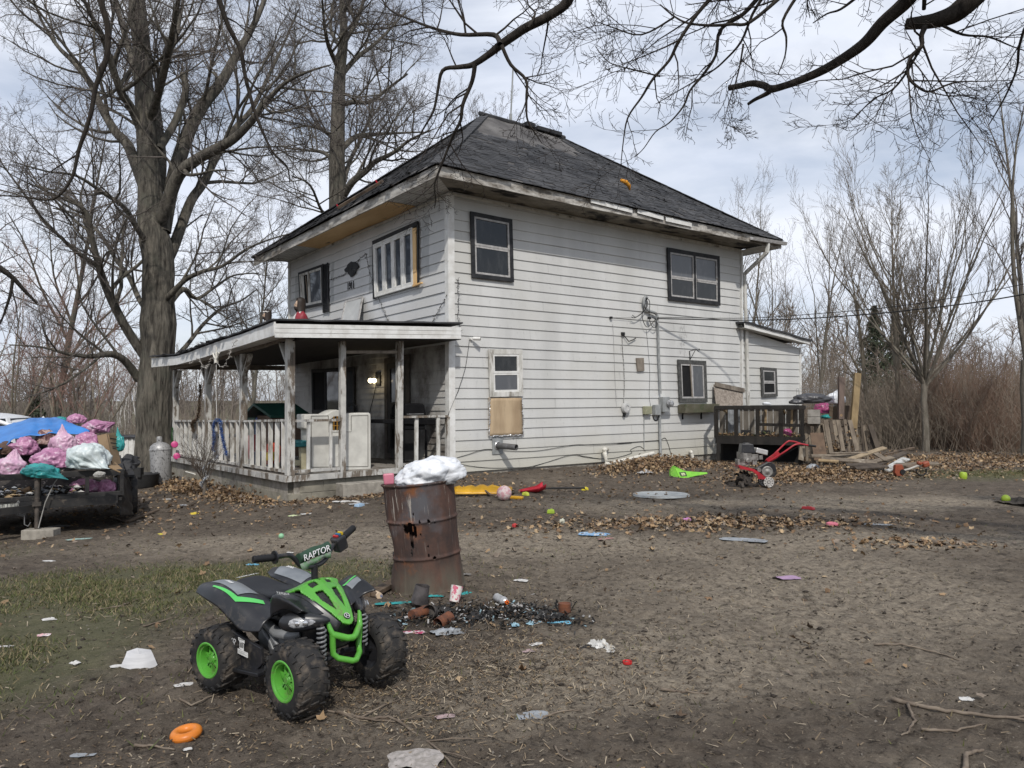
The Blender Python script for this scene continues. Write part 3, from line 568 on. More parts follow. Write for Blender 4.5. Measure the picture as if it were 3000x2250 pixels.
# ---------------------------------------------------------------- scatter
def inhouse(x,y):
    u=(x-HC.x)*dR.x+(y-HC.y)*dR.y; v=(x-HC.x)*dL.x+(y-HC.y)*dL.y
    return (u>-3.25)&(u<12)&(v>-.1)&(v<8.2)
def scatter(name,n,zones,shape,size,mats,k,curl=.5,lift=.012,tilt=.5,seed=1,mp=None):
    g=np.random.default_rng(seed); P=[]
    tot=sum(z[4] for z in zones)
    for (c,rx,ry,ang,wt) in zones:
        m_=int(n*wt/tot); a=g.normal(0,.62,(m_,2))*[rx,ry] if rx<30 else g.uniform(-1,1,(m_,2))*[rx,ry]
        P.append(np.stack([c[0]+a[:,0]*math.cos(ang)-a[:,1]*math.sin(ang),c[1]+a[:,0]*math.sin(ang)+a[:,1]*math.cos(ang)],-1))
    P=np.concatenate(P); P=P[(~inhouse(P[:,0],P[:,1]))&(np.hypot(P[:,0],P[:,1])>1.6)]; n=len(P)
    s=g.uniform(*size,n); ya=g.uniform(0,2*PI,n); tx=g.normal(0,tilt,n); ty=g.normal(0,tilt,n); cu=g.normal(0,curl,n)
    sh=np.array(shape); x=sh[None,:,0]*s[:,None]*g.uniform(.75,1.2,n)[:,None]; y=sh[None,:,1]*s[:,None]; z=cu[:,None]*(sh[None,:,0]**2+sh[None,:,1]**2*.4)*s[:,None]
    c_,s_=np.cos(tx)[:,None],np.sin(tx)[:,None]; y,z=y*c_-z*s_,y*s_+z*c_
    c_,s_=np.cos(ty)[:,None],np.sin(ty)[:,None]; x,z=x*c_+z*s_,-x*s_+z*c_
    c_,s_=np.cos(ya)[:,None],np.sin(ya)[:,None]; x,y=x*c_-y*s_,x*s_+y*c_
    z=z-np.minimum(z.min(1)+.35*(z.max(1)-z.min(1)),0)[:,None]
    zz=gz(P[:,0],P[:,1])+rough(P[:,0],P[:,1])+np.abs(g.normal(0,lift,n))+.003
    vs=np.stack([x+P[:,0,None],y+P[:,1,None],z+zz[:,None]],-1).reshape(-1,3)
    m_=sh.shape[0]; F_=np.array(k); fc=(F_[None]+np.arange(n)[:,None,None]*m_).reshape(-1,F_.shape[1])
    mi=np.repeat(g.integers(0,len(mats),n) if mp is None else g.choice(len(mats),n,p=mp),len(F_))
    return kind(npmesh(name,vs,fc,mats,mi=mi),'stuff')
LEAF=[(0,0)]+[(r*math.cos(a),r*math.sin(a)*1.15) for a,r in zip(np.linspace(0,2*PI,10,endpoint=False),(.62,.4,.56,.34,.5,.22,.46,.36,.52,.38))]
LF=[(0,i,i%10+1) for i in range(1,11)]
def flat(n,c,r=.8): return M(n,c,tuple(x*.6 for x in c),sc=9,rough=r,spec=.2)
LM=[flat('leaf_tan',(0.33, 0.225, 0.13)),flat('leaf_brown',(0.21, 0.135, 0.08)),flat('leaf_pale',(0.42, 0.31, 0.19)),flat('leaf_grey',(0.24, 0.195, 0.155)),flat('leaf_dark',(0.1, 0.07, 0.048))]
def hz(u,v,ru,rv,w_): p=fromh(u,v); return ((p.x,p.y),ru,rv,HA,w_)
LZ=[hz(4.6,-1.2,1.2,.55,14),hz(6.5,-1.0,1.6,.5,3),((2.4,9.4),1.9,.55,.08,7),((10.5,18),4.5,1.9,.1,26),((6.5,15.2),1.6,.8,.1,10),((5.4,14.3),1.3,.5,0,5),hz(-3.5,1.2,.25,.9,6),hz(-3.6,4.5,.35,2.2,12),hz(-1.6,-.5,1.5,.3,4),
    ((4.2,8.0),.7,.35,.1,1.),((0,8),5,4,0,1.2),((2,13),5,2,0,2.5),((-6,13),3,3,0,5),((0,26),60,30,0,7),((15,22),5,4,0,6)]
scatter('fallen_leaves',26000,LZ,LEAF,(.028,.066),LM,LF,1.1,.01,.4,seed=2,mp=[.26,.32,.14,.14,.14])
hp=[hz(4.5,-1.25,1.0,.55,10),hz(-3.55,3.6,.3,2.4,6),((12,19.5),3.5,1.,.1,8),((5.9,15.4),1.1,.45,.1,4)]
scatter('leaf_pile',9000,hp,LEAF,(.03,.07),LM,LF,1.1,.06,.8,seed=9,mp=[.26,.32,.14,.14,.14])
CH=[(-.5,-.14),(.5,-.2),(.55,.12),(-.45,.2)]
CM_=[flat('chip_tan',(.27,.2,.12)),flat('chip_brown',(.15,.105,.068)),flat('chip_pale',(.36,.3,.22)),flat('chip_dark',(.05,.04,.032))]
scatter('wood_chips',12000,[((-.15,4.5),.9,.5,-.2,12),((-.6,3.9),.7,.35,-.3,5),((-1.5,3.4),.8,.4,0,3),((0,5),3.2,2.2,0,8),((0,9),6,4,0,8)],CH,(.004,.022),CM_,[(0,1,2,3)],.3,.006,.35,seed=3,mp=[.36,.3,.12,.22])
OCT=[(.5,0),(0,.5),(-.5,0),(0,-.5)]
g=np.random.default_rng(11); n=5500; P=np.stack([g.normal(.3,3.2,n),g.uniform(2.1,11,n)],-1); P=P[~inhouse(P[:,0],P[:,1])]; n=len(P); s=g.gamma(1.6,.0042,n)+.003
ov=np.array([(1,0,0),(0,1,0),(-1,0,0),(0,-1,0),(.2,.1,.5),(.1,.1,-.6)]); of=np.array([(0,1,4),(1,2,4),(2,3,4),(3,0,4),(1,0,5),(2,1,5),(3,2,5),(0,3,5)])
vs=ov[None]*s[:,None,None]*g.uniform(.6,1.4,(n,6,1)); vs[:,:,0]+=P[:,0,None]; vs[:,:,1]+=P[:,1,None]; vs[:,:,2]+=(gz(P[:,0],P[:,1])+rough(P[:,0],P[:,1]))[:,None]
kind(npmesh('dirt_clods',vs.reshape(-1,3),(of[None]+np.arange(n)[:,None,None]*6).reshape(-1,3),[flat('clod_dark',(.042,.034,.027)),flat('clod_mid',(.09,.073,.058))],mi=np.repeat(g.integers(0,2,n),8)),'stuff')
FIB=[(-.5,-.035),(.5,-.05),(.5,.05),(-.5,.035)]
scatter('straw_fibres',14000,[((0,5),4,3,0,6),((1,9),6,4,0,6),((-.2,4.4),1,.7,0,3)],FIB,(.012,.06),[flat('fibre_pale',(.36,.3,.22)),flat('fibre_tan',(.24,.185,.125)),flat('fibre_dark',(.06,.048,.037))],[(0,1,2,3)],.5,.004,.25,seed=13,mp=[.34,.36,.3])
scatter('dirt_flakes',7000,[((0,4.5),4,2.2,0,8),((1,9),6,4,0,5)],OCT,(.004,.017),[flat('flake_dark',(.035,.028,.022)),flat('flake_brown',(.11,.085,.062)),flat('flake_grey',(.2,.18,.155))],[(0,1,2,3)],.6,.006,.7,seed=14,mp=[.5,.3,.2])
scatter('burnt_debris',2600,[((-.1,5.45),.4,.26,0,9),((-.6,5.4),.35,.2,0,4),((.22,5.35),.25,.14,0,3)],CH,(.008,.042),[flat('burnt_black',(.012,.012,.012)),flat('burnt_grey',(.07,.066,.062)),flat('ash_white',(.38,.37,.36)),flat('burnt_brown',(.09,.06,.04)),flat('burnt_blue',(.25,.36,.4))],[(0,1,2,3)],1.,.012,.45,seed=15,mp=[.5,.22,.1,.15,.03])
# grass
def grass(name,n,zones,h,seed,mats):
    g=np.random.default_rng(seed); P=[]
    for (c,rx,ry,ang,wt) in zones:
        m_=int(n*wt); a=g.normal(0,.6,(m_,2))*[rx,ry]; P.append(np.stack([c[0]+a[:,0]*math.cos(ang)-a[:,1]*math.sin(ang),c[1]+a[:,0]*math.sin(ang)+a[:,1]*math.cos(ang)],-1))
    P=np.concatenate(P); P=P[(~inhouse(P[:,0],P[:,1]))]; k=vnoise(P[:,0],P[:,1],2.3,77); P=P[k+g.uniform(-.25,.25,len(P))>.42]; n=len(P)
    ya=g.uniform(0,2*PI,n); H=g.uniform(*h,n); ln=g.normal(0,.7,(n,2))*H[:,None]; wd=.0042
    z0=gz(P[:,0],P[:,1])+rough(P[:,0],P[:,1])-.004; cx,cy=np.cos(ya)*wd,np.sin(ya)*wd
    b0=np.stack([P[:,0]-cx,P[:,1]-cy,z0],-1); b1=np.stack([P[:,0]+cx,P[:,1]+cy,z0],-1); t_=np.stack([P[:,0]+ln[:,0],P[:,1]+ln[:,1],z0+H],-1)
    return kind(npmesh(name,np.stack([b0,b1,t_],1).reshape(-1,3),np.arange(n*3).reshape(-1,3),mats,mi=g.integers(0,len(mats),n)),'stuff')
GM=[flat('grass_olive',(.12,.125,.05)),flat('grass_green',(.085,.105,.038)),flat('grass_straw',(.25,.205,.12))]
grass('grass',58000,[((-3.6,6.3),1.9,.85,.15,.34),((-3.1,4.6),.9,.9,0,.13),((-2.2,6.9),1.2,.5,0,.1),((11,15.6),3.6,.8,.1,.3),((-9,8),3,1,.2,.1)],(.016,.05),21,GM)
grass('dry_weeds',5000,[((0,5),3.5,2.5,0,.5),((1,10),6,3,0,.5)],(.01,.045),22,[GM[2],GM[0]])
# ================================================================ trees
class Wood:
    def __init__(s): s.g={}
    def add(s,pts,rad,n):
        s.g.setdefault((len(pts),n),([],[])); a,b=s.g[(len(pts),n)]; a.append(pts); b.append(rad)
    def build(s,name,mat,par=None,smooth=180):
        VS=[];FS=[];b=0
        for (k,n),(P,Rr) in s.g.items():
            P=np.array([[tuple(p) for p in q] for q in P],float); Rr=np.array(Rr,float); m_=len(P)
            t=np.gradient(P,axis=1); t/=np.linalg.norm(t,axis=2,keepdims=True)+1e-9
            mt=t.mean(1); ref=np.where(np.abs(mt[:,2:3])<.75,np.array([[0,0,1.]]),np.array([[1.,0,0]]))[:,None,:]
            u=np.cross(t,np.broadcast_to(ref,t.shape)); u/=np.linalg.norm(u,axis=2,keepdims=True)+1e-9; w_=np.cross(t,u)
            a=2*PI*np.arange(n)/n
            v=P[:,:,None,:]+Rr[:,:,None,None]*(u[:,:,None,:]*np.cos(a)[None,None,:,None]+w_[:,:,None,:]*np.sin(a)[None,None,:,None])
            VS.append(v.reshape(-1,3)); i=np.arange(k-1)[:,None]; j=np.arange(n)[None]; j2=(j+1)%n
            f=np.stack([i*n+j,(i*n+j2),(i+1)*n+j2,(i+1)*n+j],-1).reshape(-1,4)
            FS.append((f[None]+(np.arange(m_)*k*n)[:,None,None]).reshape(-1,4)+b); b+=m_*k*n
        return npmesh(name,np.concatenate(VS),np.concatenate(FS),mat,par,smooth)
def rv(r): return V((r.gauss(0,1),r.gauss(0,1),r.gauss(0,1)))
def grow(t,r,p,d,L,rad,lev,mx,wob=.22,trop=.05,den=1.,ang=(30,62),sides=(6,5,4,3,3,3),tw=None,minr=.0028):
    n=(7,6,5,4,3,3)[lev]; pts=[p]; rr=[rad]; ds=[d]; st=L/n
    for i in range(n):
        d=(d+rv(r)*wob*.5+V((0,0,trop))).normalized(); p=p+d*st; pts.append(p); ds.append(d); rr.append(max(minr*.8,rad*(1-.72*(i+1)/n)))
    (t if lev<2 or tw is None else tw).add(pts,rr,sides[lev])
    if lev>=mx: return
    m_=max(2,int(r.uniform(.8,1.2)*(7,7,6,5,4)[lev]*den))
    for k in range(m_):
        f=.18+.8*(k+r.random())/m_; i=min(int(f*n),n-1); q=pts[i].lerp(pts[i+1],f*n-i); b=ds[i+1]
        ax=b.cross(rv(r)).normalized(); a=R(r.uniform(*ang)); c=b*math.cos(a)+ax*math.sin(a)
        l2=L*r.uniform(.34,.62)*(1.12-.55*f)
        grow(t,r,q,c,l2,max(minr,min(rr[i]*.62,l2*.017)),lev+1,mx,wob*1.15,trop,den,ang,sides,tw,minr)
def sprout(t,tw,r,pts,rr,n,Lr,lev=1,mx=4,f0=.15,den=1.,up=.1,ang=(35,70),wob=.25,trop=.06,minr=.0028):
    ln=[0]
    for a,b in zip(pts,pts[1:]): ln.append(ln[-1]+(b-a).length)
    for k in range(n):
        f=f0+(1-f0)*(k+r.random())/n; s=f*ln[-1]; i=max(0,min(len(pts)-2,next((j for j in range(len(ln)-1) if ln[j+1]>=s),len(pts)-2)))
        q=pts[i].lerp(pts[i+1],(s-ln[i])/max(1e-6,ln[i+1]-ln[i])); b=(pts[i+1]-pts[i]).normalized()
        ax=b.cross(rv(r)).normalized(); a=R(r.uniform(*ang)); c=(b*math.cos(a)+ax*math.sin(a)+V((0,0,up))).normalized()
        l2=r.uniform(*Lr)*(1.15-.55*f); grow(t,r,q,c,l2,max(minr,min(rr[i]*.55,l2*.016)),lev,mx,wob,trop,den,ang,tw=tw,minr=minr)
def pxl(pts,d0,d1=None,c=lambda x,y:(x,y),k=.72):
    """pixel polyline (x,y,width) to smooth 3d points and radii between depths d0..d1"""
    d1=d0 if d1 is None else d1; n=len(pts); P=[];W=[]
    for i,p in enumerate(pts):
        d=d0+(d1-d0)*i/(n-1); x,y=c(p[0],p[1]); P.append(atd(x,y,d)); W.append(p[2]*k*d/F/2)
    out=[];ro=[]
    for i in range(n-1):
        a,b,c_,e=P[max(i-1,0)],P[i],P[i+1],P[min(i+2,n-1)]
        for j in range(4):
            t=j/4; out.append(.5*((2*b)+(c_-a)*t+(2*a-5*b+4*c_-e)*t*t+(3*b-a-3*c_+e)*t**3)); ro.append(W[i]*(1-t)+W[i+1]*t)
    out.append(P[-1]); ro.append(W[-1]); return out,ro
def bark(name,c1,c2,c3,s=1.):
    q=NB(name); q.set(Roughness=.95); q.b.inputs['Specular IOR Level'].default_value=.1
    a=q.noise(9*s,8,.7,(1,1,.16),.6); b=q.noise(2.2*s,6,.6); c=q.mix(q.ramp(a,.36,.62),c1,c2); c=q.mix(q.ramp(b,.5,.72),c,c3); q.col(c); q.bump(a,.9,.05/s); return q.m
BK=bark('maple_bark',(.034,.031,.027),(.165,.15,.125),(.1,.098,.08)); BK2=bark('grey_bark',(.1,.088,.072),(.2,.18,.15),(.15,.14,.11),1.4); TWG=M('maple_twigs',(.1,.087,.078),(.16,.142,.128),sc=2,rough=.9,spec=.1)
DBK=bark('near_dark_bark',(.022,.019,.017),(.06,.052,.045),(.04,.036,.03),2.); DTW=M('near_dark_twigs',(.022,.018,.016),(.045,.037,.032),rough=.9,spec=.1)
RTW=M('red_budded_twigs',(.27,.17,.14),(.21,.145,.12),rough=.9,spec=.1); PBK=bark('pale_bark',(.13,.11,.085),(.24,.21,.165),(.17,.16,.12),2.); PTW=M('pale_twigs',(.17,.145,.115),(.12,.1,.08),rough=.9,spec=.1)
cL=lambda x,y:(x*.678,y*.678)
# --- big maple beside the porch
r=random.Random(3); D0=20.6; base=atd(458,1378,D0); tree=T('maple_tree','huge bare maple with thick furrowed trunk beside the left end of the porch','tree',base)
t=Wood(); tw=Wood(); inv=lambda P:[p-base for p in P]
tr=[(676,2060,190),(676,2030,160),(675,1960,142),(672,1850,136),(672,1740,140),(676,1640,134),(680,1500,128),(682,1400,136),(684,1300,116),(684,1150,120),(672,1050,128),(655,950,104),(648,850,92),(640,700,84),(632,550,78),(624,400,72),(612,200,70),(594,50,66),(585,-120,50),(575,-400,30),(570,-700,10)]
P,W=pxl(tr,D0,D0,cL,.71)
# furrowed big trunk
zs=[p.z for p in P]; o_=np.argsort(zs); zz_=np.array(zs)[o_]; px_=np.array([p.x for p in P])[o_]; py_=np.array([p.y for p in P])[o_]; pw_=np.array(W)[o_]
zl=np.concatenate([np.arange(zz_[0],zz_[0]+10,.045),np.arange(zz_[0]+10,zz_[-1],.25)]); nn=150; vs=[];fs=[]
for i,z in enumerate(zl):
    cx,cy,w_=np.interp(z,zz_,px_),np.interp(z,zz_,py_),np.interp(z,zz_,pw_); h=z-base.z
    for j in range(nn):
        a=2*PI*j/nn; ca_,sa_=math.cos(a),math.sin(a); k=1+.10*mnoise.noise((ca_*1.5,sa_*1.5,z*.55))+.06*mnoise.noise((ca_*4,sa_*4,z*.9))
        for (ka,kz,ks) in ((4.5,5.2,.28),(4.9,3.,.25),(5.4,6.6,.3),(4.2,1.7,.2)):
            k+=ks*.55*math.exp(-(((a-ka)/.32)**2+((h-kz)/.3)**2))
        rd=abs(mnoise.noise((ca_*9+.6*mnoise.noise((ca_*3,sa_*3,z*2)),sa_*9,z*1.15)))+.5*abs(mnoise.noise((ca_*19,sa_*19,z*2.6)))
        k+=.055*min(rd*2.2,1)-.03
        if h<1.1: k+=.3*max(0,(1.1-h)/1.5)*(.5+.5*math.cos(5*a+.6))
        vs.append((cx-base.x+ca_*w_*k,cy-base.y+sa_*w_*k,h))
for i in range(len(zl)-1):
    for j in range(nn): fs.append((i*nn+j,i*nn+(j+1)%nn,(i+1)*nn+(j+1)%nn,(i+1)*nn+j))
m=MB(); m.add(vs,fs)
m.build('trunk',BK,tree,180)
limbs=[([(705,1000,70),(735,850,60),(765,720,66),(820,560,60),(880,450,54),(960,350,46),(1020,240,38),(1090,120,28),(1150,-20,20),(1200,-200,10)],1.5),
 ([(680,990,60),(715,900,60),(770,760,56),(850,690,50),(930,645,46),(1010,600,40),(1090,520,34),(1150,440,26),(1230,360,18),(1330,310,11),(1430,280,6)],-2.5),
 ([(690,1190,50),(745,1080,50),(790,960,46),(830,860,42),(880,790,38),(930,690,32),(1010,560,26),(1090,470,22),(1160,330,16),(1230,180,10),(1290,40,6)],2.5),
 ([(690,1320,26),(740,1270,26),(800,1210,22),(870,1175,18),(960,1150,15),(1060,1080,12),(1150,1040,8),(1250,1010,5)],-1.5),
 ([(655,900,50),(690,800,46),(700,690,40),(690,560,34),(680,420,28),(720,280,24),(770,120,18),(800,-60,10)],3),
 ([(640,1560,44),(585,1480,42),(530,1390,40),(480,1290,38),(440,1190,34),(420,1120,30),(400,1040,26),(378,930,22),(330,880,15),(250,830,10),(150,800,6)],-1.5),
 ([(630,830,54),(590,720,50),(548,620,46),(500,570,40),(440,470,34),(390,360,30),(320,270,24),(250,200,18),(180,90,12),(130,-50,7)],2.),
 ([(610,560,44),(570,470,40),(520,390,34),(480,270,30),(440,150,24),(390,60,18),(340,-60,10)],-2),
 ([(600,1640,40),(540,1560,34),(480,1530,30),(400,1540,22),(300,1530,16),(180,1500,10),(40,1490,5)],-2),
 ([(670,1390,24),(605,1300,24),(560,1200,22),(500,1120,18),(430,1010,14),(340,930,10),(230,900,6)],3),
 ([(650,520,40),(690,380,36),(730,220,30),(760,60,24),(790,-120,12)],-3),
 ([(600,360,34),(560,220,30),(520,80,24),(480,-80,12)],2.5),
 ([(720,1330,30),(790,1250,26),(850,1290,16),(930,1240,12),(1010,1190,8),(1120,1180,5)],2),
 ([(660,1080,26),(600,1000,26),(540,900,22),(440,830,18),(330,760,12),(200,740,8),(60,700,5)],-3),
 ([(690,640,36),(760,520,32),(800,400,28),(790,320,26)],.5),
 ([(740,1560,24),(800,1500,20),(880,1400,16),(960,1330,12),(1040,1300,8),(1110,1250,5)],3)]
for i,(pl,dd) in enumerate(limbs):
    P,W=pxl(pl,D0,D0+dd*1.3,cL); P=inv(P); W=[w_*.9 for w_ in W]; t.add(P,W,9)
    big=pl[0][2]>40; sprout(t,tw,r,P,W,13 if big else 9,(2.2,4.2) if big else (1.3,2.6),1,4,.2,1.22)
t.build('limbs',BK,tree); tw.build('crown',TWG,tree,180)
# --- second maple behind the house
r=random.Random(8); D0=33; base=atd(990,1290,D0); tree=T('maple_tree','tall straight bare tree rising behind the front eave of the house','tree',base); t=Wood(); tw=Wood()
P,W=pxl([(1455,1900,85),(1455,1400,76),(1457,900,66),(1456,700,64),(1458,600,60),(1462,450,54),(1470,300,46),(1485,160,36),(1480,20,26),(1475,-150,16),(1470,-380,6)],D0,D0,cL); t.add(inv(P),W,14); t.build('trunk',BK,tree); t=Wood()
for pl,dd in [([(1478,860,30),(1520,790,30),(1580,740,26),(1620,700,22),(1700,660,16),(1780,600,10),(1870,560,5)],-2),([(1480,640,26),(1540,590,22),(1620,580,16),(1720,575,10),(1830,570,6)],2),([(1440,700,20),(1400,660,16),(1330,650,10),(1230,640,6)],2),
 ([(1480,450,24),(1530,440,20),(1600,440,16),(1680,380,12),(1760,320,8)],-2),([(1440,600,18),(1390,560,14),(1320,545,9),(1250,560,5)],-2),([(1470,330,24),(1540,250,20),(1620,190,14),(1700,110,9),(1760,40,5)],2),([(1465,300,22),(1420,200,18),(1400,90,12),(1390,-40,6)],-2),
 ([(1490,180,22),(1540,90,18),(1580,-20,12),(1620,-140,6)],2),([(1480,820,20),(1510,700,18),(1560,600,14),(1600,500,10),(1620,400,6)],3),([(1440,930,16),(1390,910,12),(1340,800,9),(1260,760,5)],-3),([(1470,200,18),(1430,130,14),(1440,20,10),(1460,-100,5)],3),([(1480,60,18),(1530,-30,14),(1570,-160,8)],-2)]:
    P,W=pxl(pl,D0,D0+dd*1.5,cL); P=inv(P); t.add(P,W,7); sprout(t,tw,r,P,W,11,(2.2,4.),1,4,.1,1.15)
t.build('limbs',BK,tree); tw.build('crown',TWG,tree)
# --- generic trees
def gentree(seed,H,stems,lean=.12,fork=.3,den=1.,mx=4,bk=BK2,tm=PTW,rad=.012,trop=.09,wob=.2,ang=(25,50),minr=.004):
    r=random.Random(seed); t=Wood(); tw=Wood()
    if stems==1:
        p=V((0,0,-.2)); d=V((r.gauss(0,lean*.4),r.gauss(0,lean*.4),1)).normalized(); pts=[p];rr=[H*rad*1.35]; n=10
        for i in range(n): d=(d+rv(r)*.045).normalized(); p=p+d*H/n; pts.append(p); rr.append(H*rad*(1.05-.95*(i+1)/n))
        t.add(pts,rr,8); sprout(t,tw,r,pts,rr,int(17*den),(H*.22,H*.42),1,mx,fork,den,.35,ang,wob,trop,minr)
    else:
        p=V((0,0,-.2)); hf=H*fork; pts=[p,V((0.02,0,hf*.35)),V((-.02,.03,hf*.7)),V((0,0,hf))]; t.add(pts,[H*rad*1.5,H*rad*1.2,H*rad*1.1,H*rad*1.05],10)
        for k in range(stems):
            a=2*PI*(k+r.uniform(-.3,.3))/stems; sp=r.uniform(.2,1.)*lean*3; d=V((math.cos(a)*sp,math.sin(a)*sp,1)).normalized(); q=V((0,0,hf*r.uniform(.9,1.02))); L_=(H-hf)*r.uniform(.75,1.05)
            pts=[q];rr=[H*rad*r.uniform(.45,.7)]; n=8
            for i in range(n): d=(d+rv(r)*.06+V((0,0,.05))).normalized(); q=q+d*L_/n; pts.append(q); rr.append(max(minr,rr[0]*(1-.93*(i+1)/n)))
            t.add(pts,rr,6); sprout(t,tw,r,pts,rr,int(9*den),(L_*.18,L_*.4),2,mx,.12,den,.4,ang,wob,trop,minr)
    return t.build('trunk',bk),tw.build('crown',tm)
def place(parts,name,label,P,rz=0,s=1,group=None,first=False):
    e=T(name,label,'tree',P,rz,group); e.scale=(s,s,s)
    for o in parts:
        c=o if first else o.copy()
        if not first: COL.objects.link(c)
        c.parent=e
    return e
def gd(px,d): q=atd(px,1200,d); return V((q.x,q.y,float(gz(q.x,q.y))))
# multi stemmed tree on the right
place(gentree(31,10.2,15,.36,.22,1.1,4,BK2,PTW,.0082,.10,.17,(18,42),.0042),'yard_tree','slender many stemmed bare tree at the right edge of the yard by the brushy thicket','tree' and gpt(2712,1322),.4,1,None,True)
A=gentree(32,9,1,.2,.25,1.,4,PBK,PTW,.012); place(A,'yard_tree','forked pale bare tree just left of the many stemmed yard tree',gd(2640,26.5),0,1,None,True); place(A,'yard_tree','thin pale bare tree behind the leaning pallets',gd(2555,28),2.1,.82)
B=gentree(33,13.5,4,.13,.22,1.,4,BK2,TWG,.011,.07); place(B,'yard_tree','tall grey bare tree cut off by the right side of the photo',gd(3010,21),0,.9,None,True)
C=gentree(34,12,3,.13,.2,1.15,4,BK2,PTW,.009,.08)
bt='bare trees behind the rear addition'
place(C,'background_tree','bare tree rising straight behind the downspout corner of the house',gd(2190,40),0,1.12,bt,True); place(C,'background_tree','bare tree directly above the roof of the rear addition',gd(2275,42),1.9,1.02,bt); place(C,'background_tree','leaning bare tree between the addition roof and the pallet yard',gd(2405,37),4,.95,bt)
Dt=gentree(35,11.5,1,.1,.2,1.2,4,BK2,TWG,.010,.08); bb='bare trees beyond the ridge of the house'
place(Dt,'background_tree','pale bare treetop left of the roof ridge',gd(1330,52),0,1.65,bb,True); place(Dt,'background_tree','pale bare treetop behind the antenna mast on the ridge',gd(1530,56),2,1.5,bb)
Rt=gentree(36,7.4,5,.2,.16,1.05,4,PBK,RTW,.0105,.05,.22,(25,52),.0042); rb='red budded trees behind the car'
for i,(px,d,rz,s,lb) in enumerate([(40,27,0,1.1,'red budded bare tree furthest left behind the white car roof'),(165,31,1.2,1.12,'red budded bare tree above the middle of the blue tarp'),(300,34,2.6,1.1,'red budded bare tree nearest the big maple trunk'),(-90,30,4,1.2,'red budded bare tree half out of view past the trailer'),(235,26,5.2,.78,'short red budded tree above the pink bags')]): place(Rt,'budding_tree',lb,gd(px,d),rz,s,rb,i==0)
# more left background trees high up
Lt=gentree(37,15,1,.1,.2,1.1,4,BK,TWG,.011,.06); place(Lt,'background_tree','tall bare tree at the far left edge behind the big maple',gd(-60,30),0,1.15,None,True); place(Lt,'background_tree','bare tree whose crown fills the sky left of the big maple',gd(150,36),2.2,1.1); place(Lt,'background_tree','bare tree between the big maple and the eave of the house',gd(735,44),4.,.92)
# --- overhanging limbs from trees outside the picture
cR=lambda x,y:(1500+x*.678,y*.678)
def overhang(name,label,trunkxy,trunkr,limbs,seed,hz_):
    r=random.Random(seed); x,y=trunkxy; b=V((x,y,ground(x,y))); e=T(name,label,'tree',b); t=Wood(); tw=Wood()
    P=[V((.1*math.sin(i),.1*math.cos(i*1.7),-.2+hz_*i/8)) for i in range(9)]; t.add(P,[trunkr*(1.25-.07*i) for i in range(9)],16); t.build('trunk',DBK,e); t=Wood()
    for pl,c,d0,d1,root,ns,Lr,mx in limbs:
        Q_,W=pxl(pl,d0,d1,c); Q_=[p-b for p in Q_]
        if root is not None:
            a=V(root)-b; q0=Q_[0]; tg=(Q_[0]-Q_[1]).normalized(); mid=q0+tg*(a-q0).length*.4; ex=[]
            for k in range(7): s=k/7; ex.append(a*(1-s)**2+mid*2*s*(1-s)+q0*s*s)
            Q_=ex+Q_; W=[W[0]*(1.7-.1*k) for k in range(7)]+W
        t.add(Q_,W,8); sprout(t,tw,r,Q_,W,ns,Lr,2,mx,.42 if root is not None else .1,1.,-.05,(30,65),.3,.02,.0024)
    t.build('limbs',DBK,e); tw.build('crown',DTW,e); return e
RTk=(8.2,2.6)
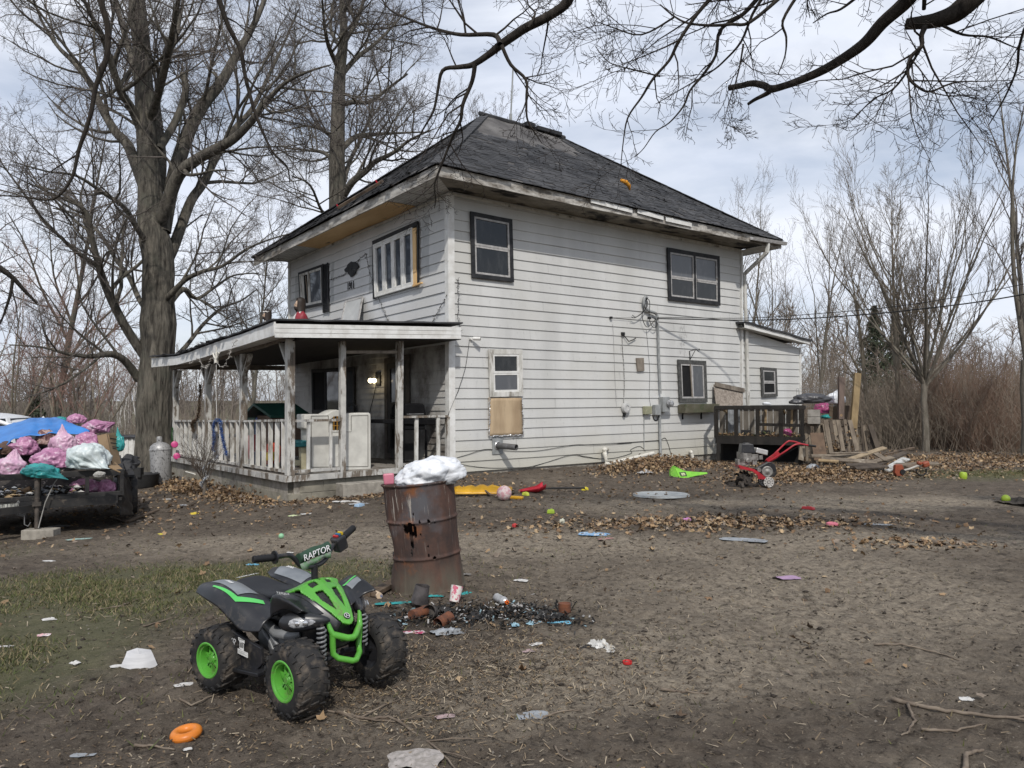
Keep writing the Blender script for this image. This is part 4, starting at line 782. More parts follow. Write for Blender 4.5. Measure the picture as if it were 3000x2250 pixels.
overhang('overhanging_tree','dark bare limbs with a sawn stub hanging into the sky at upper right','tree' and RTk,.36,[
 ([(1740,-40,64),(1690,20,58),(1600,100,52),(1530,180,46),(1450,240,42),(1350,300,38),(1250,345,33),(1180,370,30),(1120,385,32),(1090,370,28),(1040,360,26),(990,370,25),(940,380,24)],cR,6.2,7.6,(8.2,2.6,4.4),4,(.3,.7),3),
 ([(1125,385,22),(1100,405,20),(1050,430,15),(1020,450,12)],cR,7.3,7.5,None,1,(.2,.4),3),
 ([(2040,-60,92),(1960,20,88),(1900,65,78),(1820,90,62),(1760,98,54),(1705,104,46)],cR,6.0,6.3,(8.2,2.6,4.6),3,(.4,.8),3),
 ([(1800,90,26),(1770,150,20),(1770,200,18),(1722,250,16),(1712,330,13),(1760,380,11),(1810,395,9),(1900,360,7),(1990,350,4)],cR,6.2,6.0,None,14,(0.57,1.25),4),
 ([(1770,200,12),(1700,320,10),(1640,390,8),(1560,430,6),(1470,520,4)],cR,6.2,6.5,None,12,(0.46,1.00),4),
 ([(1780,40,16),(1782,0,18),(1790,-120,22)],cR,6.3,6.2,None,2,(.4,.7),3),
 ([(1860,110,12),(1950,150,10),(2060,160,8),(2160,200,5),(2250,230,3)],cR,6.1,6.4,None,10,(0.46,1.12),4),
 ([(890,-40,20),(800,60,16),(720,180,14),(680,260,12),(610,340,11),(560,420,9),(500,510,7),(480,620,5),(470,720,3)],cR,6.6,7.2,(7.6,3,7.6),18,(0.57,1.25),4),
 ([(1080,-30,20),(1000,60,18),(900,130,15),(880,240,12),(820,330,11),(770,390,9),(740,460,8),(680,530,6),(620,570,5),(570,640,4),(530,680,3)],cR,6.8,7.2,(7.6,3,7.2),18,(0.57,1.25),4),
 ([(1180,-30,18),(1030,95,14),(950,105,13),(860,110,12),(760,100,9),(700,70,7),(640,20,5)],cR,6.4,6.9,(7.8,2.8,7.),14,(0.57,1.25),4),
 ([(1240,-30,15),(1170,90,12),(1185,160,9),(1180,240,6),(1150,320,4)],cR,6.3,6.5,(7.8,2.8,6.6),10,(0.46,1.00),4),
 ([(1090,-20,15),(1040,60,12),(990,180,10),(920,260,8),(860,310,7),(740,380,5),(620,450,3)],cR,6.9,7.3,(7.6,3,7.4),14,(0.46,1.12),4),
 ([(1000,190,9),(985,280,7),(965,360,5),(930,470,3),(910,560,2)],cR,6.7,6.8,None,9,(0.34,0.75),4),
 ([(700,75,9),(560,150,7),(440,120,5),(360,90,3)],cR,6.9,7.2,None,10,(0.46,1.00),4),
 ([(640,330,7),(520,300,6),(420,270,4),(360,200,3)],cR,6.8,7.1,None,9,(0.34,0.88),4),
 ([(2212,130,12),(2190,210,11),(2180,300,9),(2130,420,7),(2060,540,4)],cR,5.8,6.2,(8.2,2.6,4.),10,(0.46,1.00),4),
 ([(1500,-20,14),(1420,40,10),(1360,60,7),(1300,100,4)],cR,6.3,6.6,(7.9,2.7,6.),9,(0.34,0.88),4),
 ],41,9.5)
overhang('overhanging_tree','dark forked limb reaching down over the roof ridge from the top of the view','tree' and (6.6,.6),.3,[
 ([(260,-40,42),(230,20,40),(140,80,38),(60,120,37),(0,160,36),(-50,195,34),(-100,235,28),(-170,280,24),(-230,290,20),(-300,305,15),(-322,400,12),(-340,480,10),(-385,560,7),(-420,620,5),(-520,700,3)],cR,7.2,8.2,(6.6,.6,6.8),14,(0.46,1.12),4),
 ([(-52,192,22),(-80,150,20),(-220,150,16),(-330,125,12),(-450,80,9),(-530,40,7),(-570,-20,5)],cR,7.4,8.4,None,14,(0.46,1.12),4),
 ([(-160,275,20),(-172,350,17),(-212,450,15),(-222,520,13),(-252,580,12),(-280,650,10),(-315,740,9),(-335,800,7),(-330,860,5),(-335,900,3)],cR,7.6,8.2,None,14,(0.46,1.00),4),
 ([(-45,195,16),(-5,280,14),(60,345,12),(62,430,10),(65,510,8),(90,560,6),(130,620,3)],cR,7.3,7.5,None,10,(0.34,0.88),4),
 ([(70,120,10),(100,60,8),(70,20,6),(60,-40,4)],cR,7.2,7.4,None,8,(0.34,0.75),4)],42,8.5)
overhang('overhanging_tree','thin dark branches drooping in front of the big maple','tree' and (-9.6,4.2),.32,[
 ([(930,-60,26),(960,40,22),(990,120,20),(1040,220,18),(1060,330,16),(1100,480,14),(1140,580,12),(1180,660,9),(1240,720,7),(1252,790,4)],cL,8.2,8.8,(-9.2,4.4,8.2),9,(0.57,1.25),4),
 ([(420,-60,28),(445,40,26),(465,120,24),(460,250,22),(415,370,19),(390,500,17),(340,650,15),(310,770,12),(230,860,10),(100,850,7),(0,845,5)],cL,8.2,8.6,(-9.4,4.3,7.6),10,(0.57,1.25),4),
 ([(-120,1100,30),(0,1160,25),(60,1205,20),(110,1260,15),(160,1310,10)],cL,7.6,8.,(-9.6,4.2,3.4),4,(.3,.6),3),
 ([(55,1205,14),(45,1270,12),(20,1350,9),(0,1400,6)],cL,7.7,7.8,None,3,(.3,.6),3),
 ([(1060,330,9),(1150,420,7),(1230,440,5),(1320,470,3)],cL,8.4,8.6,None,8,(0.46,1.00),4)],43,8.5)
# --- brush, thickets, far wood
def bush(name,label,P,n,H,spread,mat,seed,group=None,w_=.007):
    r=random.Random(seed); t=Wood()
    for k in range(n):
        a=r.uniform(0,2*PI); q=V((math.cos(a),math.sin(a),0))*r.uniform(0,.45*spread); d=V((math.cos(a)*r.uniform(0,.6),math.sin(a)*r.uniform(0,.6),1)).normalized(); h=H*r.uniform(.55,1.05)
        pts=[q];rr=[w_]
        for i in range(4): d=(d+rv(r)*.12).normalized(); q=q+d*h/4; pts.append(q); rr.append(w_*(1-.2*(i+1)))
        t.add(pts,rr,3)
        for c in range(4):
            i=r.randint(1,3); p=pts[i]; e=(d+rv(r)*.5).normalized(); l=h*r.uniform(.15,.35); t.add([p,p+e*l*.5,p+(e+V((0,0,.25))).normalized()*l],[w_*.6,w_*.45,w_*.3],3)
    o=t.build(name,mat); o.location=P; return tag(o,label,'bush',group)
BRU=M('reddish_stems',(.24,.16,.12),(.17,.12,.09),rough=.9,spec=.1); BRG=M('grey_brush_stems',(.2,.165,.13),(.28,.24,.19),rough=.9,spec=.1)
bush('thicket_bush','dense reddish brown thicket right of the many stemmed yard tree',gd(2815,25.5),560,3.6,2.3,BRU,51)
bush('thicket_bush','lower reddish brush in front of the tall thicket',gd(2885,24),260,2.1,2.,BRU,56,None,.006)
bush('thicket_bush','reddish brush furthest right along the yard edge',gd(2985,26),330,3.,2.4,BRU,52)
bush('thicket_bush','grey tangled brush between the thicket and the right edge',gd(2925,27.5),260,3.4,2.6,BRG,57)
bush('thicket_bush','thin brown brush just behind the many stemmed yard tree',gd(2690,27),240,2.6,2.2,BRG,53)
bush('thicket_bush','pale tangled brush behind the lumber heap',gd(2600,26),200,2.3,2.4,BRG,58)
def wood_arc(name,n,r0,r1,a0,a1,H,seed,mats,nb=16,dz_=0):
    r=random.Random(seed); t=Wood()
    for k in range(n):
        rr_=r.uniform(r0,r1); a=R(r.uniform(a0,a1)); x,y=rr_*math.sin(a),rr_*math.cos(a)
        u,v=toh(V((x,y,0))).xy
        if -4<u<14 and -2<v<11: continue
        b=V((x,y,float(gz(x,y))-.2+dz_)); h=r.uniform(*H); ln=V((r.gauss(0,.06),r.gauss(0,.06),1)); pts=[b+ln*h*i/4+rv(r)*h*.012*i for i in range(5)]; w_=h*.011
        t.add(pts,[w_*(1-.22*i) for i in range(5)],4)
        for c in range(nb):
            f=r.uniform(.25,1); i=min(3,int(f*4)); p=pts[i].lerp(pts[i+1],f*4-i); e=(V((r.gauss(0,1),r.gauss(0,1),r.uniform(.3,1.4)))).normalized(); l=h*r.uniform(.14,.34)*(1.25-.7*f)
            q=[p,p+e*l*.5+rv(r)*l*.06,p+(e+V((0,0,.2))).normalized()*l]; t.add(q,[w_*.3,w_*.22,w_*.1],3)
            for c2 in range(5):
                p2=q[1].lerp(q[2],r.random()); e2=(e+rv(r)*.7+V((0,0,.3))).normalized(); l2=l*r.uniform(.25,.5); t.add([p2,p2+e2*l2*.5,p2+e2*l2+rv(r)*l2*.1],[w_*.13,w_*.11,w_*.07],3)
    return kind(t.build(name,mats),'stuff')
FW1_=M('far_wood_brown',(.24,.2,.165),(.16,.13,.108),sc=.2,rough=.95,spec=.05); FW2_=M('far_wood_grey',(.22,.19,.165),(.16,.135,.115),sc=.2,rough=.95,spec=.05)
wood_arc('woodland',330,46,105,17,47,(4.5,9),61,FW1_,18); wood_arc('woodland',520,75,170,-46,10,(8.,11),62,FW2_); wood_arc('woodland',70,44,66,-46,-26,(4,7),66,FW2_)
def brush(name,n,r0,r1,a0,a1,H,seed,mat):
    r=random.Random(seed); t=Wood()
    for k in range(n):
        rr_=r0+(r1-r0)*r.random()**1.2; a=R(r.uniform(a0,a1)); x,y=rr_*math.sin(a),rr_*math.cos(a); u,v=toh(V((x,y,0))).xy
        if -5<u<14 and -3<v<11: continue
        b=V((x,y,float(gz(x,y))-.05)); h=r.uniform(*H); d=V((r.gauss(0,.45),r.gauss(0,.45),1)).normalized(); w_=.004*rr_/22
        pts=[b,b+d*h*.5,b+(d+rv(r)*.2).normalized()*h]; t.add(pts,[w_,w_*.8,w_*.4],3)
        for c in range(3): p=pts[0].lerp(pts[2],r.uniform(.3,.9)); e=(d+rv(r)*.6).normalized()*h*r.uniform(.2,.5); t.add([p,p+e*.5,p+e+V((0,0,.1*h))],[w_*.6,w_*.5,w_*.3],3)
    return kind(t.build(name,mat),'stuff')
brush('undergrowth',8000,27,60,18,47,(.6,3.2),71,BRG); brush('undergrowth',1500,31,46,20,44,(.5,2.6),73,BRU); brush('undergrowth',9000,38,95,-46,-4,(.8,2.8),72,BRG)
# birches and evergreens
WB=M('white_birch_bark',(.55,.53,.5),(.35,.33,.3),sc=6,st=(1,1,3),dirt=(.06,.05,.05),da=.62)
bir=None
for i in range(12):
    P=gd(318+i*9.5+rnd.uniform(-4,4),58+rnd.uniform(-4,6))
    if bir is None:
        t=Wood(); r=random.Random(5); pts=[V((rnd.gauss(0,.03)*k,0,k*.9-.2)) for k in range(7)]; t.add(pts,[.07,.065,.06,.05,.04,.03,.015],6); sprout(t,t,r,pts,[.05]*7,9,(.8,1.4),3,4,.35,1.,.4); bir=t.build('birch_tree',WB)
        o=bir
    else: o=bir.copy(); COL.objects.link(o)
    o.location=P; o.rotation_euler=(rnd.gauss(0,.04),rnd.gauss(0,.04),rnd.uniform(0,6)); s=rnd.uniform(.8,1.15); o.scale=(s,s,s); tag(o,'thin white birch trunk in the distant wood left of the big maple','tree','white birches left of the maple')
def conifer(label,P,H,seed):
    r=random.Random(seed); e=T('pine_tree',label,'tree',P); m=MB(); m.tube([(0,0,-.2),(0,0,H)],[H*.02,.01],6); m.build('trunk',BK,e)
    n=5200; z=np.array([r.random()**.8 for _ in range(n)]); a=np.array([r.uniform(0,2*PI) for _ in range(n)]); rd=np.array([r.random()**.5 for _ in range(n)])*(1-z)*H*.26*(1+.35*np.sin(z*38)); c=np.stack([rd*np.cos(a),rd*np.sin(a),H*(.12+.88*z)-rd*.25],-1)
    g=np.random.default_rng(seed); o1=g.normal(0,.11,(n,3)); o2=g.normal(0,.11,(n,3)); npmesh('crown',np.stack([c,c+o1,c+o2],1).reshape(-1,3),np.arange(n*3).reshape(-1,3),M('pine_needles',(.035,.05,.028),(.05,.06,.035),rough=.9),e)
conifer('dark green pine behind the pale trees on the right',gd(2565,52),8.3,1); conifer('second dark pine behind the yard trees',gd(2630,58),8.6,2); conifer('small dark pine behind the car at far left',gd(105,46),4.6,3)
# far pale shed roof seen past the maple
# ================================================================ toy quad bike
GRN=M('green_plastic',(.1,.36,.045),(.08,.3,.04),rough=.32,sc=4,spec=.5,dirt=(.13,.14,.07),da=.56,db=.72,dsc=11)
BPL=M('black_plastic',(.012,.013,.015),(.02,.02,.023),rough=.33,sc=5,spec=.5,dirt=(.075,.066,.056),da=.55,db=.7,dsc=13)
SEATM=M('seat_plastic',(.014,.015,.018),(.019,.02,.023),rough=.5,spec=.4,bump=.1,bsc=220,bd=.002)
TYRE=M('muddy_tyre',(.016,.016,.017),(.03,.028,.026),rough=.75,sc=7,dirt=(.11,.09,.07),da=.5,db=.72,dsc=16,spec=.3,bump=.3,bsc=60,bd=.004)
SILV=M('silver_decal',(.2,.215,.23),(.15,.165,.18),rough=.35,sc=8); LIME=M('lime_decal',(.1,.5,.12),(.08,.42,.1),rough=.35); WTXT=M('white_lettering',(.75,.75,.75),(.6,.6,.6),rough=.5)
GUN=M('gunmetal_plastic',(.19,.195,.2),(.13,.135,.14),rough=.38,spec=.5,dirt=(.12,.1,.085),da=.64); LENS=M('clear_lens',(.42,.43,.44),(.12,.12,.13),rough=.12,sc=40,spec=.7); DECG=M('dark_green_pad',(.025,.06,.035),(.02,.05,.03),rough=.6)
GRIL=M('honeycomb_grille',(.01,.01,.01),(.03,.03,.03),sc=90,rough=.6,dirt=(.2,.15,.1),da=.64,dsc=20)
fwv=V((.823,-.568,0)); ap=V((-1.19,4.20,0)); ap.z=ground(ap.x,ap.y)+.012
atv=T('toy_quad_bike','muddy green and black ride-on quad bike with green wheels in the foreground dirt','ride-on toy',ap,math.atan2(fwv.y,fwv.x)); atv.scale=(.96,.96,.955)
def cr2(P,t): # catmull through list of vectors, t in [0,1]
    n=len(P)-1; x=min(max(t,0),1)*n; i=min(int(x),n-1); f=x-i; a,b,c,d=P[max(i-1,0)],P[i],P[i+1],P[min(i+2,n)]
    return .5*((2*b)+(c-a)*f+(2*a-5*b+4*c-d)*f*f+(3*b-a-3*c+d)*f**3)
class Patch:
    def __init__(s,rows,mir=1): s.r=[[V((p[0],p[1]*mir,p[2])) for p in q] for q in rows]; s.m=mir
    def e(s,a,b,o=0):
        f=lambda a,b:cr2([cr2(q,b) for q in s.r],a)
        p=f(a,b)
        if o:
            h=.01; n=(f(min(a+h,1),b)-f(max(a-h,0),b)).cross(f(a,min(b+h,1))-f(a,max(b-h,0)))
            if n.length>0: n.normalize(); p=p+n*o*(1 if n.z*1>=-.3 else -1)
        return p
    def mesh(s,mb,n=16,m=16,a0=0,a1=1,b0=0,b1=1,o=0):
        return mb.grid([[s.e(a0+(a1-a0)*i/n,b0+(b1-b0)*j/m,o) for j in range(m+1)] for i in range(n+1)])
    def quad(s,mb,q,o,n=8):
        """decal on parameter quad"""
        return mb.grid([[s.e(*[(q[0][k]*(1-i/n)+q[1][k]*i/n)*(1-j/n)+(q[3][k]*(1-i/n)+q[2][k]*i/n)*j/n for k in (0,1)],o) for j in range(n+1)] for i in range(n+1)])
def wheel(x,y,r,w_,steer,side):
    e=bpy.data.objects.new('wheel',None); COL.objects.link(e); e.parent=atv; e.location=(x,y,r+.002); e.rotation_euler=(0,0,steer)
    h=w_/2; n=72; rr=r*.54
    pr=[(rr*.98,-h*.86),(rr*1.06,-h*.97),(r*.74,-h*1.02),(r*.88,-h*.93),(r*.955,-h*.72),(r*.985,-h*.4),(r*.99,0),(r*.985,h*.4),(r*.955,h*.72),(r*.88,h*.93),(r*.74,h*1.02),(rr*1.06,h*.97),(rr*.98,h*.86)]
    m=MB(); m.lathe([(a,b) for a,b in pr],n,(0,0,0),(0,1,0))
    k=18
    for i in range(k):  # lugs
        for row,(yy,sw,off) in enumerate(((-h*.62,.34,0),(-.0,.3,.5),(h*.62,.34,0))):
            a=2*PI*(i+off+(.12 if yy>0 else 0))/k; c=V((math.cos(a),0,math.sin(a))); tn=V((-math.sin(a),0,math.cos(a))); ax=V((0,1,0)); b=c*(r*(.975 if row==1 else .95))+ax*yy; hw=h*sw; ht=r*.105; sk=.35 if row==0 else (-.35 if row==2 else .15*(-1)**i)
            ax2=(ax+tn*sk).normalized(); t2=tn
            top=c*r*.045
            m.hexa([b-ax2*hw-t2*ht*.5,b+ax2*hw-t2*ht*.5,b+ax2*hw+t2*ht*.5,b-ax2*hw+t2*ht*.5],[b-ax2*hw*.8-t2*ht*.35+top,b+ax2*hw*.8-t2*ht*.35+top,b+ax2*hw*.8+t2*ht*.35+top,b-ax2*hw*.8+t2*ht*.35+top])
        for s in (-1,1):
            a=2*PI*(i+.5)/k; c=V((math.cos(a),0,math.sin(a))); tn=V((-math.sin(a),0,math.cos(a))); b=c*r*.87+V((0,s*h*.92,0)); nn_=(c*.5+V((0,s,0))).normalized(); u=tn; v_=nn_.cross(u)
            m.hexa([b-u*r*.06-v_*r*.07,b+u*r*.06-v_*r*.07,b+u*r*.05+v_*r*.07,b-u*r*.05+v_*r*.07],[b-u*r*.045-v_*r*.06+nn_*.009,b+u*r*.045-v_*r*.06+nn_*.009,b+u*r*.035+v_*r*.06+nn_*.009,b-u*r*.035+v_*r*.06+nn_*.009])
    m.build('tyre',TYRE,e,40)
    m=MB(); s=side
    m.lathe([(rr*1.05,s*h*.96),(rr*1.0,s*h*1.0),(rr*.93,s*h*.98),(rr*.9,s*h*.86),(rr*.82,s*h*.84),(rr*.78,s*h*.62),(rr*.76,s*h*.25),(rr*.3,s*h*.2),(0,s*h*.2)],40,(0,0,0),(0,1,0))
    m.lathe([(rr*.3,s*h*.2),(rr*.3,s*h*.62),(rr*.26,s*h*.68),(rr*.2,s*h*.68),(rr*.18,s*h*.74),(0,s*h*.75)],24,(0,0,0),(0,1,0))
    for i in range(7):
        a=2*PI*i/7+.2; c=V((math.cos(a),0,math.sin(a))); t_=V((-math.sin(a),0,math.cos(a))); yo=V((0,s,0))
        p=c*rr*.28+yo*h*.58; q_=c*rr*.78+yo*h*.4
        m.beam(p,q_,.011,.022,yo); m.beam(c*rr*.26+t_*.012+yo*h*.45,c*rr*.77+t_*.016+yo*h*.3,.008,.03,yo)
    m.build('rim',GRN,e,35)
    m=MB(); m.lathe([(rr*1.0,-s*h*.84),(rr*.7,-s*h*.55),(rr*.3,-s*h*.6),(0,-s*h*.6)],30,(0,0,0),(0,1,0)); m.build('hub_cover',BPL,e,40)
wheel(.355,-.29,.188,.17,R(-7),-1); wheel(.355,.29,.188,.17,R(-7),1); wheel(-.285,-.29,.176,.18,0,-1); wheel(-.285,.29,.176,.18,0,1)
for mir in (1,-1):
    rf_=Patch([[(-.505,-.30,.505),(-.515,-.275,.535),(-.505,-.235,.55),(-.46,-.16,.54)],[(-.37,-.325,.49),(-.37,-.29,.548),(-.37,-.2,.572),(-.36,-.11,.535)],[(-.24,-.335,.465),(-.23,-.3,.535),(-.23,-.21,.555),(-.24,-.11,.515)],[(-.14,-.335,.415),(-.12,-.3,.485),(-.11,-.21,.512),(-.11,-.11,.49)],[(-.05,-.325,.37),(-.02,-.285,.43),(-.01,-.2,.465),(.0,-.11,.455)],[(.05,-.285,.37),(.06,-.25,.42),(.06,-.18,.44),(.07,-.11,.43)]],mir)
    m=MB(); rf_.mesh(m,24,16); f=m.build('rear_fender',BPL,atv,180,solid=.008); f.modifiers[0].offset=0
    m=MB(); rf_.quad(m,[(.12,.5),(.5,.48),(.55,.84),(.2,.88)],.007); m.build('silver_panel',SILV,f,180)
    m=MB(); rf_.quad(m,[(.2,.36),(.55,.36),(.55,.46),(.2,.4)],.008); rf_.quad(m,[(.55,.36),(.74,.72),(.68,.76),(.52,.46)],.008); m.build('stripe',LIME,f,180)
    p=rf_.e(.28,.6,.012); px_=(rf_.e(.4,.6)-rf_.e(.2,.6))*(1 if mir>0 else -1); py_=(rf_.e(.28,.8)-rf_.e(.28,.5))
    text('700R',.032,WTXT,'number',f,frame(p,px_ if mir>0 else px_,py_ if mir>0 else py_),.0006,shear=.3)
    ff=Patch([[(.05,-.14,.53),(.15,-.145,.555),(.25,-.13,.53),(.345,-.1,.47)],[(.06,-.18,.515),(.15,-.185,.54),(.245,-.18,.525),(.325,-.15,.475)],[(.085,-.225,.52),(.15,-.24,.565),(.25,-.245,.555),(.325,-.215,.505)],[(.1,-.25,.505),(.15,-.275,.572),(.27,-.275,.562),(.37,-.262,.525)],[(.1,-.25,.45),(.15,-.265,.48),(.23,-.26,.515),(.30,-.235,.50)]],mir)
    m=MB(); ff.mesh(m,20,20); g=m.build('front_fender',BPL,atv,180,solid=.008); g.modifiers[0].offset=0
    if mir<0:
        m=MB(); ff.quad(m,[(.3,.5),(.66,.52),(.6,.66),(.3,.7)],.006); m.build('silver_panel',SILV,g,180)
        m=MB(); ff.quad(m,[(.2,.46),(.68,.47),(.66,.5),(.22,.5)],.007); m.build('stripe',LIME,g,180)
    # headlight pod
    e1=V((.8,.6*mir,.05)); nn_=V((.62,-.78*mir,.12)).normalized(); e1=(e1-nn_*e1.dot(nn_)).normalized(); e2=nn_.cross(e1); hc=V((.305,-.195*mir,.445))
    def blob(mb,c,a,b,d,pw=1.):
        rows=[]
        for i in range(13):
            th_=PI*i/12; rows.append([c+e1*(a*math.cos(th_))+(e2*math.cos(ph)*b+nn_*math.sin(ph)*d)*math.sin(th_)*(1-.35*math.cos(th_)) for ph in np.linspace(0,2*PI,19)])
        mb.grid(rows)
    m=MB(); blob(m,hc,.135,.05,.04); h=m.build('headlight_pod',BPL,atv,180)
    m=MB(); blob(m,hc+nn_*.014+e1*-.006,.09,.033,.032); hl=m.build('headlight',LENS,h,180)
    m=MB()
    for dx in (-.03,.012): m.lathe([(0,0),(.014,.004),(.011,.008),(0,.01)],10,hc+nn_*.045+e1*dx,nn_)
    m.build('bulb',M('chrome_bulb',(.75,.75,.75),rough=.15,metal=.9),hl)
    # shock absorber
    m=MB(); co=[(.385+.022*math.cos(a),-.15*mir+.022*math.sin(a),.25+.17*a/(2*PI*7)) for a in np.linspace(0,2*PI*7,98)]; m.tube(co,.006,6); m.build('spring',GUN,atv,60)
    m=MB(); m.tube([(.385,-.15*mir,.2),(.385,-.15*mir,.44)],.012,10); m.tube([(.355,-.28*mir,.19),(.36,-.02*mir,.24)],.018,8); m.beam((.33,-.24*mir,.17),(.25,-.04*mir,.2),.05,.02); m.build('suspension_arm',BPL,atv,40)
    # foot board
    m=MB(); y0,y1=-.335*mir,-.15*mir
    m.prism([(-.235,.34),(-.2,.335),(.06,.285),(.07,.20),(.03,.165),(-.14,.14),(-.165,.16),(-.235,.27)],(0,-.285*mir,0),(1,0,0),(0,0,1),(0,.02*mir,0)); m.hexa([(-.16,y0,.135),(.1,y0,.15),(.1,y1,.15),(-.16,y1,.135)],[(-.16,y0,.155),(.1,y0,.17),(.1,y1,.17),(-.16,y1,.155)])
    for i in range(7): m.beam((-.13+i*.03,y0+.005*mir,.158),(-.13+i*.03,y1,.158),.008,.008)
    fb=m.build('foot_board',BPL,atv,bevel=.006)
    if mir==1:
        def lab(x0,x1,z0,z1,name,mat,o=.0): m=MB(); y=-.3065*mir-o; m.add([V((x0,y,z0)),V((x1,y,z0-.01)),V((x1,y,z1-.01)),V((x0,y,z1))],[(0,1,2,3)]); return m.build(name,mat,fb)
        LABM=M('white_label',(.62,.62,.6),(.5,.5,.48),rough=.6); INK=M('black_ink',(.02,.02,.02))
        for a in ((-.105,-.05,.305,.322),(-.095,-.056,.262,.303),(-.11,-.02,.232,.26)): lab(*a,'sticker',LABM)
        m=MB()
        for i in range(12): x=-.091+i*.0028; m.add([V((x,-.3075,.268)),V((x+.0012+.0008*(i%3==0),-.3075,.268)),V((x+.0012+.0008*(i%3==0),-.3075,.296)),V((x,-.3075,.296))],[(0,1,2,3)]); m.add([V((x-.008+i*.001,-.3075,.308)),V((x-.0066+i*.001,-.3075,.308)),V((x-.0066+i*.001,-.3075,.317)),V((x-.008+i*.001,-.3075,.317))],[(0,1,2,3)])
        for i in range(3): m.add([V((-.104,-.3075,.238+i*.006)),V((-.03-.02*(i%2),-.3075,.234+i*.006)),V((-.03-.02*(i%2),-.3075,.2352+i*.006)),V((-.104,-.3075,.2392+i*.006))],[(0,1,2,3)])
        m.build('barcode',INK,fb)
        text('JR',.06,M('grey_lettering',(.4,.4,.4)),'lettering',fb,frame((-.155,-.3075,.285),(1,0,-.1),(0,0,1)),.0005,shear=.35)
# seat and tank, frame, engine
def loft(mb,secs,n=20,p=2.6):
    rows=[]
    for (x,w_,z0,z1) in secs:
        rows.append([V((x,w_*math.copysign(abs(math.cos(a))**(2/p),math.cos(a)),(z0+z1)/2+(z1-z0)/2*math.copysign(abs(math.sin(a))**(2/p),math.sin(a)))) for a in np.linspace(0,2*PI,n+1)])
    mb.grid(rows); c=len(rows)
    for r_ in (rows[0],rows[-1]): mb.add(r_[:-1],[tuple(range(len(r_)-1))])
m=MB(); loft(m,[(-.47,.07,.49,.535),(-.44,.1,.47,.552),(-.38,.115,.46,.55),(-.28,.12,.45,.532),(-.16,.115,.44,.522),(-.05,.1,.44,.53),(.04,.085,.44,.552),(.09,.07,.45,.56)],24,3); st=m.build('seat',SEATM,atv,180,subd=1)
text('YAMAHA',.035,WTXT,'lettering',st,frame((-.445,0,.556),(0,-1,0),(1,0,.1)),.0005)
m=MB(); loft(m,[(-.42,.1,.3,.47),(-.2,.13,.22,.46),(.05,.12,.2,.5),(.25,.12,.24,.53),(.38,.07,.28,.44)],16,4); m.tube([(-.285,-.24,.18),(-.285,.24,.18)],.02,10); m.build('frame',BPL,atv,60)
m=MB(); loft(m,[(-.16,.135,.18,.36),(-.05,.15,.17,.38),(.08,.15,.19,.385),(.17,.13,.22,.38)],16,3); 
for mir in (-1,1):
    m.tube([(-.12,.14*mir,.37),(-.02,.165*mir,.36),(.05,.17*mir,.335),(.14,.15*mir,.33),(.18,.12*mir,.34)],[.02,.028,.03,.03,.02],12)
    m.tube([(-.1,.155*mir,.33),(-.02,.16*mir,.27),(.03,.16*mir,.2)],.012,8); m.tube([(-.05,.155*mir,.34),(.03,.165*mir,.28),(.08,.16*mir,.22)],.012,8); m.lathe([(.045,0),(.045,.015),(.03,.02),(0,.02)],16,(-.0,.145*mir,.26),(0,mir,0))
m.build('engine_cover',GUN,atv,50)
# hood: raster of a domed surface with grille openings
def hz0(x): return float(np.interp(x,[.0,.08,.15,.19,.24,.3,.37,.43,.445],[.545,.578,.612,.622,.594,.545,.488,.425,.405]))
def hzz(x,y): return hz0(x)-1.6*y*y*(1+.5*(x>.2))
half=[(.0,.14),(.06,.145),(.12,.14),(.2,.134),(.27,.116),(.33,.088),(.39,.06),(.43,.036),(.447,0)]
def inpoly(x,y,P):
    c=False; n=len(P); j=n-1
    for i in range(n):
        if (P[i][1]>y)!=(P[j][1]>y) and x<(P[j][0]-P[i][0])*(y-P[i][1])/(P[j][1]-P[i][1])+P[i][0]: c=not c
        j=i
    return c
H1=[(.25,.082),(.262,.03),(.30,.022),(.375,.03),(.345,.052),(.3,.075)]; H2=[(.175,.034),(.228,.026),(.226,.078),(.19,.085),(.175,.07)]; H0=[(.15,-.03),(.19,-.016),(.205,0),(.19,.016),(.15,.03)]
m=MB(); g_=MB(); st_=.0035; xs=np.arange(0,.45,st_); ys=np.arange(-.14,.14,st_)
for x in xs:
    for y in ys:
        cx,cy=x+st_/2,abs(y+st_/2)
        if cy>float(np.interp(cx,[p[0] for p in half],[p[1] for p in half])): continue
        dead=inpoly(cx,cy,H1) or inpoly(cx,cy,H2) or inpoly(cx,y+st_/2,H0)
        back=cx<.1 and cy<.055-.2*(cx)*0 and cx<.085
        if back: continue
        tgt=g_ if dead else m
        tgt.add([V((a,b,hzz(a,b)+(-.014 if dead else .005*math.exp(-(b/.014)**2)*float(ss(.2,.27,a))))) for a,b in ((x,y),(x+st_,y),(x+st_,y+st_),(x,y+st_))],[(0,1,2,3)])
def weld(mb,name,mat,par,solid):
    o=mb.build(name,mat,par,180); bm=bmesh.new(); bm.from_mesh(o.data); bmesh.ops.remove_doubles(bm,verts=bm.verts,dist=.0004); bm.to_mesh(o.data); bm.free(); md=o.modifiers.new('s','SOLIDIFY'); md.thickness=solid; md.offset=-1; return o
hd=weld(m,'hood',GRN,atv,.016); weld(g_,'grille',GRIL,hd,.004)
m=MB(); m.lathe([(.0,.0),(.02,.0),(.02,.003),(0,.003)],20,(.415,0,hzz(.415,0)+.006),(.65,0,.75)); em=m.build('emblem',BPL,hd)
m=MB(); c=V((.417,0,hzz(.415,0)+.01)); ex=V((0,1,0)); ey=V((-.75,0,.65)); nrm=V((.65,0,.75))
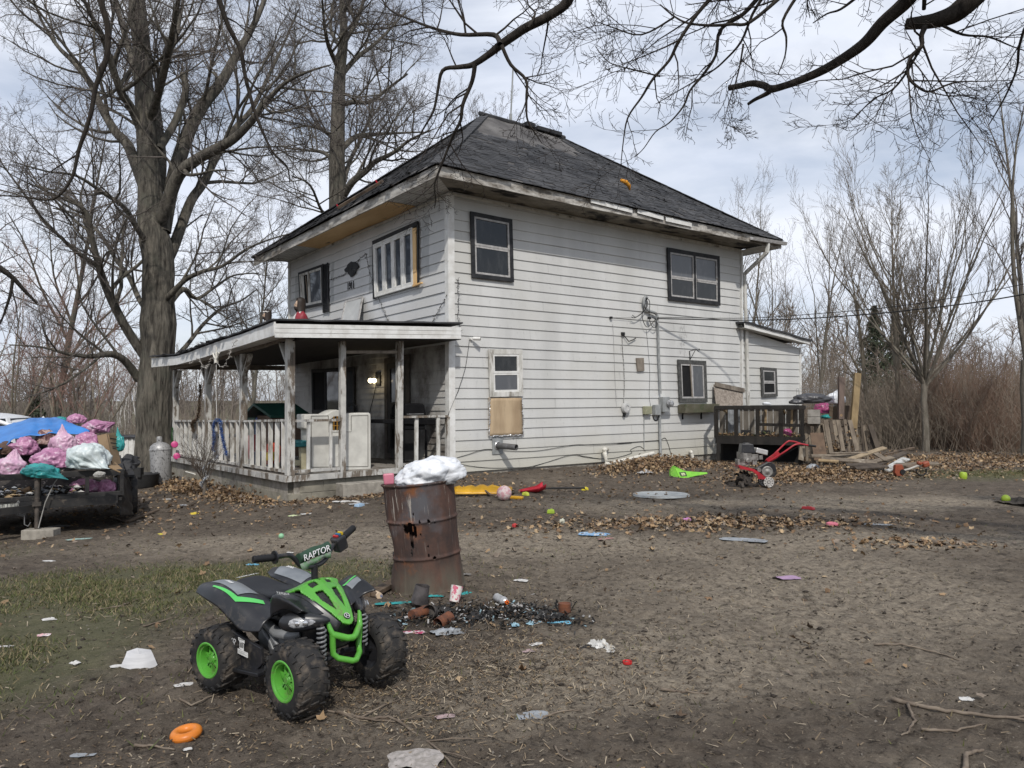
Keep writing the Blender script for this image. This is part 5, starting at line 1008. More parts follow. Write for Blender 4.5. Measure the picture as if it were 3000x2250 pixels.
m.tube([c+ex*.016*math.cos(a)+ey*.016*math.sin(a) for a in np.linspace(0,2*PI,20)[:-1]],.0013,5,closed=True)
for a in (90,210,330): m.tube([c,c+ex*.014*math.cos(R(a))+ey*.014*math.sin(R(a))],.0014,5)
m.build('emblem_mark',WTXT,em)
for mir in (1,-1): # side body panel under hood
    sp_=Patch([[(-.02,-.12,.535),(.08,-.135,.555),(.2,-.125,.56),(.3,-.1,.52),(.42,-.045,.42)],[(.0,-.155,.49),(.1,-.17,.5),(.22,-.165,.5),(.32,-.13,.455),(.41,-.06,.385)],[(.03,-.15,.42),(.12,-.16,.42),(.22,-.16,.42),(.32,-.12,.385),(.39,-.05,.35)]],mir)
    m=MB(); sp_.mesh(m,10,18); s=m.build('side_panel',BPL,atv,180,solid=.006); s.modifiers[0].offset=0
    p=sp_.e(.12,.12,.012); q_=sp_.e(.2,.4,.012)
    text('YAMAHA',.03,WTXT,'lettering',s,frame(p.lerp(q_,.35),(q_-p)*mir,(0,-.3*mir,1)),.0005,shear=.3)
# bumper
m=MB(); rb=.0145
for s in (-1,1): pass
m.tube([(.385,-.108,.435),(.40,-.105,.40),(.412,-.098,.372),(.45,-.03,.342),(.462,0,.338),(.45,.03,.342),(.412,.098,.372),(.405,.105,.40),(.395,.112,.45)],[.010,.014,.018,.018,.018,.018,.018,.014,.010],10)
m.tube([(.412,-.098,.372),(.405,-.09,.31),(.405,-.088,.265),(.425,-.07,.24),(.47,-.01,.218),(.475,.01,.218),(.44,.07,.235),(.41,.092,.265),(.41,.096,.31),(.412,.098,.372)],.0165,10)
m.tube([(.32,0,.3),(.455,0,.335)],.013,8); m.build('bumper',GRN,atv,60)
# handlebar
m=MB(); m.tube([(.16,0,.5),(.155,0,.69)],.019,12)
hb=[(.1,-.32,.775),(.12,-.23,.772),(.125,-.155,.768),(.13,-.12,.745),(.14,-.085,.70),(.15,-.04,.685),(.155,0,.685),(.15,.05,.69),(.14,.1,.71),(.125,.16,.765),(.11,.24,.80),(.1,.33,.835)]
m.tube([cr2([V(p) for p in hb],t) for t in np.linspace(0,1,44)],.0135,10); hbr=m.build('handlebar',BPL,atv,60)
for a,b in (((.093,-.36,.777),(.118,-.25,.772)),((.112,.26,.807),(.095,.355,.845))):
    m=MB(); a=V(a);b=V(b); pts=[a.lerp(b,t) for t in np.linspace(0,1,13)]; m.tube(pts,[.021 if i%2 else .0185 for i in range(13)],12); m.build('grip',M('rubber_grip',(.01,.01,.011),rough=.6),hbr,50)
m=MB(); m.lathe([(.0,-.004),(.036,-.004),(.036,.004),(0,.004)],20,(.12,-.243,.772),(.15,1,.0)); m.build('grip_guard',BPL,hbr,40)
m=MB(); m.box((.125,.215,.775),(.06,.075,.085),(R(20),0,0)); m.box((.1,.215,.80),(.05,.065,.03),(R(20),.3,0)); sw=m.build('switch_box',BPL,hbr,bevel=.01)
for i,c in enumerate(((.5,.03,.03),(.03,.15,.3),(.6,.42,.02))):
    m=MB(); m.box((.108-.014*i*0,.2+.017*i,.815+.008*i),(.035,.013,.016),(R(20),0,0)); m.build('button',M('button_%s'%('red','teal','yellow')[i],c,rough=.4),sw)
# pad with lettering
pa,pb=V((.135,-.1,.74)),V((.14,.115,.775)); ax=(pb-pa).normalized(); m=MB()
rows=[]
for t in np.linspace(0,1,12): c=pa.lerp(pb,t); rows.append([c+V((math.cos(a)*.026,0,math.sin(a)*.03+ .004*math.sin(t*9+a*2))) for a in np.linspace(0,2*PI,15)])
m.grid(rows); 
for r_ in (rows[0],rows[-1]): m.add(r_[:-1],[tuple(range(14))])
pad=m.build('handlebar_pad',DECG,atv,60)
m=MB(); rows=[[c+V((.003,0,-.02)) for c in (pa.lerp(pb,t)+V((.02,0,-.004)) for t in np.linspace(-.02,1.,12))],[pa.lerp(pb,t)+V((.026+.008*math.sin(t*14),0,-.055-.012*math.sin(t*7))) for t in np.linspace(.02,.95,12)]]; m.grid(rows); m.build('torn_flap',M('flap_green',(.08,.22,.08),(.2,.22,.2),sc=30),pad,180,solid=.003)
text('RAPTOR',.05,WTXT,'lettering',pad,frame((pa+pb)/2+V((.0295,.0,.0)),ax,(-.2,0,1)),.001,shear=.15)
# ================================================================ burn barrel
def rust_mat():
    q=NB('rusty_barrel_steel'); q.set(Roughness=.82); q.b.inputs['Specular IOR Level'].default_value=.3
    a=q.noise(3.2,9,.68); b=q.noise(9,8,.7,(1,1,.3),loc=(1,3,5)); c=q.noise(26,6,.7,(1.6,1.6,.09),loc=(7,0,0)); d=q.noise(1.7,5,.6,loc=(2,9,4))
    base=q.mix(q.ramp(a,.36,.66),(.04,.028,.025),(.105,.055,.04)); base=q.mix(q.math('MULTIPLY',q.ramp(b,.5,.7),.8),base,(.035,.026,.024)); base=q.mix(q.ramp(d,.56,.68),base,(.085,.083,.09))
    sx=q.n('ShaderNodeSeparateXYZ'); q.l(q.tc.outputs['Object'],sx.inputs[0])
    up=q.n('ShaderNodeMapRange'); up.inputs[1].default_value=.25; up.inputs[2].default_value=.8; q.l(sx.outputs[2],up.inputs[0])
    base=q.mix(q.math('MULTIPLY',q.ramp(c,.6,.66),up.outputs[0]),base,(.36,.33,.29))
    lo=q.n('ShaderNodeMapRange'); lo.inputs[1].default_value=.3; lo.inputs[2].default_value=.02; q.l(sx.outputs[2],lo.inputs[0])
    base=q.mix(q.math('MULTIPLY',lo.outputs[0],q.ramp(b,.35,.6)),base,(.11,.1,.075)); base=q.mix(q.ramp(q.noise(2.4,6,.6,loc=(4,4,1)),.62,.7),base,(.17,.065,.025))
    q.col(base); q.bump(q.math('ADD',a,b),.5,.012); return q.m
RUST=rust_mat(); RUST2=M('rusted_can',(.16,.06,.03),(.075,.035,.025),sc=14,rough=.85,dirt=(.03,.024,.02),da=.56)
bp=gpt(1243,1752); bp=V((bp.x,bp.y+.27,ground(bp.x,bp.y+.27)-.012))
bar=T('burn_barrel','dented rusty steel drum with a jagged burnt hole holding a white trash bag','barrel',bp)
prof=[]
for z in np.linspace(0,.885,180):
    rr=.287+.012*math.exp(-((z-.3)/.012)**2)+.012*math.exp(-((z-.59)/.012)**2)+.006*math.exp(-((z-.02)/.015)**2)+.01*math.exp(-((z-.878)/.01)**2)
    prof.append((rr,z))
nn=320; vs=[];fs=[]
def bdef(a,z,r):
    r-= .045*math.exp(-(((a-PI*1.05+PI)%(2*PI)-PI)/.5)**2-((z-.36)/.16)**2)+.014*math.exp(-(((a-PI*1.35)%(2*PI))/.7)**2-((z-.5)/.3)**2)
    r+=.006*mnoise.noise((math.cos(a)*2.2,math.sin(a)*2.2,z*3))+.003*mnoise.noise((math.cos(a)*7,math.sin(a)*7,z*8))+.016*ss(.25,0,z)
    return V((r*math.cos(a),r*math.sin(a),z+.006*mnoise.noise((math.cos(a),math.sin(a),z))))
for r_,z in prof:
    for j in range(nn): vs.append(bdef(2*PI*j/nn,z,r_))
def hole(a,z):
    for (ha,hz_,ra,rz) in ((4.36,.545,.1,.042),(4.5,.525,.075,.075),(4.62,.53,.06,.05),(4.51,.43,.045,.045),(4.47,.36,.02,.03),(4.78,.60,.022,.02),(5.03,.59,.045,.018),(5.2,.575,.02,.01),(4.62,.66,.018,.013),(4.78,.5,.018,.012),(5.1,.305,.05,.01),(4.95,.33,.02,.012),(4.95,.4,.02,.01)):
        if ((a-ha)/ra)**2+((z-hz_)/rz)**2<1+.8*mnoise.noise((a*14,z*40,.5)): return True
    return False
for i in range(len(prof)-1):
    for j in range(nn):
        if not hole(2*PI*(j+.5)/nn,(prof[i][1]+prof[i+1][1])/2): fs.append((i*nn+j,i*nn+(j+1)%nn,(i+1)*nn+(j+1)%nn,(i+1)*nn+j))
m=MB(); m.add(vs,fs); sh=m.build('drum',RUST,bar,50,solid=.006)
m=MB(); m.tube([bdef(a,.885,.297) for a in np.linspace(0,2*PI,60)[:-1]],.009,6,closed=True); m.build('rim',RUST,bar,60)
m=MB(); m.lathe([(0,.34),(.15,.37),(.26,.33)],24); m.build('ash',M('wet_ash',(.015,.014,.013),(.04,.038,.036),sc=20),bar)
bar.rotation_euler=(R(-.5),R(-5.2),0)
def bag(name,label,c,s,mat,seed,rot=(0,0,0),group=None,sub=5,fold=.1,tie=None,cat='bag',par=None,sag=.25):
    bm=bmesh.new(); bmesh.ops.create_icosphere(bm,subdivisions=sub,radius=1); sd_=seed*3.7
    for v in bm.verts:
        n=v.co.normalized(); q=n*1.2+V((sd_,0,0)); k=1+.2*mnoise.noise(q)+.11*mnoise.noise(q*2.3)
        w1=mnoise.noise(V((n.x*3+sd_,n.y*3,n.z*1.3))+V((.7*mnoise.noise(n*2.+V((0,sd_,0))),)*3)); k-=fold*(1-abs(w1)*2.6 if abs(w1)<.38 else 0)*1.
        w2=mnoise.noise(n*7.5+V((sd_,2,1))); k-=fold*.38*(1-abs(w2)*3 if abs(w2)<.33 else 0); w3=mnoise.noise(n*15+V((sd_,1,4))); k-=fold*.2*(1-abs(w3)*3 if abs(w3)<.33 else 0); k+=.012*mnoise.noise(n*19)
        p=n*k
        if tie:
            t=V(tie).normalized(); a=n.dot(t)
            if a>.55: f=(a-.55)/.45; p=p*(1-.0*f)+t*f*f*.55; ax=t*p.dot(t); p=ax+(p-ax)*(1-.72*f**.7)*(1+.12*math.sin(9*math.atan2(n.cross(t).x,n.cross(t).y))*f)
        if p.z<-.45: p.z=-.45+(p.z+.45)*sag; 
        v.co=V((p.x*s[0],p.y*s[1],p.z*s[2]))
    me=bpy.data.meshes.new(name); bm.to_mesh(me); bm.free(); me.materials.append(mat); o=link(name,me,par,180); o.location=c; o.rotation_euler=rot
    return tag(o,label,cat,group) if label else o
def bagmat(name,c1,c2,sc=3,tr=.0,rough=.4,dirt=None,da=.6):
    q=NB(name); q.set(Roughness=rough); q.b.inputs['Specular IOR Level'].default_value=.55
    c=q.mix(q.ramp(q.noise(sc,7,.6,dist=.8),.4,.66),c1,c2)
    if dirt: c=q.mix(q.ramp(q.noise(sc*1.6,8,.65,loc=(4,2,0)),da,da+.1),c,dirt)
    q.col(c); hs=[]
    for k,(vsc,wt) in enumerate(((7,1.),(17,.5))):
        mp=q.n('ShaderNodeMapping'); mp.inputs['Scale'].default_value=(1,1,.55) if k==0 else (1,.7,1); nz=q.n('ShaderNodeTexNoise'); nz.inputs['Scale'].default_value=3; mx_=q.n('ShaderNodeMix',data_type='VECTOR'); mx_.inputs[0].default_value=.16
        q.l(q.tc.outputs['Object'],mx_.inputs[4]); q.l(q.tc.outputs['Object'],nz.inputs['Vector']); q.l(nz.outputs['Color'],mx_.inputs[5]); q.l(mx_.outputs[1],mp.inputs[0]); v=q.n('ShaderNodeTexVoronoi'); v.inputs['Scale'].default_value=vsc; q.l(mp.outputs[0],v.inputs['Vector']); hs.append(q.math('MULTIPLY',v.outputs['Distance'],wt))
    q.bump(q.math('ADD',hs[0],hs[1]),.4,.04); return q.m
WBAG=bagmat('white_bag_film',(.72,.73,.75),(.5,.53,.57),3.5); PBAG=bagmat('pink_bag_film',(.43,.19,.32),(.27,.11,.2),6,dirt=(.5,.36,.44),da=.55); PBAG2=bagmat('pale_pink_bag_film',(.55,.36,.46),(.4,.2,.32),4,dirt=(.6,.55,.58),da=.55)
GBAG=bagmat('greenish_white_bag_film',(.55,.6,.6),(.42,.49,.49),3); TBAG=bagmat('teal_bag_film',(.03,.3,.29),(.02,.2,.2),4); DBAG=bagmat('grey_black_bag_film',(.06,.06,.065),(.03,.03,.033),4); FUCH=bagmat('fuchsia_bag_film',(.42,.06,.2),(.28,.04,.13),5)
tc_=bp+V((-.08,0,.9))
bgm=bag('trash_bag','white plastic trash bag slumped over the rim of the rusty burn barrel',tc_+V((.1,-.06,.04)),(.3,.2,.15),WBAG,4,(0,R(-11),R(4)),None,5,.085,sag=.6)
m=MB(); m.hexa([(-.04,-.02,-.03),(.04,-.02,-.03),(.04,.02,-.03),(-.04,.02,-.03)],[(-.045,-.012,.06),(.045,-.012,.06),(.045,.012,.06),(-.045,.012,.06)]); o=m.build('pink_toy_brick',M('pink_toy_plastic',(.5,.16,.22),(.42,.13,.18),rough=.45),None,bevel=.012); o.location=tc_+V((-.225,-.1,-.0)); o.rotation_euler=(0,R(-4),.2); tag(o,'pink plastic toy piece sticking out at the left of the barrel rim','toy')
o=bag('cloth_scrap','dirty knotted scrap hanging at the right of the barrel rim',tc_+V((.26,-.12,-.01)),(.06,.04,.035),M('scrap_black',(.03,.03,.03),(.2,.2,.2),sc=14),9,fold=.2,sub=3,cat='scrap')
# ================================================================ litter around the barrel
def can(name,label,px,r,L_,mat,yaw,group=None,pitch=0,cat='can',open_=True,taper=1,z=0):
    P=gpt(*px); m=MB(); pr=[(r*.97,0),(r,0)] ; k=10
    for i in range(k+1): t=i/k; pr.append((r*(1+(taper-1)*t)*(1+.012*math.sin(t*26)),L_*t))
    if open_: pr+=[(r*taper*.96,L_),(r*.96,L_*.05),(0,L_*.05)]
    else: pr+=[(r*taper*.8,L_*1.01),(r*taper*.78,L_*.985),(0,L_*.985)]
    m.lathe([(0,0)]+pr,22); o=m.build(name,mat,None,40)
    for v in o.data.vertices: v.co*=1+.05*mnoise.noise(v.co*14+V((px[0],0,0)))
    o.matrix_world=Matrix.Translation(P+V((0,0,r*.85*math.cos(pitch)+z)))@Matrix.Rotation(yaw,4,'Z')@Matrix.Rotation(PI/2-pitch,4,'Y'); return tag(o,label,cat,group)
can('rusty_can','long rusted can lying in the ash with its lid bent open',(1206,1826),.038,.17,RUST2,R(55),'burnt cans by the barrel')
can('rusty_can','rusted can with open mouth below the paper cup',(1318,1820),.042,.13,RUST2,R(235),'burnt cans by the barrel',R(-8))
can('rusty_can','rusty brown can standing alone right of the ash heap',(1654,1800),.045,.1,RUST2,0,'burnt cans by the barrel',PI/2,open_=False,z=-.04)
can('charred_can','grey burnt can with a ragged edge leaning on the barrel foot',(1228,1788),.062,.13,M('burnt_tin',(.11,.1,.1),(.05,.045,.045),sc=9,rough=.6,metal=.3),0,'burnt cans by the barrel',R(78),taper=.85,z=.02)
can('charred_can','blackened coil of tin between the rusted cans',(1265,1815),.05,.05,M('charred_tin',(.07,.062,.055),(.03,.027,.025),sc=20),R(250),'burnt cans by the barrel',R(20))
cp_=can('paper_cup','white and pink paper noodle cup tilted against the ash',(1330,1778),.036,.12,M('cup_print',(.62,.58,.55),(.5,.12,.18),sc=38,a=.5,b=.55,dirt=(.3,.5,.2),da=.62,db=.66,dsc=9),R(60),None,R(68),'cup',True,1.32,z=.01)
can('paper_roll','cream roll with blue print beside the left foot of the barrel',(1112,1763),.025,.075,M('roll_print',(.55,.43,.3),(.1,.14,.25),sc=22,a=.55,b=.6),R(120),None,0,'roll')
CLR=M('clear_plastic',(.4,.41,.42),(.22,.22,.23),rough=.15,sc=9,spec=.6)
b=can('plastic_bottle','clear crushed bottle with an orange cap in the ash',(1455,1775),.032,.11,CLR,R(-60),None,0,'bottle',False,.9); m=MB(); m.lathe([(.032,0),(.02,.03),(.014,.035)],14,(0,0,.11)); m.build('neck',CLR,b); m=MB(); m.lathe([(.0,0),(.015,0),(.015,.02),(0,.02)],14,(0,0,.145)); m.build('cap',M('orange_cap',(.6,.12,.02),rough=.4),b)
def rag(name,label,px,s,mat,seed,cat='litter',group=None,flat_=.35,rot=0,n=18,up=0,crum=1.):
    P=gpt(*px); rows=[]
    for i in range(n+1):
        r_=[]
        for j in range(n+1):
            a,b=i/n-.5,j/n-.5; k=1-.25*mnoise.noise((a*3,b*3,seed)); e=1+.3*mnoise.noise((math.atan2(a,b)*1.2,seed,0))
            sq=max(abs(a),abs(b))*2; cir=math.hypot(a,b)*2; f=(sq/cir if cir>1e-6 else 1); a2,b2=a*(.55*f+.45),b*(.55*f+.45)
            z=crum*(abs(mnoise.noise((a*4+seed,b*4,1.3)))*.5+abs(mnoise.noise((a*9,b*9+seed,4)))*.3+.12*mnoise.noise((a*22,b*22,seed)))*(1.05-cir*.75)
            r_.append(V((a2*s[0]*e,b2*s[1]*e,max(z,0)*s[2]+.004)))
        rows.append(r_)
    m=MB(); m.grid(rows); o=m.build(name,mat,None,180); o.location=P+V((0,0,up)); o.rotation_euler=(0,0,rot); return tag(o,label,cat,group)
SC='litter scraps on the dirt'; BF=M('blue_film',(.32,.48,.55),(.2,.34,.42),rough=.4); WP=M('white_paper',(.58,.57,.55),(.42,.41,.39),rough=.8,dirt=(.2,.18,.15),da=.62); GF=M('grey_film',(.3,.32,.34),(.2,.21,.22),rough=.4); TEAL=M('teal_netting',(.04,.3,.3),(.02,.17,.17),sc=24); CHAR=M('charcoal',(.012,.012,.012),(.035,.033,.032),sc=30)
rag('teal_net','strip of teal netting trailing left of the barrel base',(1165,1778),(.34,.07,.03),TEAL,1,'netting',rot=.1); rag('teal_net','scrap of teal netting right of the barrel base',(1367,1744),(.09,.09,.06),TEAL,2,'netting')
rag('teal_net','teal netting behind the burnt can',(1270,1765),(.16,.05,.03),TEAL,4,'netting')
rag('plastic_film','crumpled grey plastic film in front of the rusted cans',(1316,1857),(.24,.13,.1),GF,3,'plastic',rot=.2); rag('candy_wrapper','pink and white wrapper beside the right front tyre of the quad bike',(1213,1857),(.15,.07,.02),M('pink_print',(.55,.5,.5),(.4,.05,.12),sc=30,a=.5,b=.54),5,'wrapper',crum=.5)
rag('plastic_film','pale blue plastic shred in the ash',(1567,1835),(.11,.13,.07),BF,6,'plastic',SC,rot=.6); rag('plastic_film','small pale blue shred left of the other blue shreds',(1508,1842),(.06,.09,.05),BF,7,'plastic',SC,rot=.2); rag('plastic_film','crumpled pearl coloured bag in the ash',(1515,1795),(.08,.1,.09),M('pearl_film',(.48,.46,.44),(.25,.24,.23),rough=.35),8,'plastic',SC)
rag('cloth_rag','twisted white rag with a charred end',(1765,1895),(.12,.25,.1),M('white_cloth',(.6,.59,.56),(.4,.39,.36),sc=10,dirt=(.08,.07,.06),da=.62),9,'rag',rot=.5,crum=1.3); rag('charred_lump','black charred lump under the white rag',(1735,1893),(.16,.08,.05),CHAR,10,'lump'); rag('charred_lump','black charred wad at the right of the ash heap',(1590,1812),(.3,.16,.13),CHAR,11,'lump'); rag('charred_lump','black charred wad beneath the paper cup',(1285,1800),(.2,.12,.12),CHAR,12,'lump'); rag('charred_lump','dark ash heap in the middle of the burnt litter',(1440,1812),(.4,.2,.09),CHAR,13,'lump')
m=MB(); P=gpt(1628,1832); a,b=V((-.06,0,.012)),V((.06,.01,.012)); m.tube([a,a.lerp(b,.5),b],.006,6); m.tube([a+V((.018*math.cos(t)-.02,.014*math.sin(t),0)) for t in np.linspace(0,2*PI,13)[:-1]],.004,6,closed=True); m.tube([a+V((.018*math.cos(t)-.02,.014*math.sin(t)+.03,0)) for t in np.linspace(0,2*PI,13)[:-1]],.004,6,closed=True); o=m.build('toy_scissors',M('light_blue_plastic',(.15,.42,.58),rough=.4),None,50); o.location=P; o.rotation_euler=(0,0,PI+.1); tag(o,'light blue plastic scissors on the dirt right of the ash heap','scissors')
m=MB(); m.lathe([(0,.004),(.02,.004),(.024,.014),(.028,.014),(.028,0),(0,0)],20); o=m.build('bottle_cap',M('red_plastic',(.5,.03,.03),(.4,.025,.025),rough=.35),None,40); o.location=gpt(1838,1942); tag(o,'red ring cap on bare dirt in the foreground','cap')
# ring toy + foreground
m=MB(); nA,nB=40,18; rows=[[V(((.068+.032*math.cos(b))*math.cos(a),(.068+.032*math.cos(b))*math.sin(a),.03+.029*math.sin(b))) for b in np.linspace(0,2*PI,nB+1)] for a in np.linspace(0,2*PI,nA+1)]; m.grid(rows); o=m.build('toy_ring',M('orange_plastic',(.62,.2,.03),(.52,.155,.02),rough=.38,sc=5,dirt=(.25,.12,.05),da=.62,dsc=20),None,180); o.location=gpt(547,2140); o.rotation_euler=(R(4),R(-5),0); o.scale=(.72,.72,.76); tag(o,'orange ring toy lying on the dirt in front of the quad bike','toy')
rag('cloth_rag','flat grey rag in the dirt at the bottom edge',(1218,2216),(.23,.19,.05),M('felt_grey',(.36,.33,.31),(.24,.22,.2),sc=40,rough=.95),21,'rag',crum=.8)
m=MB(); P=gpt(410,1953); k=9; m.add([V((.1*math.cos(2*PI*i/k)*(1+.2*math.sin(3*i)),.055*math.sin(2*PI*i/k),.0)) for i in range(k)]+[V((.075*math.cos(2*PI*i/k)-.01,.04*math.sin(2*PI*i/k)+.012,.075+.012*math.sin(2*i))) for i in range(k)]+[V((-.02,.012,.108))],[(i,(i+1)%k,k+(i+1)%k,k+i) for i in range(k)]+[(k+i,k+(i+1)%k,2*k) for i in range(k)]); o=m.build('face_mask',M('pale_grey_cup',(.52,.52,.53),(.42,.42,.43),sc=5,st=(1,1,8),rough=.7),None,40); o.location=P; o.rotation_euler=(0,0,.15); tag(o,'crumpled pale grey cup shaped mask left of the rear tyre','mask')
for i,(nm,lb,px,s,mt,c_) in enumerate([('paper_scrap','pale flat scrap beside the rear tyre of the quad bike',(548,2004),(.14,.06,.02),WP,'paper'),('paper_scrap','white crumpled paper on the grass patch at left',(148,1820),(.11,.08,.03),WP,'paper'),('candy_wrapper','pink checked wrapper at the left of the grass patch',(128,1868),(.09,.06,.03),M('pink_check',(.55,.3,.32),(.6,.55,.55),sc=40),'wrapper'),('paper_scrap','thin white scrap at the far left edge of the grass',(14,1896),(.1,.04,.02),WP,'paper'),
 ('paper_scrap','white scrap near the front of the trailer shadow',(145,1645),(.16,.06,.02),WP,'paper'),('cloth_glove','light blue rubber glove piece behind the quad bike handlebar',(740,1660),(.13,.06,.04),M('sky_blue_rubber',(.12,.35,.5),rough=.5),'glove'),('sandal','pale green flat sandal on the dirt near the trailer block',(232,1579),(.3,.09,.03),M('mint_foam',(.3,.42,.38),(.25,.34,.31),rough=.7),'sandal'),('cloth_rag','grey crumpled rag beside the trailer jack block',(172,1546),(.3,.14,.08),M('grey_cloth',(.33,.32,.31),(.22,.21,.2)),'rag'),('paper_scrap','white leaflet scrap in front of the porch shrub',(498,1463),(.32,.12,.04),WP,'paper'),
 ('plastic_film','clear plastic scrap near the porch shrub',(540,1477),(.18,.12,.06),CLR,'plastic'),('paper_scrap','white torn packaging below the concrete step',(1020,1468),(.5,.22,.06),WP,'paper'),('plastic_film','clear blister pack below the concrete step',(1050,1480),(.3,.16,.05),CLR,'plastic'),('paper_scrap','yellow green packet below the porch corner',(868,1506),(.26,.16,.05),M('lime_paper',(.45,.52,.25),(.55,.55,.45),sc=12),'packet'),('paper_scrap','cream paper right of the lime packet',(905,1503),(.24,.12,.03),WP,'paper'),('paper_scrap','white scrap in the leaves below the porch corner',(790,1482),(.24,.12,.05),WP,'paper'),
 ('magazine','blue printed magazine page lying flat in the yard',(1742,1568),(.36,.24,.015),M('blue_print',(.16,.32,.52),(.55,.6,.62),sc=16,a=.5,b=.56,dirt=(.5,.25,.15),da=.6,dsc=8),'magazine'),('paper_scrap','faded red paper beside the blue magazine page',(1775,1583),(.2,.08,.01),M('faded_red',(.38,.16,.15),(.3,.2,.18)),'paper'),('plastic_film','grey plastic sheet flattened on the yard',(2180,1585),(.5,.22,.05),GF,'plastic'),('paper_scrap','lilac scrap on the bare dirt at right',(2312,1696),(.2,.14,.03),M('lilac_paper',(.36,.24,.36),(.3,.2,.3)),'paper'),('paper_scrap','white pebbled scrap above the long stick',(2840,2037),(.1,.06,.03),WP,'paper'),
 ('plastic_film','clear film half buried near the bottom centre',(1560,2078),(.17,.1,.02),GF,'plastic'),('paper_scrap','white string tangle right of the barrel',(1528,1702),(.12,.08,.03),WP,'string'),('paper_scrap','grey burnt paper right of the barrel foot',(1365,1690),(.1,.06,.05),M('ash_paper',(.2,.19,.18),(.12,.11,.1)),'paper'),('plastic_film','clear film beside the leaf strip at right',(2565,1535),(.38,.12,.04),GF,'plastic'),('paper_scrap','white bag on the leaf heap by the wall',(1890,1388),(.35,.2,.22),M('thin_white_film',(.4,.4,.4),(.3,.3,.3),rough=.4),'bag'),('paper_scrap','white rag near the planter box',(2070,1356),(.5,.2,.1),WP,'rag'),
 ('paper_scrap','pale scrap in front of the mask',(345,1955),(.09,.05,.02),WP,'paper'),('paper_scrap','small white cup piece left of the mask',(220,1943),(.06,.05,.05),WP,'cup'),('paper_scrap','tiny foil scrap near the orange ring',(550,2180),(.04,.03,.02),WP,'foil'),('paper_scrap','flat grey scrap at the bottom left',(245,2193),(.11,.05,.01),GF,'plastic'),('paper_scrap','white flake near the red ring cap',(1570,1896),(.09,.05,.03),WP,'paper'),('paper_scrap','pink frayed scrap in front of the ash heap',(1555,1908),(.12,.07,.03),M('pink_dust',(.36,.26,.26),(.22,.18,.17)),'paper'),('paper_scrap','white flake by the quad bike handlebar grip',(850,1625),(.09,.04,.02),WP,'paper'),('paper_scrap','pinkish scrap at the bottom centre left',(1305,2086),(.1,.05,.03),M('pink_dust',(.36,.26,.26)),'paper')]):
    rag(nm,lb,px,s,mt,30+i,c_,SC,rot=rnd.uniform(-.5,.5),n=12)
# small coloured toys
def bead(name,label,px,s,col,cat='toy',shape='box'):
    m=MB(); 
    if shape=='box': m.hexa([(-s[0]/2,-s[1]/2,0),(s[0]/2,-s[1]/2,0),(s[0]/2,s[1]/2,0),(-s[0]/2,s[1]/2,0)],[(-s[0]*.42,-s[1]*.42,s[2]),(s[0]*.42,-s[1]*.42,s[2]),(s[0]*.42,s[1]*.42,s[2]),(-s[0]*.42,s[1]*.42,s[2])]); m.box((s[0]*.1,0,s[2]*1.08),(s[0]*.35,s[1]*.4,s[2]*.3))
    elif shape=='cyl': m.lathe([(0,0),(s[0]*.85,0),(s[0],s[2]*.3),(s[0]*.95,s[2]*.8),(s[0]*.7,s[2]),(s[0]*.6,s[2]*.9),(0,s[2]*.85)],18)
    elif shape=='ball':
        m.lathe([(s[0]*math.sin(PI*i/10),s[0]*(1-math.cos(PI*i/10))) for i in range(11)],18)
    o=m.build(name,M('plastic_%s'%name+str(px[0]),col,tuple(c*.8 for c in col),rough=.45,sc=9),None,40,bevel=min(s)*.12 if shape=='box' else 0); o.location=gpt(*px); o.rotation_euler=(0,0,rnd.uniform(-1,1)); return tag(o,label,cat)
LM_=(.3,.42,.04)
bead('toy_block','lime green toy block in front of the leaf strip',(1614,1512),(.1,.07,.05),LM_); bead('toy_ball','green knobbly ball on bare dirt above the quad bike',(824,1577),(.032,.032,.03),(.25,.5,.3),'ball','ball'); bead('tennis_ball','lime green ball at the right edge of the yard',(2947,1478),(.06,.1,.1),LM_,'ball','ball'); bead('toy_cup','lime green plastic cup standing near the grass at right',(2822,1405),(.07,.1,.13),LM_,'cup','cyl'); bead('toy_piece','yellow toy piece on the dirt between the red shovel and leaf heap',(1714,1434),(.12,.07,.05),(.6,.5,.04)); bead('toy_piece','lime yellow toy banana left of the red shovel',(1540,1452),(.13,.06,.05),(.55,.6,.08)); bead('toy_piece','bright pink comb shaped toy in the leaf strip',(2012,1531),(.11,.04,.035),(.5,.22,.45)); bead('toy_piece','red toy piece lying behind the leaf strip',(2368,1491),(.19,.06,.035),(.4,.035,.04)); bead('toy_disc','pink and teal disc at the end of the leaf strip',(2438,1543),(.07,.07,.04),(.55,.15,.2),'toy','cyl'); bead('toy_piece','tiny red toy bit near the yard centre',(1508,1547),(.06,.05,.04),(.5,.05,.05)); bead('toy_piece','yellow lid near the trailer',(470,1564),(.07,.05,.015),(.6,.5,.08)); bead('toy_piece','yellow lid in the leaves by the porch shrub',(570,1502),(.13,.08,.03),(.65,.5,.05)); bead('toy_piece','white egg shaped bit in front of the leaf strip',(1647,1540),(.06,.05,.05),(.55,.55,.45)); bead('toy_piece','small blue and white bit right of the blister pack',(1053,1484),(.14,.1,.04),(.3,.42,.55)); bead('toy_piece','orange lid on the concrete step',(1065,1428),(.1,.06,.03),(.6,.2,.05))
# football
m=MB(); m.lathe([(.115*math.sin(PI*i/16),.115*(1-math.cos(PI*i/16))) for i in range(17)],28); o=m.build('football',M('pink_floral',(.55,.3,.32),(.62,.52,.5),sc=24,a=.45,b=.55,rough=.6),None,180); o.location=gpt(1477,1467); tag(o,'pink floral ball beside the yellow snow shovel','ball')
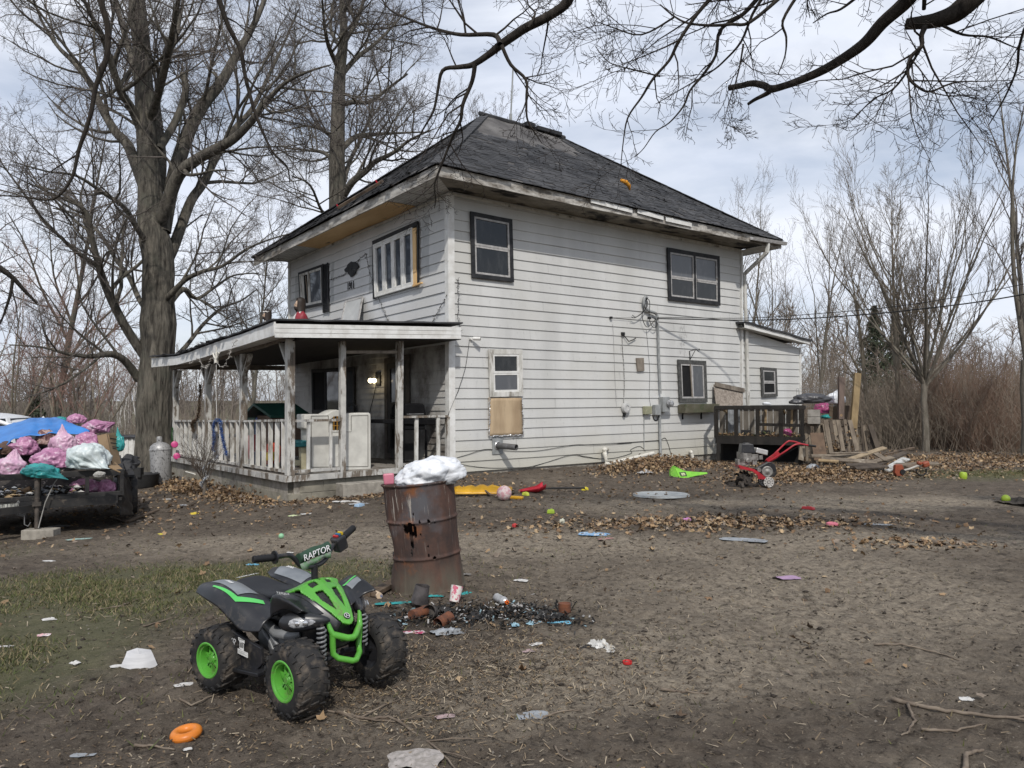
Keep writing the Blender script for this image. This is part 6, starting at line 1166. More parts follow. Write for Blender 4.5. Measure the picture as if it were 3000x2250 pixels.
# shovels
YEL=M('yellow_plastic',(.62,.34,.02),(.5,.26,.02),rough=.4,sc=5,dirt=(.3,.2,.08),da=.62); WH=M('shovel_wood',(.14,.1,.07),(.09,.065,.05),sc=20)
e=T('snow_shovel','yellow snow shovel with cracked blade lying on the dirt','shovel',gpt(1412,1450)); m=MB()
rows=[]
for i in range(15):
    a=i/14-.5; rows.append([V((a*.95+.03*b,.02-.16*abs(a)*b+b*.26-.1,.015+.13*math.sin(max(0,b)*1.7+.1)*(1-.3*abs(a))+(.03*math.cos(i*PI)if 0 else .02*math.sin(i*2.2)*b))) for b in np.linspace(0,1,7)])
m.grid(rows); m.build('blade',YEL,e,40,solid=.008); m=MB()
for a in (-.3,-.15,.15,.3): m.beam((a,-.06,.05),(a*1.02,.1,.14),.02,.015)
m.build('rib',YEL,e); m=MB(); m.tube([(.04,.02,.08),(.15,-.22,.035),(.46,-.5,.03)],.017,8); m.build('handle',WH,e); m=MB(); m.box((.56,-.58,.035),(.22,.09,.05),(0,0,R(-20))); m.build('grip',YEL,e,bevel=.02)
RD=M('red_shovel_plastic',(.42,.02,.035),(.33,.015,.025),rough=.4,dirt=(.2,.06,.05),da=.62)
e=T('scoop_shovel','red plastic scoop shovel with long black handle pointing at the leaf heap','shovel',gpt(1560,1442),R(8)); m=MB(); rows=[]
for i in range(11):
    a=i/10-.5; rows.append([V((-.22+b*.42,a*.36*(.55+.6*b if b<.7 else .97),.015+.07*(abs(a)*2)**3*(.4+b)+.1*max(0,b-.75)*(2))) for b in np.linspace(0,1,8)])
m.grid(rows); m.build('blade',RD,e,50,solid=.008); m=MB(); m.tube([(.17,0,.06),(.3,0,.07),(.9,.02,.06)],.016,8); m.build('handle',CAB,e)
GRK=M('lime_rake_plastic',(.2,.5,.05),(.15,.42,.04),rough=.42,dirt=(.2,.3,.08),da=.64)
e=T('leaf_rake','bright green plastic leaf rake head lying in the leaves','rake',gpt(2006,1398,.02),R(2)); e.scale=(.64,.8,.64); e.rotation_euler=(R(33),R(-3),R(4)); m=MB()
for k in range(-9,10): a=R(180+k*5.); m.beam((.2,0,.05),(.2+.62*math.cos(a),.62*math.sin(a)*.85,.06),.024,.008); m.beam((.2+.62*math.cos(a),.62*math.sin(a)*.85,.06),(.2+.66*math.cos(a),.66*math.sin(a)*.85,.0),.02,.008)
m.build('tine',GRK,e); m=MB(); m.prism([(-.22,-.26),(.1,-.12),(.3,-.08),(.7,-.025),(.7,.025),(.3,.08),(.1,.12),(-.22,.26)],(0,0,.058),(1,0,0),(0,1,0),(0,0,.02)); m.build('head',GRK,e,bevel=.006); m=MB(); m.box((-.06,0,.083),(.2,.16,.006)); lb=m.build('label',M('label_dark',(.03,.05,.03)),e); m=MB(); m.box((-.06,0,.088),(.12,.1,.004)); m.build('label_panel',M('lime_label',(.5,.55,.3),(.2,.2,.15),sc=30),lb)
# flat grey oval lid
e=gpt(1937,1453); m=MB(); m.lathe([(0,.012),(.36,.016),(.41,.03),(.44,.03),(.45,.0),(0,.0)],40); o=m.build('saucer_sled',M('pale_grey_lid',(.4,.42,.42),(.32,.34,.34),rough=.6,dirt=(.2,.18,.15),da=.58),None,40); o.location=e; o.scale=(1,.8,1); tag(o,'round pale grey saucer lying flat in the yard','sled')
# sticks
STK=M('dead_stick',(.2,.165,.13),(.12,.095,.075),sc=12,rough=.95,spec=.1)
def stick(label,pts,w_,seed,fork=2,group='fallen sticks'):
    r=random.Random(seed); P=[gpt(*p) for p in pts]; q=[]
    for i in range(len(P)-1):
        for k in range(5): t=k/5; q.append(P[i].lerp(P[i+1],t)+V((r.uniform(-1,1)*w_*.5,r.uniform(-1,1)*w_*.5,w_*.9+r.uniform(0,w_*.7))))
    q.append(P[-1]+V((0,0,w_))); m=MB(); n=len(q); m.tube(q,[w_*(1-.6*i/n) for i in range(n)],7)
    for k in range(fork):
        i=r.randint(2,n-3); d=(q[i+1]-q[i]).normalized(); a=r.choice((-1,1))*R(r.uniform(25,55)); d2=V((d.x*math.cos(a)-d.y*math.sin(a),d.x*math.sin(a)+d.y*math.cos(a),.12)); l=(q[-1]-q[0]).length*r.uniform(.15,.35); m.tube([q[i],q[i]+d2*l*.5,q[i]+d2*l+V((0,0,-.06*l))],[w_*.55,w_*.4,w_*.2],6)
    return tag(m.build('stick',STK,None,180),label,'stick',group)
stick('thick bare stick crossing the bottom right corner',[(2615,2050),(2740,2080),(2880,2100),(3040,2128)],.0125,1,1); stick('long forked twig crossing the bottom centre',[(985,2085),(1075,2090),(1140,2088),(1200,2125),(1290,2190),(1345,2260)],.0085,2,3); stick('thin twigs from the front tyre to the bottom centre',[(880,2105),(960,2085),(1060,2090),(1160,2098),(1290,2072)],.006,3,3); stick('curved stick at the middle right',[(2560,1890),(2640,1900),(2740,1915),(2810,1938)],.008,4,2); stick('short pale stick in the centre right foreground',[(1935,2008),(2000,2012),(2075,2028)],.009,5,0); stick('bent twig by the rear tyre',[(525,2045),(560,2055),(640,2030)],.007,6,0); stick('straw coloured stick below the orange ring',[(395,2173),(440,2173),(512,2178)],.008,7,0)
stick('long thin twig across the grass patch',[(195,1815),(260,1795),(350,1780),(435,1748)],.007,8,1); stick('dark root curling at the bottom right',[(2820,2270),(2830,2215),(2850,2200),(2880,2195)],.013,9,0); stick('thin stick with forks low in the centre right',[(1590,2085),(1640,2075),(1700,2070)],.006,10,1); stick('short stick right of the bottom centre',[(1625,2180),(1640,2210),(1680,2225)],.006,11,1); stick('bent twig below the thick stick',[(2660,2065),(2680,2110),(2665,2145),(2640,2160)],.008,12,0); stick('pale twig under the thick stick',[(2700,2135),(2800,2140),(2885,2120)],.008,13,0); stick('thin twig left of the quad bike',[(420,1840),(460,1825),(510,1812)],.006,14,0)
m=MB(); P=gpt(1085,1760); 
for k in range(2): m.beam(P+V((-.02+.05*k,-.02,.02)),P+V((.12+.05*k,.4,.03)),.045,.03)
tag(m.build('wood_strips',WOODB,None),'two dark wooden strips behind the right front tyre','boards')
m=MB(); a,b=gpt(372,1527),gpt(462,1500); m.beam(a+V((0,0,.02)),b+V((0,0,.04)),.07,.02); a2=gpt(330,1517); m.beam(a2+V((0,0,.02)),a+V((0,0,.03)),.06,.02); tag(m.build('broken_lath',WOODB,None),'broken lath lying between the trailer and the porch','board')
# ================================================================ trailer and its load
tx,ty=V((.883,.47,0)),V((-.47,.883,0)); tb=V((-5.43,10.6,0)); tb.z=ground(tb.x,tb.y); TRZ=math.atan2(.47,.883)
STB=M('black_trailer_steel',(.014,.014,.015),(.03,.028,.026),rough=.55,sc=9,dirt=(.09,.075,.06),da=.58,db=.7,dsc=12)
trl=T('utility_trailer','black steel utility trailer heaped with rubbish bags, front rail toward the yard','trailer',tb,TRZ)
tz=.56-tb.z
m=MB(); m.beam((-3.2,0,tz-.02),(0.03,0,tz),.06,.075); m.beam((0,0,tz),(0,3.2,tz),.06,.06); m.beam((-3.2,0,tz-.32),(.03,0,tz-.29),.05,.06); m.beam((0,0,tz-.29),(0,3.2,tz-.29),.05,.05)
for x in (0,-.42,-.98,-1.9,-2.8): m.beam((x,0,tz-.3),(x,0,tz),.05,.05)
for y in (1.1,2.2,3.1): m.beam((0,y,tz-.3),(0,y,tz),.05,.05)
m.build('rail',STB,trl,bevel=.004)
m=MB(); m.box((-1.6,1.6,tz-.37),(3.2,3.2,.04)); m.build('bed',STB,trl)
m=MB(); m.beam((-3.2,-.02,tz-.42),(-.05,-.02,tz-.37),.06,.11); m.beam((-2.4,-.9,tz-.42),(-.9,-.0,tz-.42),.06,.09); m.build('tongue',STB,trl)
m=MB(); m.tube([(-.99,-.16,tz+.09),(-.99,-.16,tz-.3)],.032,10); m.tube([(-.99,-.16,tz-.28),(-.99,-.16,.1)],.028,10); m.box((-.99,-.16,tz-.36),(.1,.1,.05)); m.build('jack',M('worn_jack_steel',(.12,.1,.085),(.05,.045,.04),rough=.7,metal=.3),trl,50)
m=MB(); m.lathe([(.17,-.1),(.28,-.1),(.3,-.05),(.3,.05),(.28,.1),(.17,.1)],28,(.14,1.5,.3),(1,0,0)); m.build('tyre',TYRE,trl,50); m=MB(); m.beam((.05,1.0,.64),(.05,2.0,.64),.28,.03); m.build('mudguard',STB,trl)
m=MB(); ch=[(-1.2,-.1,tz-.33),(-1.25,-.12,tz-.44),(-1.15,-.13,tz-.5),(-1.1,-.13,tz-.42)]
for i in range(22): p=cr2([V(q) for q in ch],i/21); m.tube([p+V((.012*math.cos(t),.006*(i%2),.016*math.sin(t))) for t in np.linspace(0,2*PI,9)[:-1]],.003,4,closed=True)
m.tube([(-1.13,-.12,tz-.5),(-1.13,-.12,tz-.62),(-1.09,-.12,tz-.65),(-1.06,-.12,tz-.6)],.008,6); m.build('safety_chain',STEEL,trl,60)
m=MB(); m.add([V((-1.65,-.052,tz-.41)),V((-1.2,-.052,tz-.4)),V((-1.2,-.052,tz-.35)),V((-1.65,-.052,tz-.36))],[(0,1,2,3)]); m.build('decal',M('trailer_decal',(.5,.5,.45),(.05,.05,.05),sc=60,st=(1,1,.2)),trl)
m=MB(); m.tube([(-.72,-.05,tz+.02),(-.8,-.1,tz-.1),(-.9,-.14,tz-.35),(-.97,-.2,.12)],.007,6); m.build('strap',M('grey_strap',(.3,.29,.27)),trl)
m=MB(); P=gpt(120,1573); m.box((0,0,.06),(.4,.2,.13)); o=m.build('concrete_block',CONC,None,bevel=.008); o.location=P; o.rotation_euler=(0,0,.1); tag(o,'grey concrete block under the trailer jack','block')
PG='pink rubbish bags on the trailer'
def bagp(name,label,c,d,rx,ry,mat,seed,tie=None,rot=0,group=None,dep=.85,**k):
    cx,cy=c[0]*.31646,1100+c[1]*.31646; P=atd(cx,cy,d); s=.31646*d/F; return bag(name,label,P,(rx*s,rx*s*dep,ry*s*1.1),mat,seed,(0,rot,rnd.uniform(-.3,.3)),group,tie=tie,**k)
bagp('rubbish_bag','pink knotted rubbish bag above the bag at the left end of the rail',(240,675),10.9,115,105,PBAG,11,(-.6,-.8,.2),group=PG)
bagp('rubbish_bag','pale pink rubbish bag cut off by the left edge of the photo',(105,850),10.3,140,112,PBAG2,12,(.2,-.1,1),group=PG)
bagp('rubbish_bag','large pink wrinkled bag left of the white bag',(490,790),10.5,195,108,PBAG,13,group=PG)
bagp('rubbish_bag','pale pink bag pulled up to a tall point',(590,640),10.9,118,115,PBAG2,14,(-.1,0,1),group=PG)
bagp('rubbish_bag','pink striped bag behind the white bag',(800,610),11.2,130,78,PBAG,15,(1,-.3,-.3),group=PG)
bagp('rubbish_bag','small dark pink bag on top of the heap beside the tarp',(705,412),12.3,85,55,PBAG,16,group=PG)
bagp('rubbish_bag','glossy pink bag with a pointed corner on top of the heap',(885,490),12,135,72,PBAG,17,(1,0,.55),group=PG)
bagp('rubbish_bag','pink bag lying in the bed below the rail',(790,1035),10.75,145,75,PBAG,18,group=PG)
bagp('rubbish_bag','pink bag with a tail hanging down at the right end of the rail',(990,1040),10.75,88,78,PBAG,19,(.0,-.2,-1),group=PG,sag=.9)
bagp('rubbish_bag','big pale greenish white bag in the middle of the trailer heap',(820,775),10.45,205,140,GBAG,20,(1,-.2,-.55))
bagp('rubbish_bag','teal bag resting on the front rail',(390,893),10.1,185,72,TBAG,21,(1,0,-.3),rot=.12)
bagp('rubbish_bag','teal bag hanging at the right of the cardboard box',(1100,640),11.1,52,100,TBAG,22,(-.2,0,1))
bagp('clothing_bundle','patterned bundle of clothes behind the pink bags',(425,590),11.2,95,88,M('patterned_cloth',(.36,.25,.22),(.12,.06,.06),sc=14,a=.45,b=.52,dirt=(.5,.46,.42),da=.6,db=.63,dsc=10),23,cat='clothes')
bagp('plush_toy','small grey white plush on the rail below the white bag',(920,922),10.15,54,34,M('grey_plush',(.36,.35,.32),(.24,.23,.21),sc=20),24,cat='toy')
bagp('cloth_bundle','rusty brown bundle under the left end of the tarp',(60,690),10.9,95,70,M('brown_cloth',(.12,.07,.05),(.07,.045,.035),sc=8),25,cat='cloth')
bagp('teal_scrap','teal bag corner peeking out above the blue tarp',(560,405),12.6,60,22,TBAG,26)
def pz(c,d): return atd(c[0]*.31646,1100+c[1]*.31646,d)
# tarp draped over heap
TARP=M('blue_tarp',(.035,.2,.55),(.025,.15,.44),sc=4,rough=.42,spec=.5,bump=.25,bsc=30)
top=[((-60,470),12.9),((60,470),12.8),((200,430),12.7),((350,408),12.6),((480,400),12.5),((580,415),12.2),((690,470),11.9),((830,545),11.4)]
bot=[((-60,720),10.7),((40,660),10.8),((130,600),10.9),((280,560),11),((430,548),11.1),((560,540),11.2),((680,545),11.2),((825,552),11.25)]
m=MB(); rows=[]
for j in range(15):
    t=j/14; r_=[]
    for i in range(36):
        s=i/35; a=cr2([pz(*q) for q in top],s); b=cr2([pz(*q) for q in bot],s); p=a.lerp(b,t); p=p+V((0,0,.12*math.sin(PI*t)*(1-.5*s)+.035*mnoise.noise((s*9,t*3,1))+.02*abs(mnoise.noise((s*26,t*5,4))))); r_.append(p)
    rows.append(r_)
m.grid(rows); o=m.build('tarp',TARP,None,180,solid=.006); tag(o,'blue plastic tarp draped over the left of the trailer heap','tarp')
# filling mound under the bags, built as debris
m=MB(); rows=[]
for j in range(12):
    for_=[]
    for i in range(22):
        x=-3.1+3.0*i/21; y=.12+3.*j/11; for_.append(tb+tx*x+ty*y+V((0,0,tz-.33+.62*ss(.2,1.6,y)*(1-ss(-.25,0,x))*(1-ss(2.6,3.1,y))+.1*mnoise.noise((x*3,y*3,0))+.08*mnoise.noise((x*9,y*9,0)))))
    rows.append(for_)
m.grid(rows); kind(m.build('rubbish_heap',M('sooty_rubbish',(.05,.042,.035),(.015,.014,.013),sc=9,dirt=(.28,.25,.22),da=.6,db=.64,dsc=16),None,40),'stuff')
r=random.Random(77); m=MB()
for i in range(420): p=tb+tx*r.uniform(-2.2,-.45)+ty*r.uniform(.03,.4)+V((0,0,tz-.3+r.uniform(0,.12))); s=r.uniform(.02,.07); m.m=r.choice((0,0,0,1,2,3)); m.add([V(p)+V((a*s*r.uniform(.4,1.3),b*s*r.uniform(.4,1.),c*s*r.uniform(.2,.6))) for a,b,c in ((1,0,0),(0,1,0),(-1,0,0),(0,-1,0),(0,0,1),(.2,.2,-1))],[(0,1,4),(1,2,4),(2,3,4),(3,0,4),(1,0,5),(2,1,5),(3,2,5),(0,3,5)])
kind(m.build('rubbish_bits',[CHAR,WP,WOODT,GF]),'stuff')
m=MB(); m.tube([pz((140,1110),10.2),pz((285,1045),10.25)],.035,12); tag(m.build('cardboard_tube',M('scorched_card',(.2,.13,.07),(.08,.05,.03),sc=12),None,60),'scorched brown tube lying in the trailer bed','tube')
CARD=M('cardboard',(.34,.24,.14),(.28,.19,.11),sc=4,rough=.85,dirt=(.18,.12,.07),da=.62)
bx=T('cardboard_box','open tan cardboard box tipped at the right end of the trailer heap','box',pz((1010,815),11)); m=MB(); q=[pz(c,d)-bx.location for c,d in (((905,555),10.9),((985,540),10.75),((1045,830),10.65),((960,835),10.8))]; bk=ty*.4+tx*.1
m.add(q+[p+bk for p in q],[(0,1,2,3),(1,5,6,2),(4,0,3,7),(3,2,6,7)]); m.build('box_body',CARD,bx,solid=.01); m=MB(); q2=[pz(c,d)-bx.location for c,d in (((1000,548),10.8),((1090,565),11.1),((1085,790),11.1),((1040,780),10.75))]; m.add(q2,[(0,1,2,3)]); m.build('flap',CARD,bx,solid=.008)
m=MB(); o_=q2[0].lerp(q2[1],.3); ex=(q2[1]-q2[0]); ey=(q2[3]-q2[0]); nn_=ex.cross(ey).normalized()*-.006
for a,b,h in ((.1,.8,.12),(.1,.75,.3),(.2,.85,.45),(.2,.6,.52)): m.add([q2[0]+ex*a+ey*h+nn_,q2[0]+ex*b+ey*h+nn_,q2[0]+ex*b+ey*(h+.04)+nn_,q2[0]+ex*a+ey*(h+.04)+nn_],[(0,1,2,3)])
m.build('print',INK,bx)
m=MB(); q=[pz(c,d) for c,d in (((1040,790),10.8),((1140,880),10.7),((1110,900),10.55),((1000,850),10.5))]; m.add(q,[(0,1,2,3)]); tag(m.build('cardboard_sheet',CARD,None,solid=.012),'brown cardboard sheet folded over the rail corner','cardboard')
def drape(name,label,pts,mat,cat,seed,amp=.05):
    """pts: rows of ((crop),depth)"""
    R_=[[pz(*q) for q in r_] for r_ in pts]; m=MB(); g=[]
    for i in range(19):
        rr=[cr2(q,i/18) for q in R_]; g.append([cr2(rr,j/16)+V((amp*mnoise.noise((i*.25,j*.3,seed)),amp*1.6*mnoise.noise((i*.2+4,j*.55,seed)),amp*.6*mnoise.noise((i*.3,j*.3,seed+5)))) for j in range(17)])
    m.grid(g); return tag(m.build(name,mat,None,180,solid=.008),label,cat)
drape('black_tarp','black plastic sheet hanging over the right rear corner of the trailer',[[((1085,850),10.8),((1130,860),11.2),((1180,900),11.7)],[((1090,1000),10.75),((1150,1010),11.2),((1215,1050),11.7)],[((1100,1150),10.7),((1170,1180),11.1),((1235,1200),11.6)],[((1120,1300),10.7),((1180,1305),11.1),((1238,1300),11.5)]],M('black_sheet',(.008,.008,.009),(.014,.014,.015),rough=.5),'sheet',3)
drape('grill_cover','charcoal grey fabric cover slumped behind the trailer corner',[[((1120,790),12.6),((1180,728),12.9),((1290,760),13.3)],[((1125,850),12.4),((1200,800),12.6),((1285,820),13)],[((1175,885),12.3),((1230,860),12.5),((1265,850),12.9)]],M('charcoal_fabric',(.05,.05,.052),(.035,.035,.037),rough=.85),'cover',8)
m=MB(); P=gpt(413,1428); m.lathe([(0,0),(.3,0),(.34,.06),(.35,.22),(.37,.3),(.34,.31),(.31,.24),(0,.2)],28); m.box((.02,-.3,.36),(.3,.14,.2)); o=m.build('rubber_tub',M('black_rubber_tub',(.018,.018,.019),(.03,.03,.03),rough=.7),None,40); o.location=P; tag(o,'black rubber tub at the foot of the big maple','tub')
# gas tank
e=T('gas_cylinder','dented silver gas cylinder with flaking paint standing beside the porch base','cylinder',gpt(474,1419),.3); TK=M('flaking_silver_paint',(.42,.42,.42),(.3,.3,.3),rough=.45,sc=5,dirt=(.04,.038,.036),da=.54,db=.62,dsc=38,metal=.2,st=(1,1,.45)); m=MB()
m.lathe([(0,.01),(.19,.01),(.2,.04),(.205,.07),(.215,.1),(.215,.76),(.213,.80),(.19,.87),(.13,.92),(.07,.94),(0,.945)],40); tk=m.build('tank',TK,e,40)
m=MB(); m.lathe([(.085,.92),(.06,.94),(.06,1.0),(.058,1.04),(.045,1.07),(0,1.075)],24); m.build('valve_cap',TK,e,40); m=MB(); m.lathe([(.215,.765),(.223,.77),(.223,.79),(.213,.8)],40); m.build('band',TK,tk,40); e.rotation_euler=(0,R(-3),.3)
# car
e=T('parked_car','white parked car hidden up to its windows behind the trailer heap','car',V((-11.6,15.2,ground(-11.6,15.2))),R(6)); CW=M('white_car_paint',(.72,.73,.75),(.68,.69,.71),rough=.25,spec=.6); cz=1.28-e.location.z
pf=[(-2.3,.35),(-2.3,.8),(-2.1,.95),(-1.2,1.02),(2.1,.98),(2.25,.85),(2.28,.4)]; 
def carloft(prof,ys,name,mat,par,k=lambda z:1): 
    m=MB(); rows=[[V((x*(1 if abs(y)<.8 else .98),y*k(z),z)) for x,z in prof] for y in ys]; m.grid(rows)
    for r_ in (rows[0],rows[-1]): m.add(r_,[tuple(range(len(r_)))])
    return m.build(name,mat,par,35)
bd_=carloft(pf,(-.88,-.84,.84,.88),'body',CW,e)
m=MB(); b0=[V((x,y,.98)) for x,y in ((-1.5,-.8),(2.05,-.8),(2.05,.8),(-1.5,.8))]; t0=[V((x,y,cz-.07)) for x,y in ((-.7,-.66),(1.75,-.66),(1.75,.66),(-.7,.66))]; m.hexa(b0,t0); m.build('window_band',GLS,e)
m=MB(); rows=[]
for i in range(15):
    s=i/14; x=-.9+2.95*s; z=cz-.2*(abs(s-.45)*2)**3.2; rows.append([V((x,y*.74,z-.05*abs(y)**3)) for y in np.linspace(-1,1,13)])
m.grid(rows); m.build('roof',CW,e,180,solid=.05)
for x in (-.65,.5,1.75): pass
m=MB(); 
for s in (-1,1):
    for x,x2 in ((-1.45,-.72),(.45,.5),(2.02,1.78)): m.beam((x,.79*s,.98),(x2,.67*s,cz-.06),.06,.04)
m.build('pillar',CW,e)
for x in (-1.45,1.4):
    for s in (-1,1): m=MB(); m.lathe([(.17,-.1),(.3,-.1),(.33,-.06),(.33,.06),(.3,.1),(.17,.1),(.0,.06)],24,(x,.8*s,.33),(0,s,0)); m.build('wheel',TYRE,e,50)
# low white shed past the maple
e=T('white_shed','low white corrugated shed wall seen between the maple and the trailer','shed',V((-16.6,33.5,-1.2)),R(4)); m=MB(); x=-3
while x<4: m.hexa([(x,0,-.4),(x+.2,0,-.4),(x+.2,.02,-.4),(x,.02,-.4)],[(x,-.0,1.1),(x+.2,0,1.1),(x+.2,.02,1.1),(x,.02,1.1)]); m.beam((x+.1,-.02,-.4),(x+.1,-.02,1.1),.08,.05,(0,1,0)); x+=.2
m.build('wall',WHT,e); m=MB(); m.box((.5,1.2,1.12),(7.2,2.6,.06)); m.build('roof',SHI,e)
# shrub in front of the porch
def shrub(label,P,seed,H):
    e=T('bare_shrub',label,'shrub',P); r=random.Random(seed); t=Wood(); tw=Wood(); t.add([V((0,0,-.03)),V((.01,0,.12)),V((0,.01,.26)),V((.01,0,.36))],[.04,.034,.03,.026],8)
    for k in range(16):
        a=2*PI*k/16+r.uniform(-.2,.2); sp=r.uniform(.25,.95); d=V((math.cos(a)*sp,math.sin(a)*sp,1)).normalized(); grow(t,r,V((0,0,r.uniform(.12,.36))),d,H*r.uniform(.6,1),.009,2,4,.14,.03,1.1,(20,45),tw=tw,minr=.0024)
    t.build('stem',M('shrub_bark',(.13,.11,.09),(.09,.075,.06)),e); tw.build('twigs',M('shrub_twigs',(.12,.095,.075)),e); return e
shrub('small bare shrub growing in front of the porch railing',gpt(598,1452),4,.98)
def tinsel(name,label,pts,r_,n,mats,seed,cat='garland',par=None):
    r=random.Random(seed); P=[V(p) for p in pts]; m=MB()
    for k in range(n):
        c=cr2(P,r.random()); d=rv(r).normalized()*r_*r.uniform(.5,1.1); u=d.orthogonal().normalized()*r_*.09; m.m=r.randrange(len(mats)); m.add([c-u,c+u,c+d+u*.6,c+d-u*.6],[(0,1,2,3)])
    m.m=0; m.tube([cr2(P,i/30) for i in range(31)],r_*.12,4); o=m.build(name,mats); return tag(o,label,cat)
def Wh(l): q=HC+dR*l[0]+dL*l[1]; return V((q.x,q.y,l[2]))
TB=[M('blue_tinsel',(.02,.09,.35),(.03,.14,.45),rough=.25,metal=.6),M('silver_tinsel',(.5,.55,.65),rough=.2,metal=.8)]
tinsel('tinsel_garland','blue tinsel garland looped over the porch railing',[Wh(FW(*cp(x,y),-3.26)) for x,y in ((425,1080),(430,1000),(428,920),(445,880),(470,885),(480,950),(495,1030),(515,1110))],.05,2200,TB,1)
tinsel('tinsel_garland','white tinsel wrapped around the shrub stem',[gpt(598,1452)+V((.05*math.cos(t),.05*math.sin(t),.05+.05*t)) for t in np.linspace(0,9,14)]+[gpt(598,1452)+V((.3,-.05,.75))],.04,900,[TB[1],WHT],2)
tinsel('brown_garland','withered brown garland hanging beside the second porch post',[Wh(FW(*cp(x,y),-3.24)) for x,y in ((338,640),(335,720),(330,800),(322,860),(290,890),(285,920),(292,950))],.055,1500,[M('withered_leaf',(.12,.075,.045),(.07,.045,.03)),WOODB],3)
tinsel('green_garland','green garland hanging on the far left porch post',[Wh(FW(*cp(x,y),-3.26)) for x,y in ((150,930),(148,980),(150,1030))],.03,500,[M('green_tinsel',(.03,.13,.03))],4)
# tree of bits on porch rail
for lb,(a,b),c in (('pink toy ring on the left end of the porch railing',(165,1043),(.5,.05,.2)),('pink toy scoop on the left edge of the porch deck',(180,1122),(.55,.06,.22))):
    p=Wh(FW(*cp(a,b),-3.28)); m=MB(); m.lathe([(0,0),(.07,0),(.08,.03),(.075,.07),(.05,.08),(0,.08)],18); o=m.build('pink_toy',M('hot_pink_plastic',(.55,.06,.22),rough=.4),None,40); o.location=p; o.rotation_euler=(R(80),0,.4); tag(o,lb,'toy')
m=MB(); p=Wh(FW(430+365*.34965,920+1332*.34965,-3.33)); m.tube([p-dL*.35,p+dL*.35],.02,10); tag(m.build('pvc_pipe',PVC,None,50),'short white pipe poking out of the porch block base','pipe')
# ================================================================ porch contents
def hpoly(name,label,px,v,th,mat,cat,c=cp,bevel=.0,par=None):
    P=[RW(*c(*p),v) for p in px]; m=MB(); m.prism([(p.x,p.z) for p in P],(0,v,0),(1,0,0),(0,0,1),(0,th,0)); o=m.build(name,mat,par,bevel=bevel); 
    if par is None: o.location=HC; o.rotation_euler=(0,0,HA); 
    return tag(o,label,cat) if label else o
TOYW=M('chalky_white_plastic',(.62,.61,.56),(.5,.49,.45),sc=3,rough=.6,dirt=(.33,.31,.27),da=.6,db=.72)
ph=T('play_kitchen','large dirty white plastic play wall with small arched window on the porch','play set',HC,HA)
hpoly('panel',None,[(1040,838),(1185,838),(1212,822),(1235,811),(1258,807),(1285,812),(1325,832),(1480,827),(1490,838),(1492,1215),(1075,1222),(1068,1000),(1068,940),(1040,935)],.28,.35,TOYW,None,bevel=.02,par=ph)
hpoly('window_opening',None,[(1212,945),(1212,890),(1225,865),(1245,852),(1265,850),(1276,855),(1276,945)],.272,.02,DARK,None,par=ph)
YB=M('amber_plastic',(.4,.2,.03)); m=MB()
for a,b in (((1240,852),(1240,945)),((1262,850),(1262,945)),((1212,885),(1276,885)),((1212,915),(1276,915))): p,q_=RW(*cp(*a),.262),RW(*cp(*b),.262); m.beam(p,q_,.012,.012)
m.build('window_bars',YB,ph)
m=MB(); GRV=M('shadowed_groove',(.2,.19,.17))
for L_ in ([(1087,850),(1087,1195),(1470,1190),(1470,845),(1357,848),(1357,955),(1205,958),(1202,848),(1087,850)],):
    for a,b in zip(L_,L_[1:]): m.beam(RW(*cp(*a),.279),RW(*cp(*b),.279),.008,.012)
m.build('groove',GRV,ph)
ALUf=TOYW; hpoly('trim_ledge',None,[(1205,958),(1205,870),(1215,850),(1215,945),(1357,945),(1357,955)],.27,.02,TOYW,None,par=ph)
bbq=T('gas_grill','black gas grill standing on the porch behind the short railing','grill',HC,HA); GB=M('grill_black',(.006,.006,.007),(.01,.01,.011),rough=.7,spec=.12)
hpoly('lid',None,[(1702,856),(1702,800),(1715,770),(1740,763),(1840,765),(1855,775),(1868,856)],.45,.45,GB,None,bevel=.03,par=bbq); hpoly('side_shelf',None,[(1572,875),(1935,870),(1935,910),(1572,900)],.42,.5,GB,None,bevel=.01,par=bbq)
hpoly('firebox',None,[(1700,862),(1868,860),(1855,940),(1715,945)],.46,.42,GB,None,bevel=.02,par=bbq); hpoly('cabinet',None,[(1712,945),(1800,945),(1800,1140),(1712,1150)],.47,.4,DARK,None,par=bbq)
for x in (1705,1862):
    for y in (0,.4): m=MB(); m.beam(RW(*cp(x,940),.47)+V((0,y,0)),RW(*cp(x,1140),.47)+V((0,y,0)),.035,.035); m.build('leg',GB,bbq)
m=MB(); a,b=RW(*cp(1735,838),.44),RW(*cp(1835,836),.44); m.tube([a,a+V((0,-.05,0)),b+V((0,-.05,0)),b],.012,8); m.build('handle',STEEL,bbq)
TEALP=M('teal_plastic',(.02,.16,.17),(.015,.12,.13),rough=.5); CREAM=M('cream_plastic',(.42,.39,.27),(.33,.3,.2),rough=.55)
wt=T('play_table','teal topped plastic play table with cream leg beside the white play wall','table',HC,HA); hpoly('table_top',None,[(980,1040),(1025,1035),(1030,1015),(1075,1015),(1075,1055),(980,1060)],.35,.4,TEALP,None,bevel=.015,par=wt); hpoly('leg',None,[(1015,1060),(1065,1058),(1068,1225),(1020,1228)],.4,.1,CREAM,None,bevel=.015,par=wt); hpoly('shelf',None,[(970,1150),(1015,1150),(1015,1185),(970,1185)],.4,.3,CREAM,None,par=wt)
pl=T('playhouse','brown plastic playhouse with dark green roof at the far end of the porch','playhouse',HC,HA); hpoly('wall',None,[(820,850),(1075,848),(1075,1120),(830,1120)],2.2,.8,M('brown_plastic',(.13,.085,.06),(.1,.065,.045)),None,par=pl)
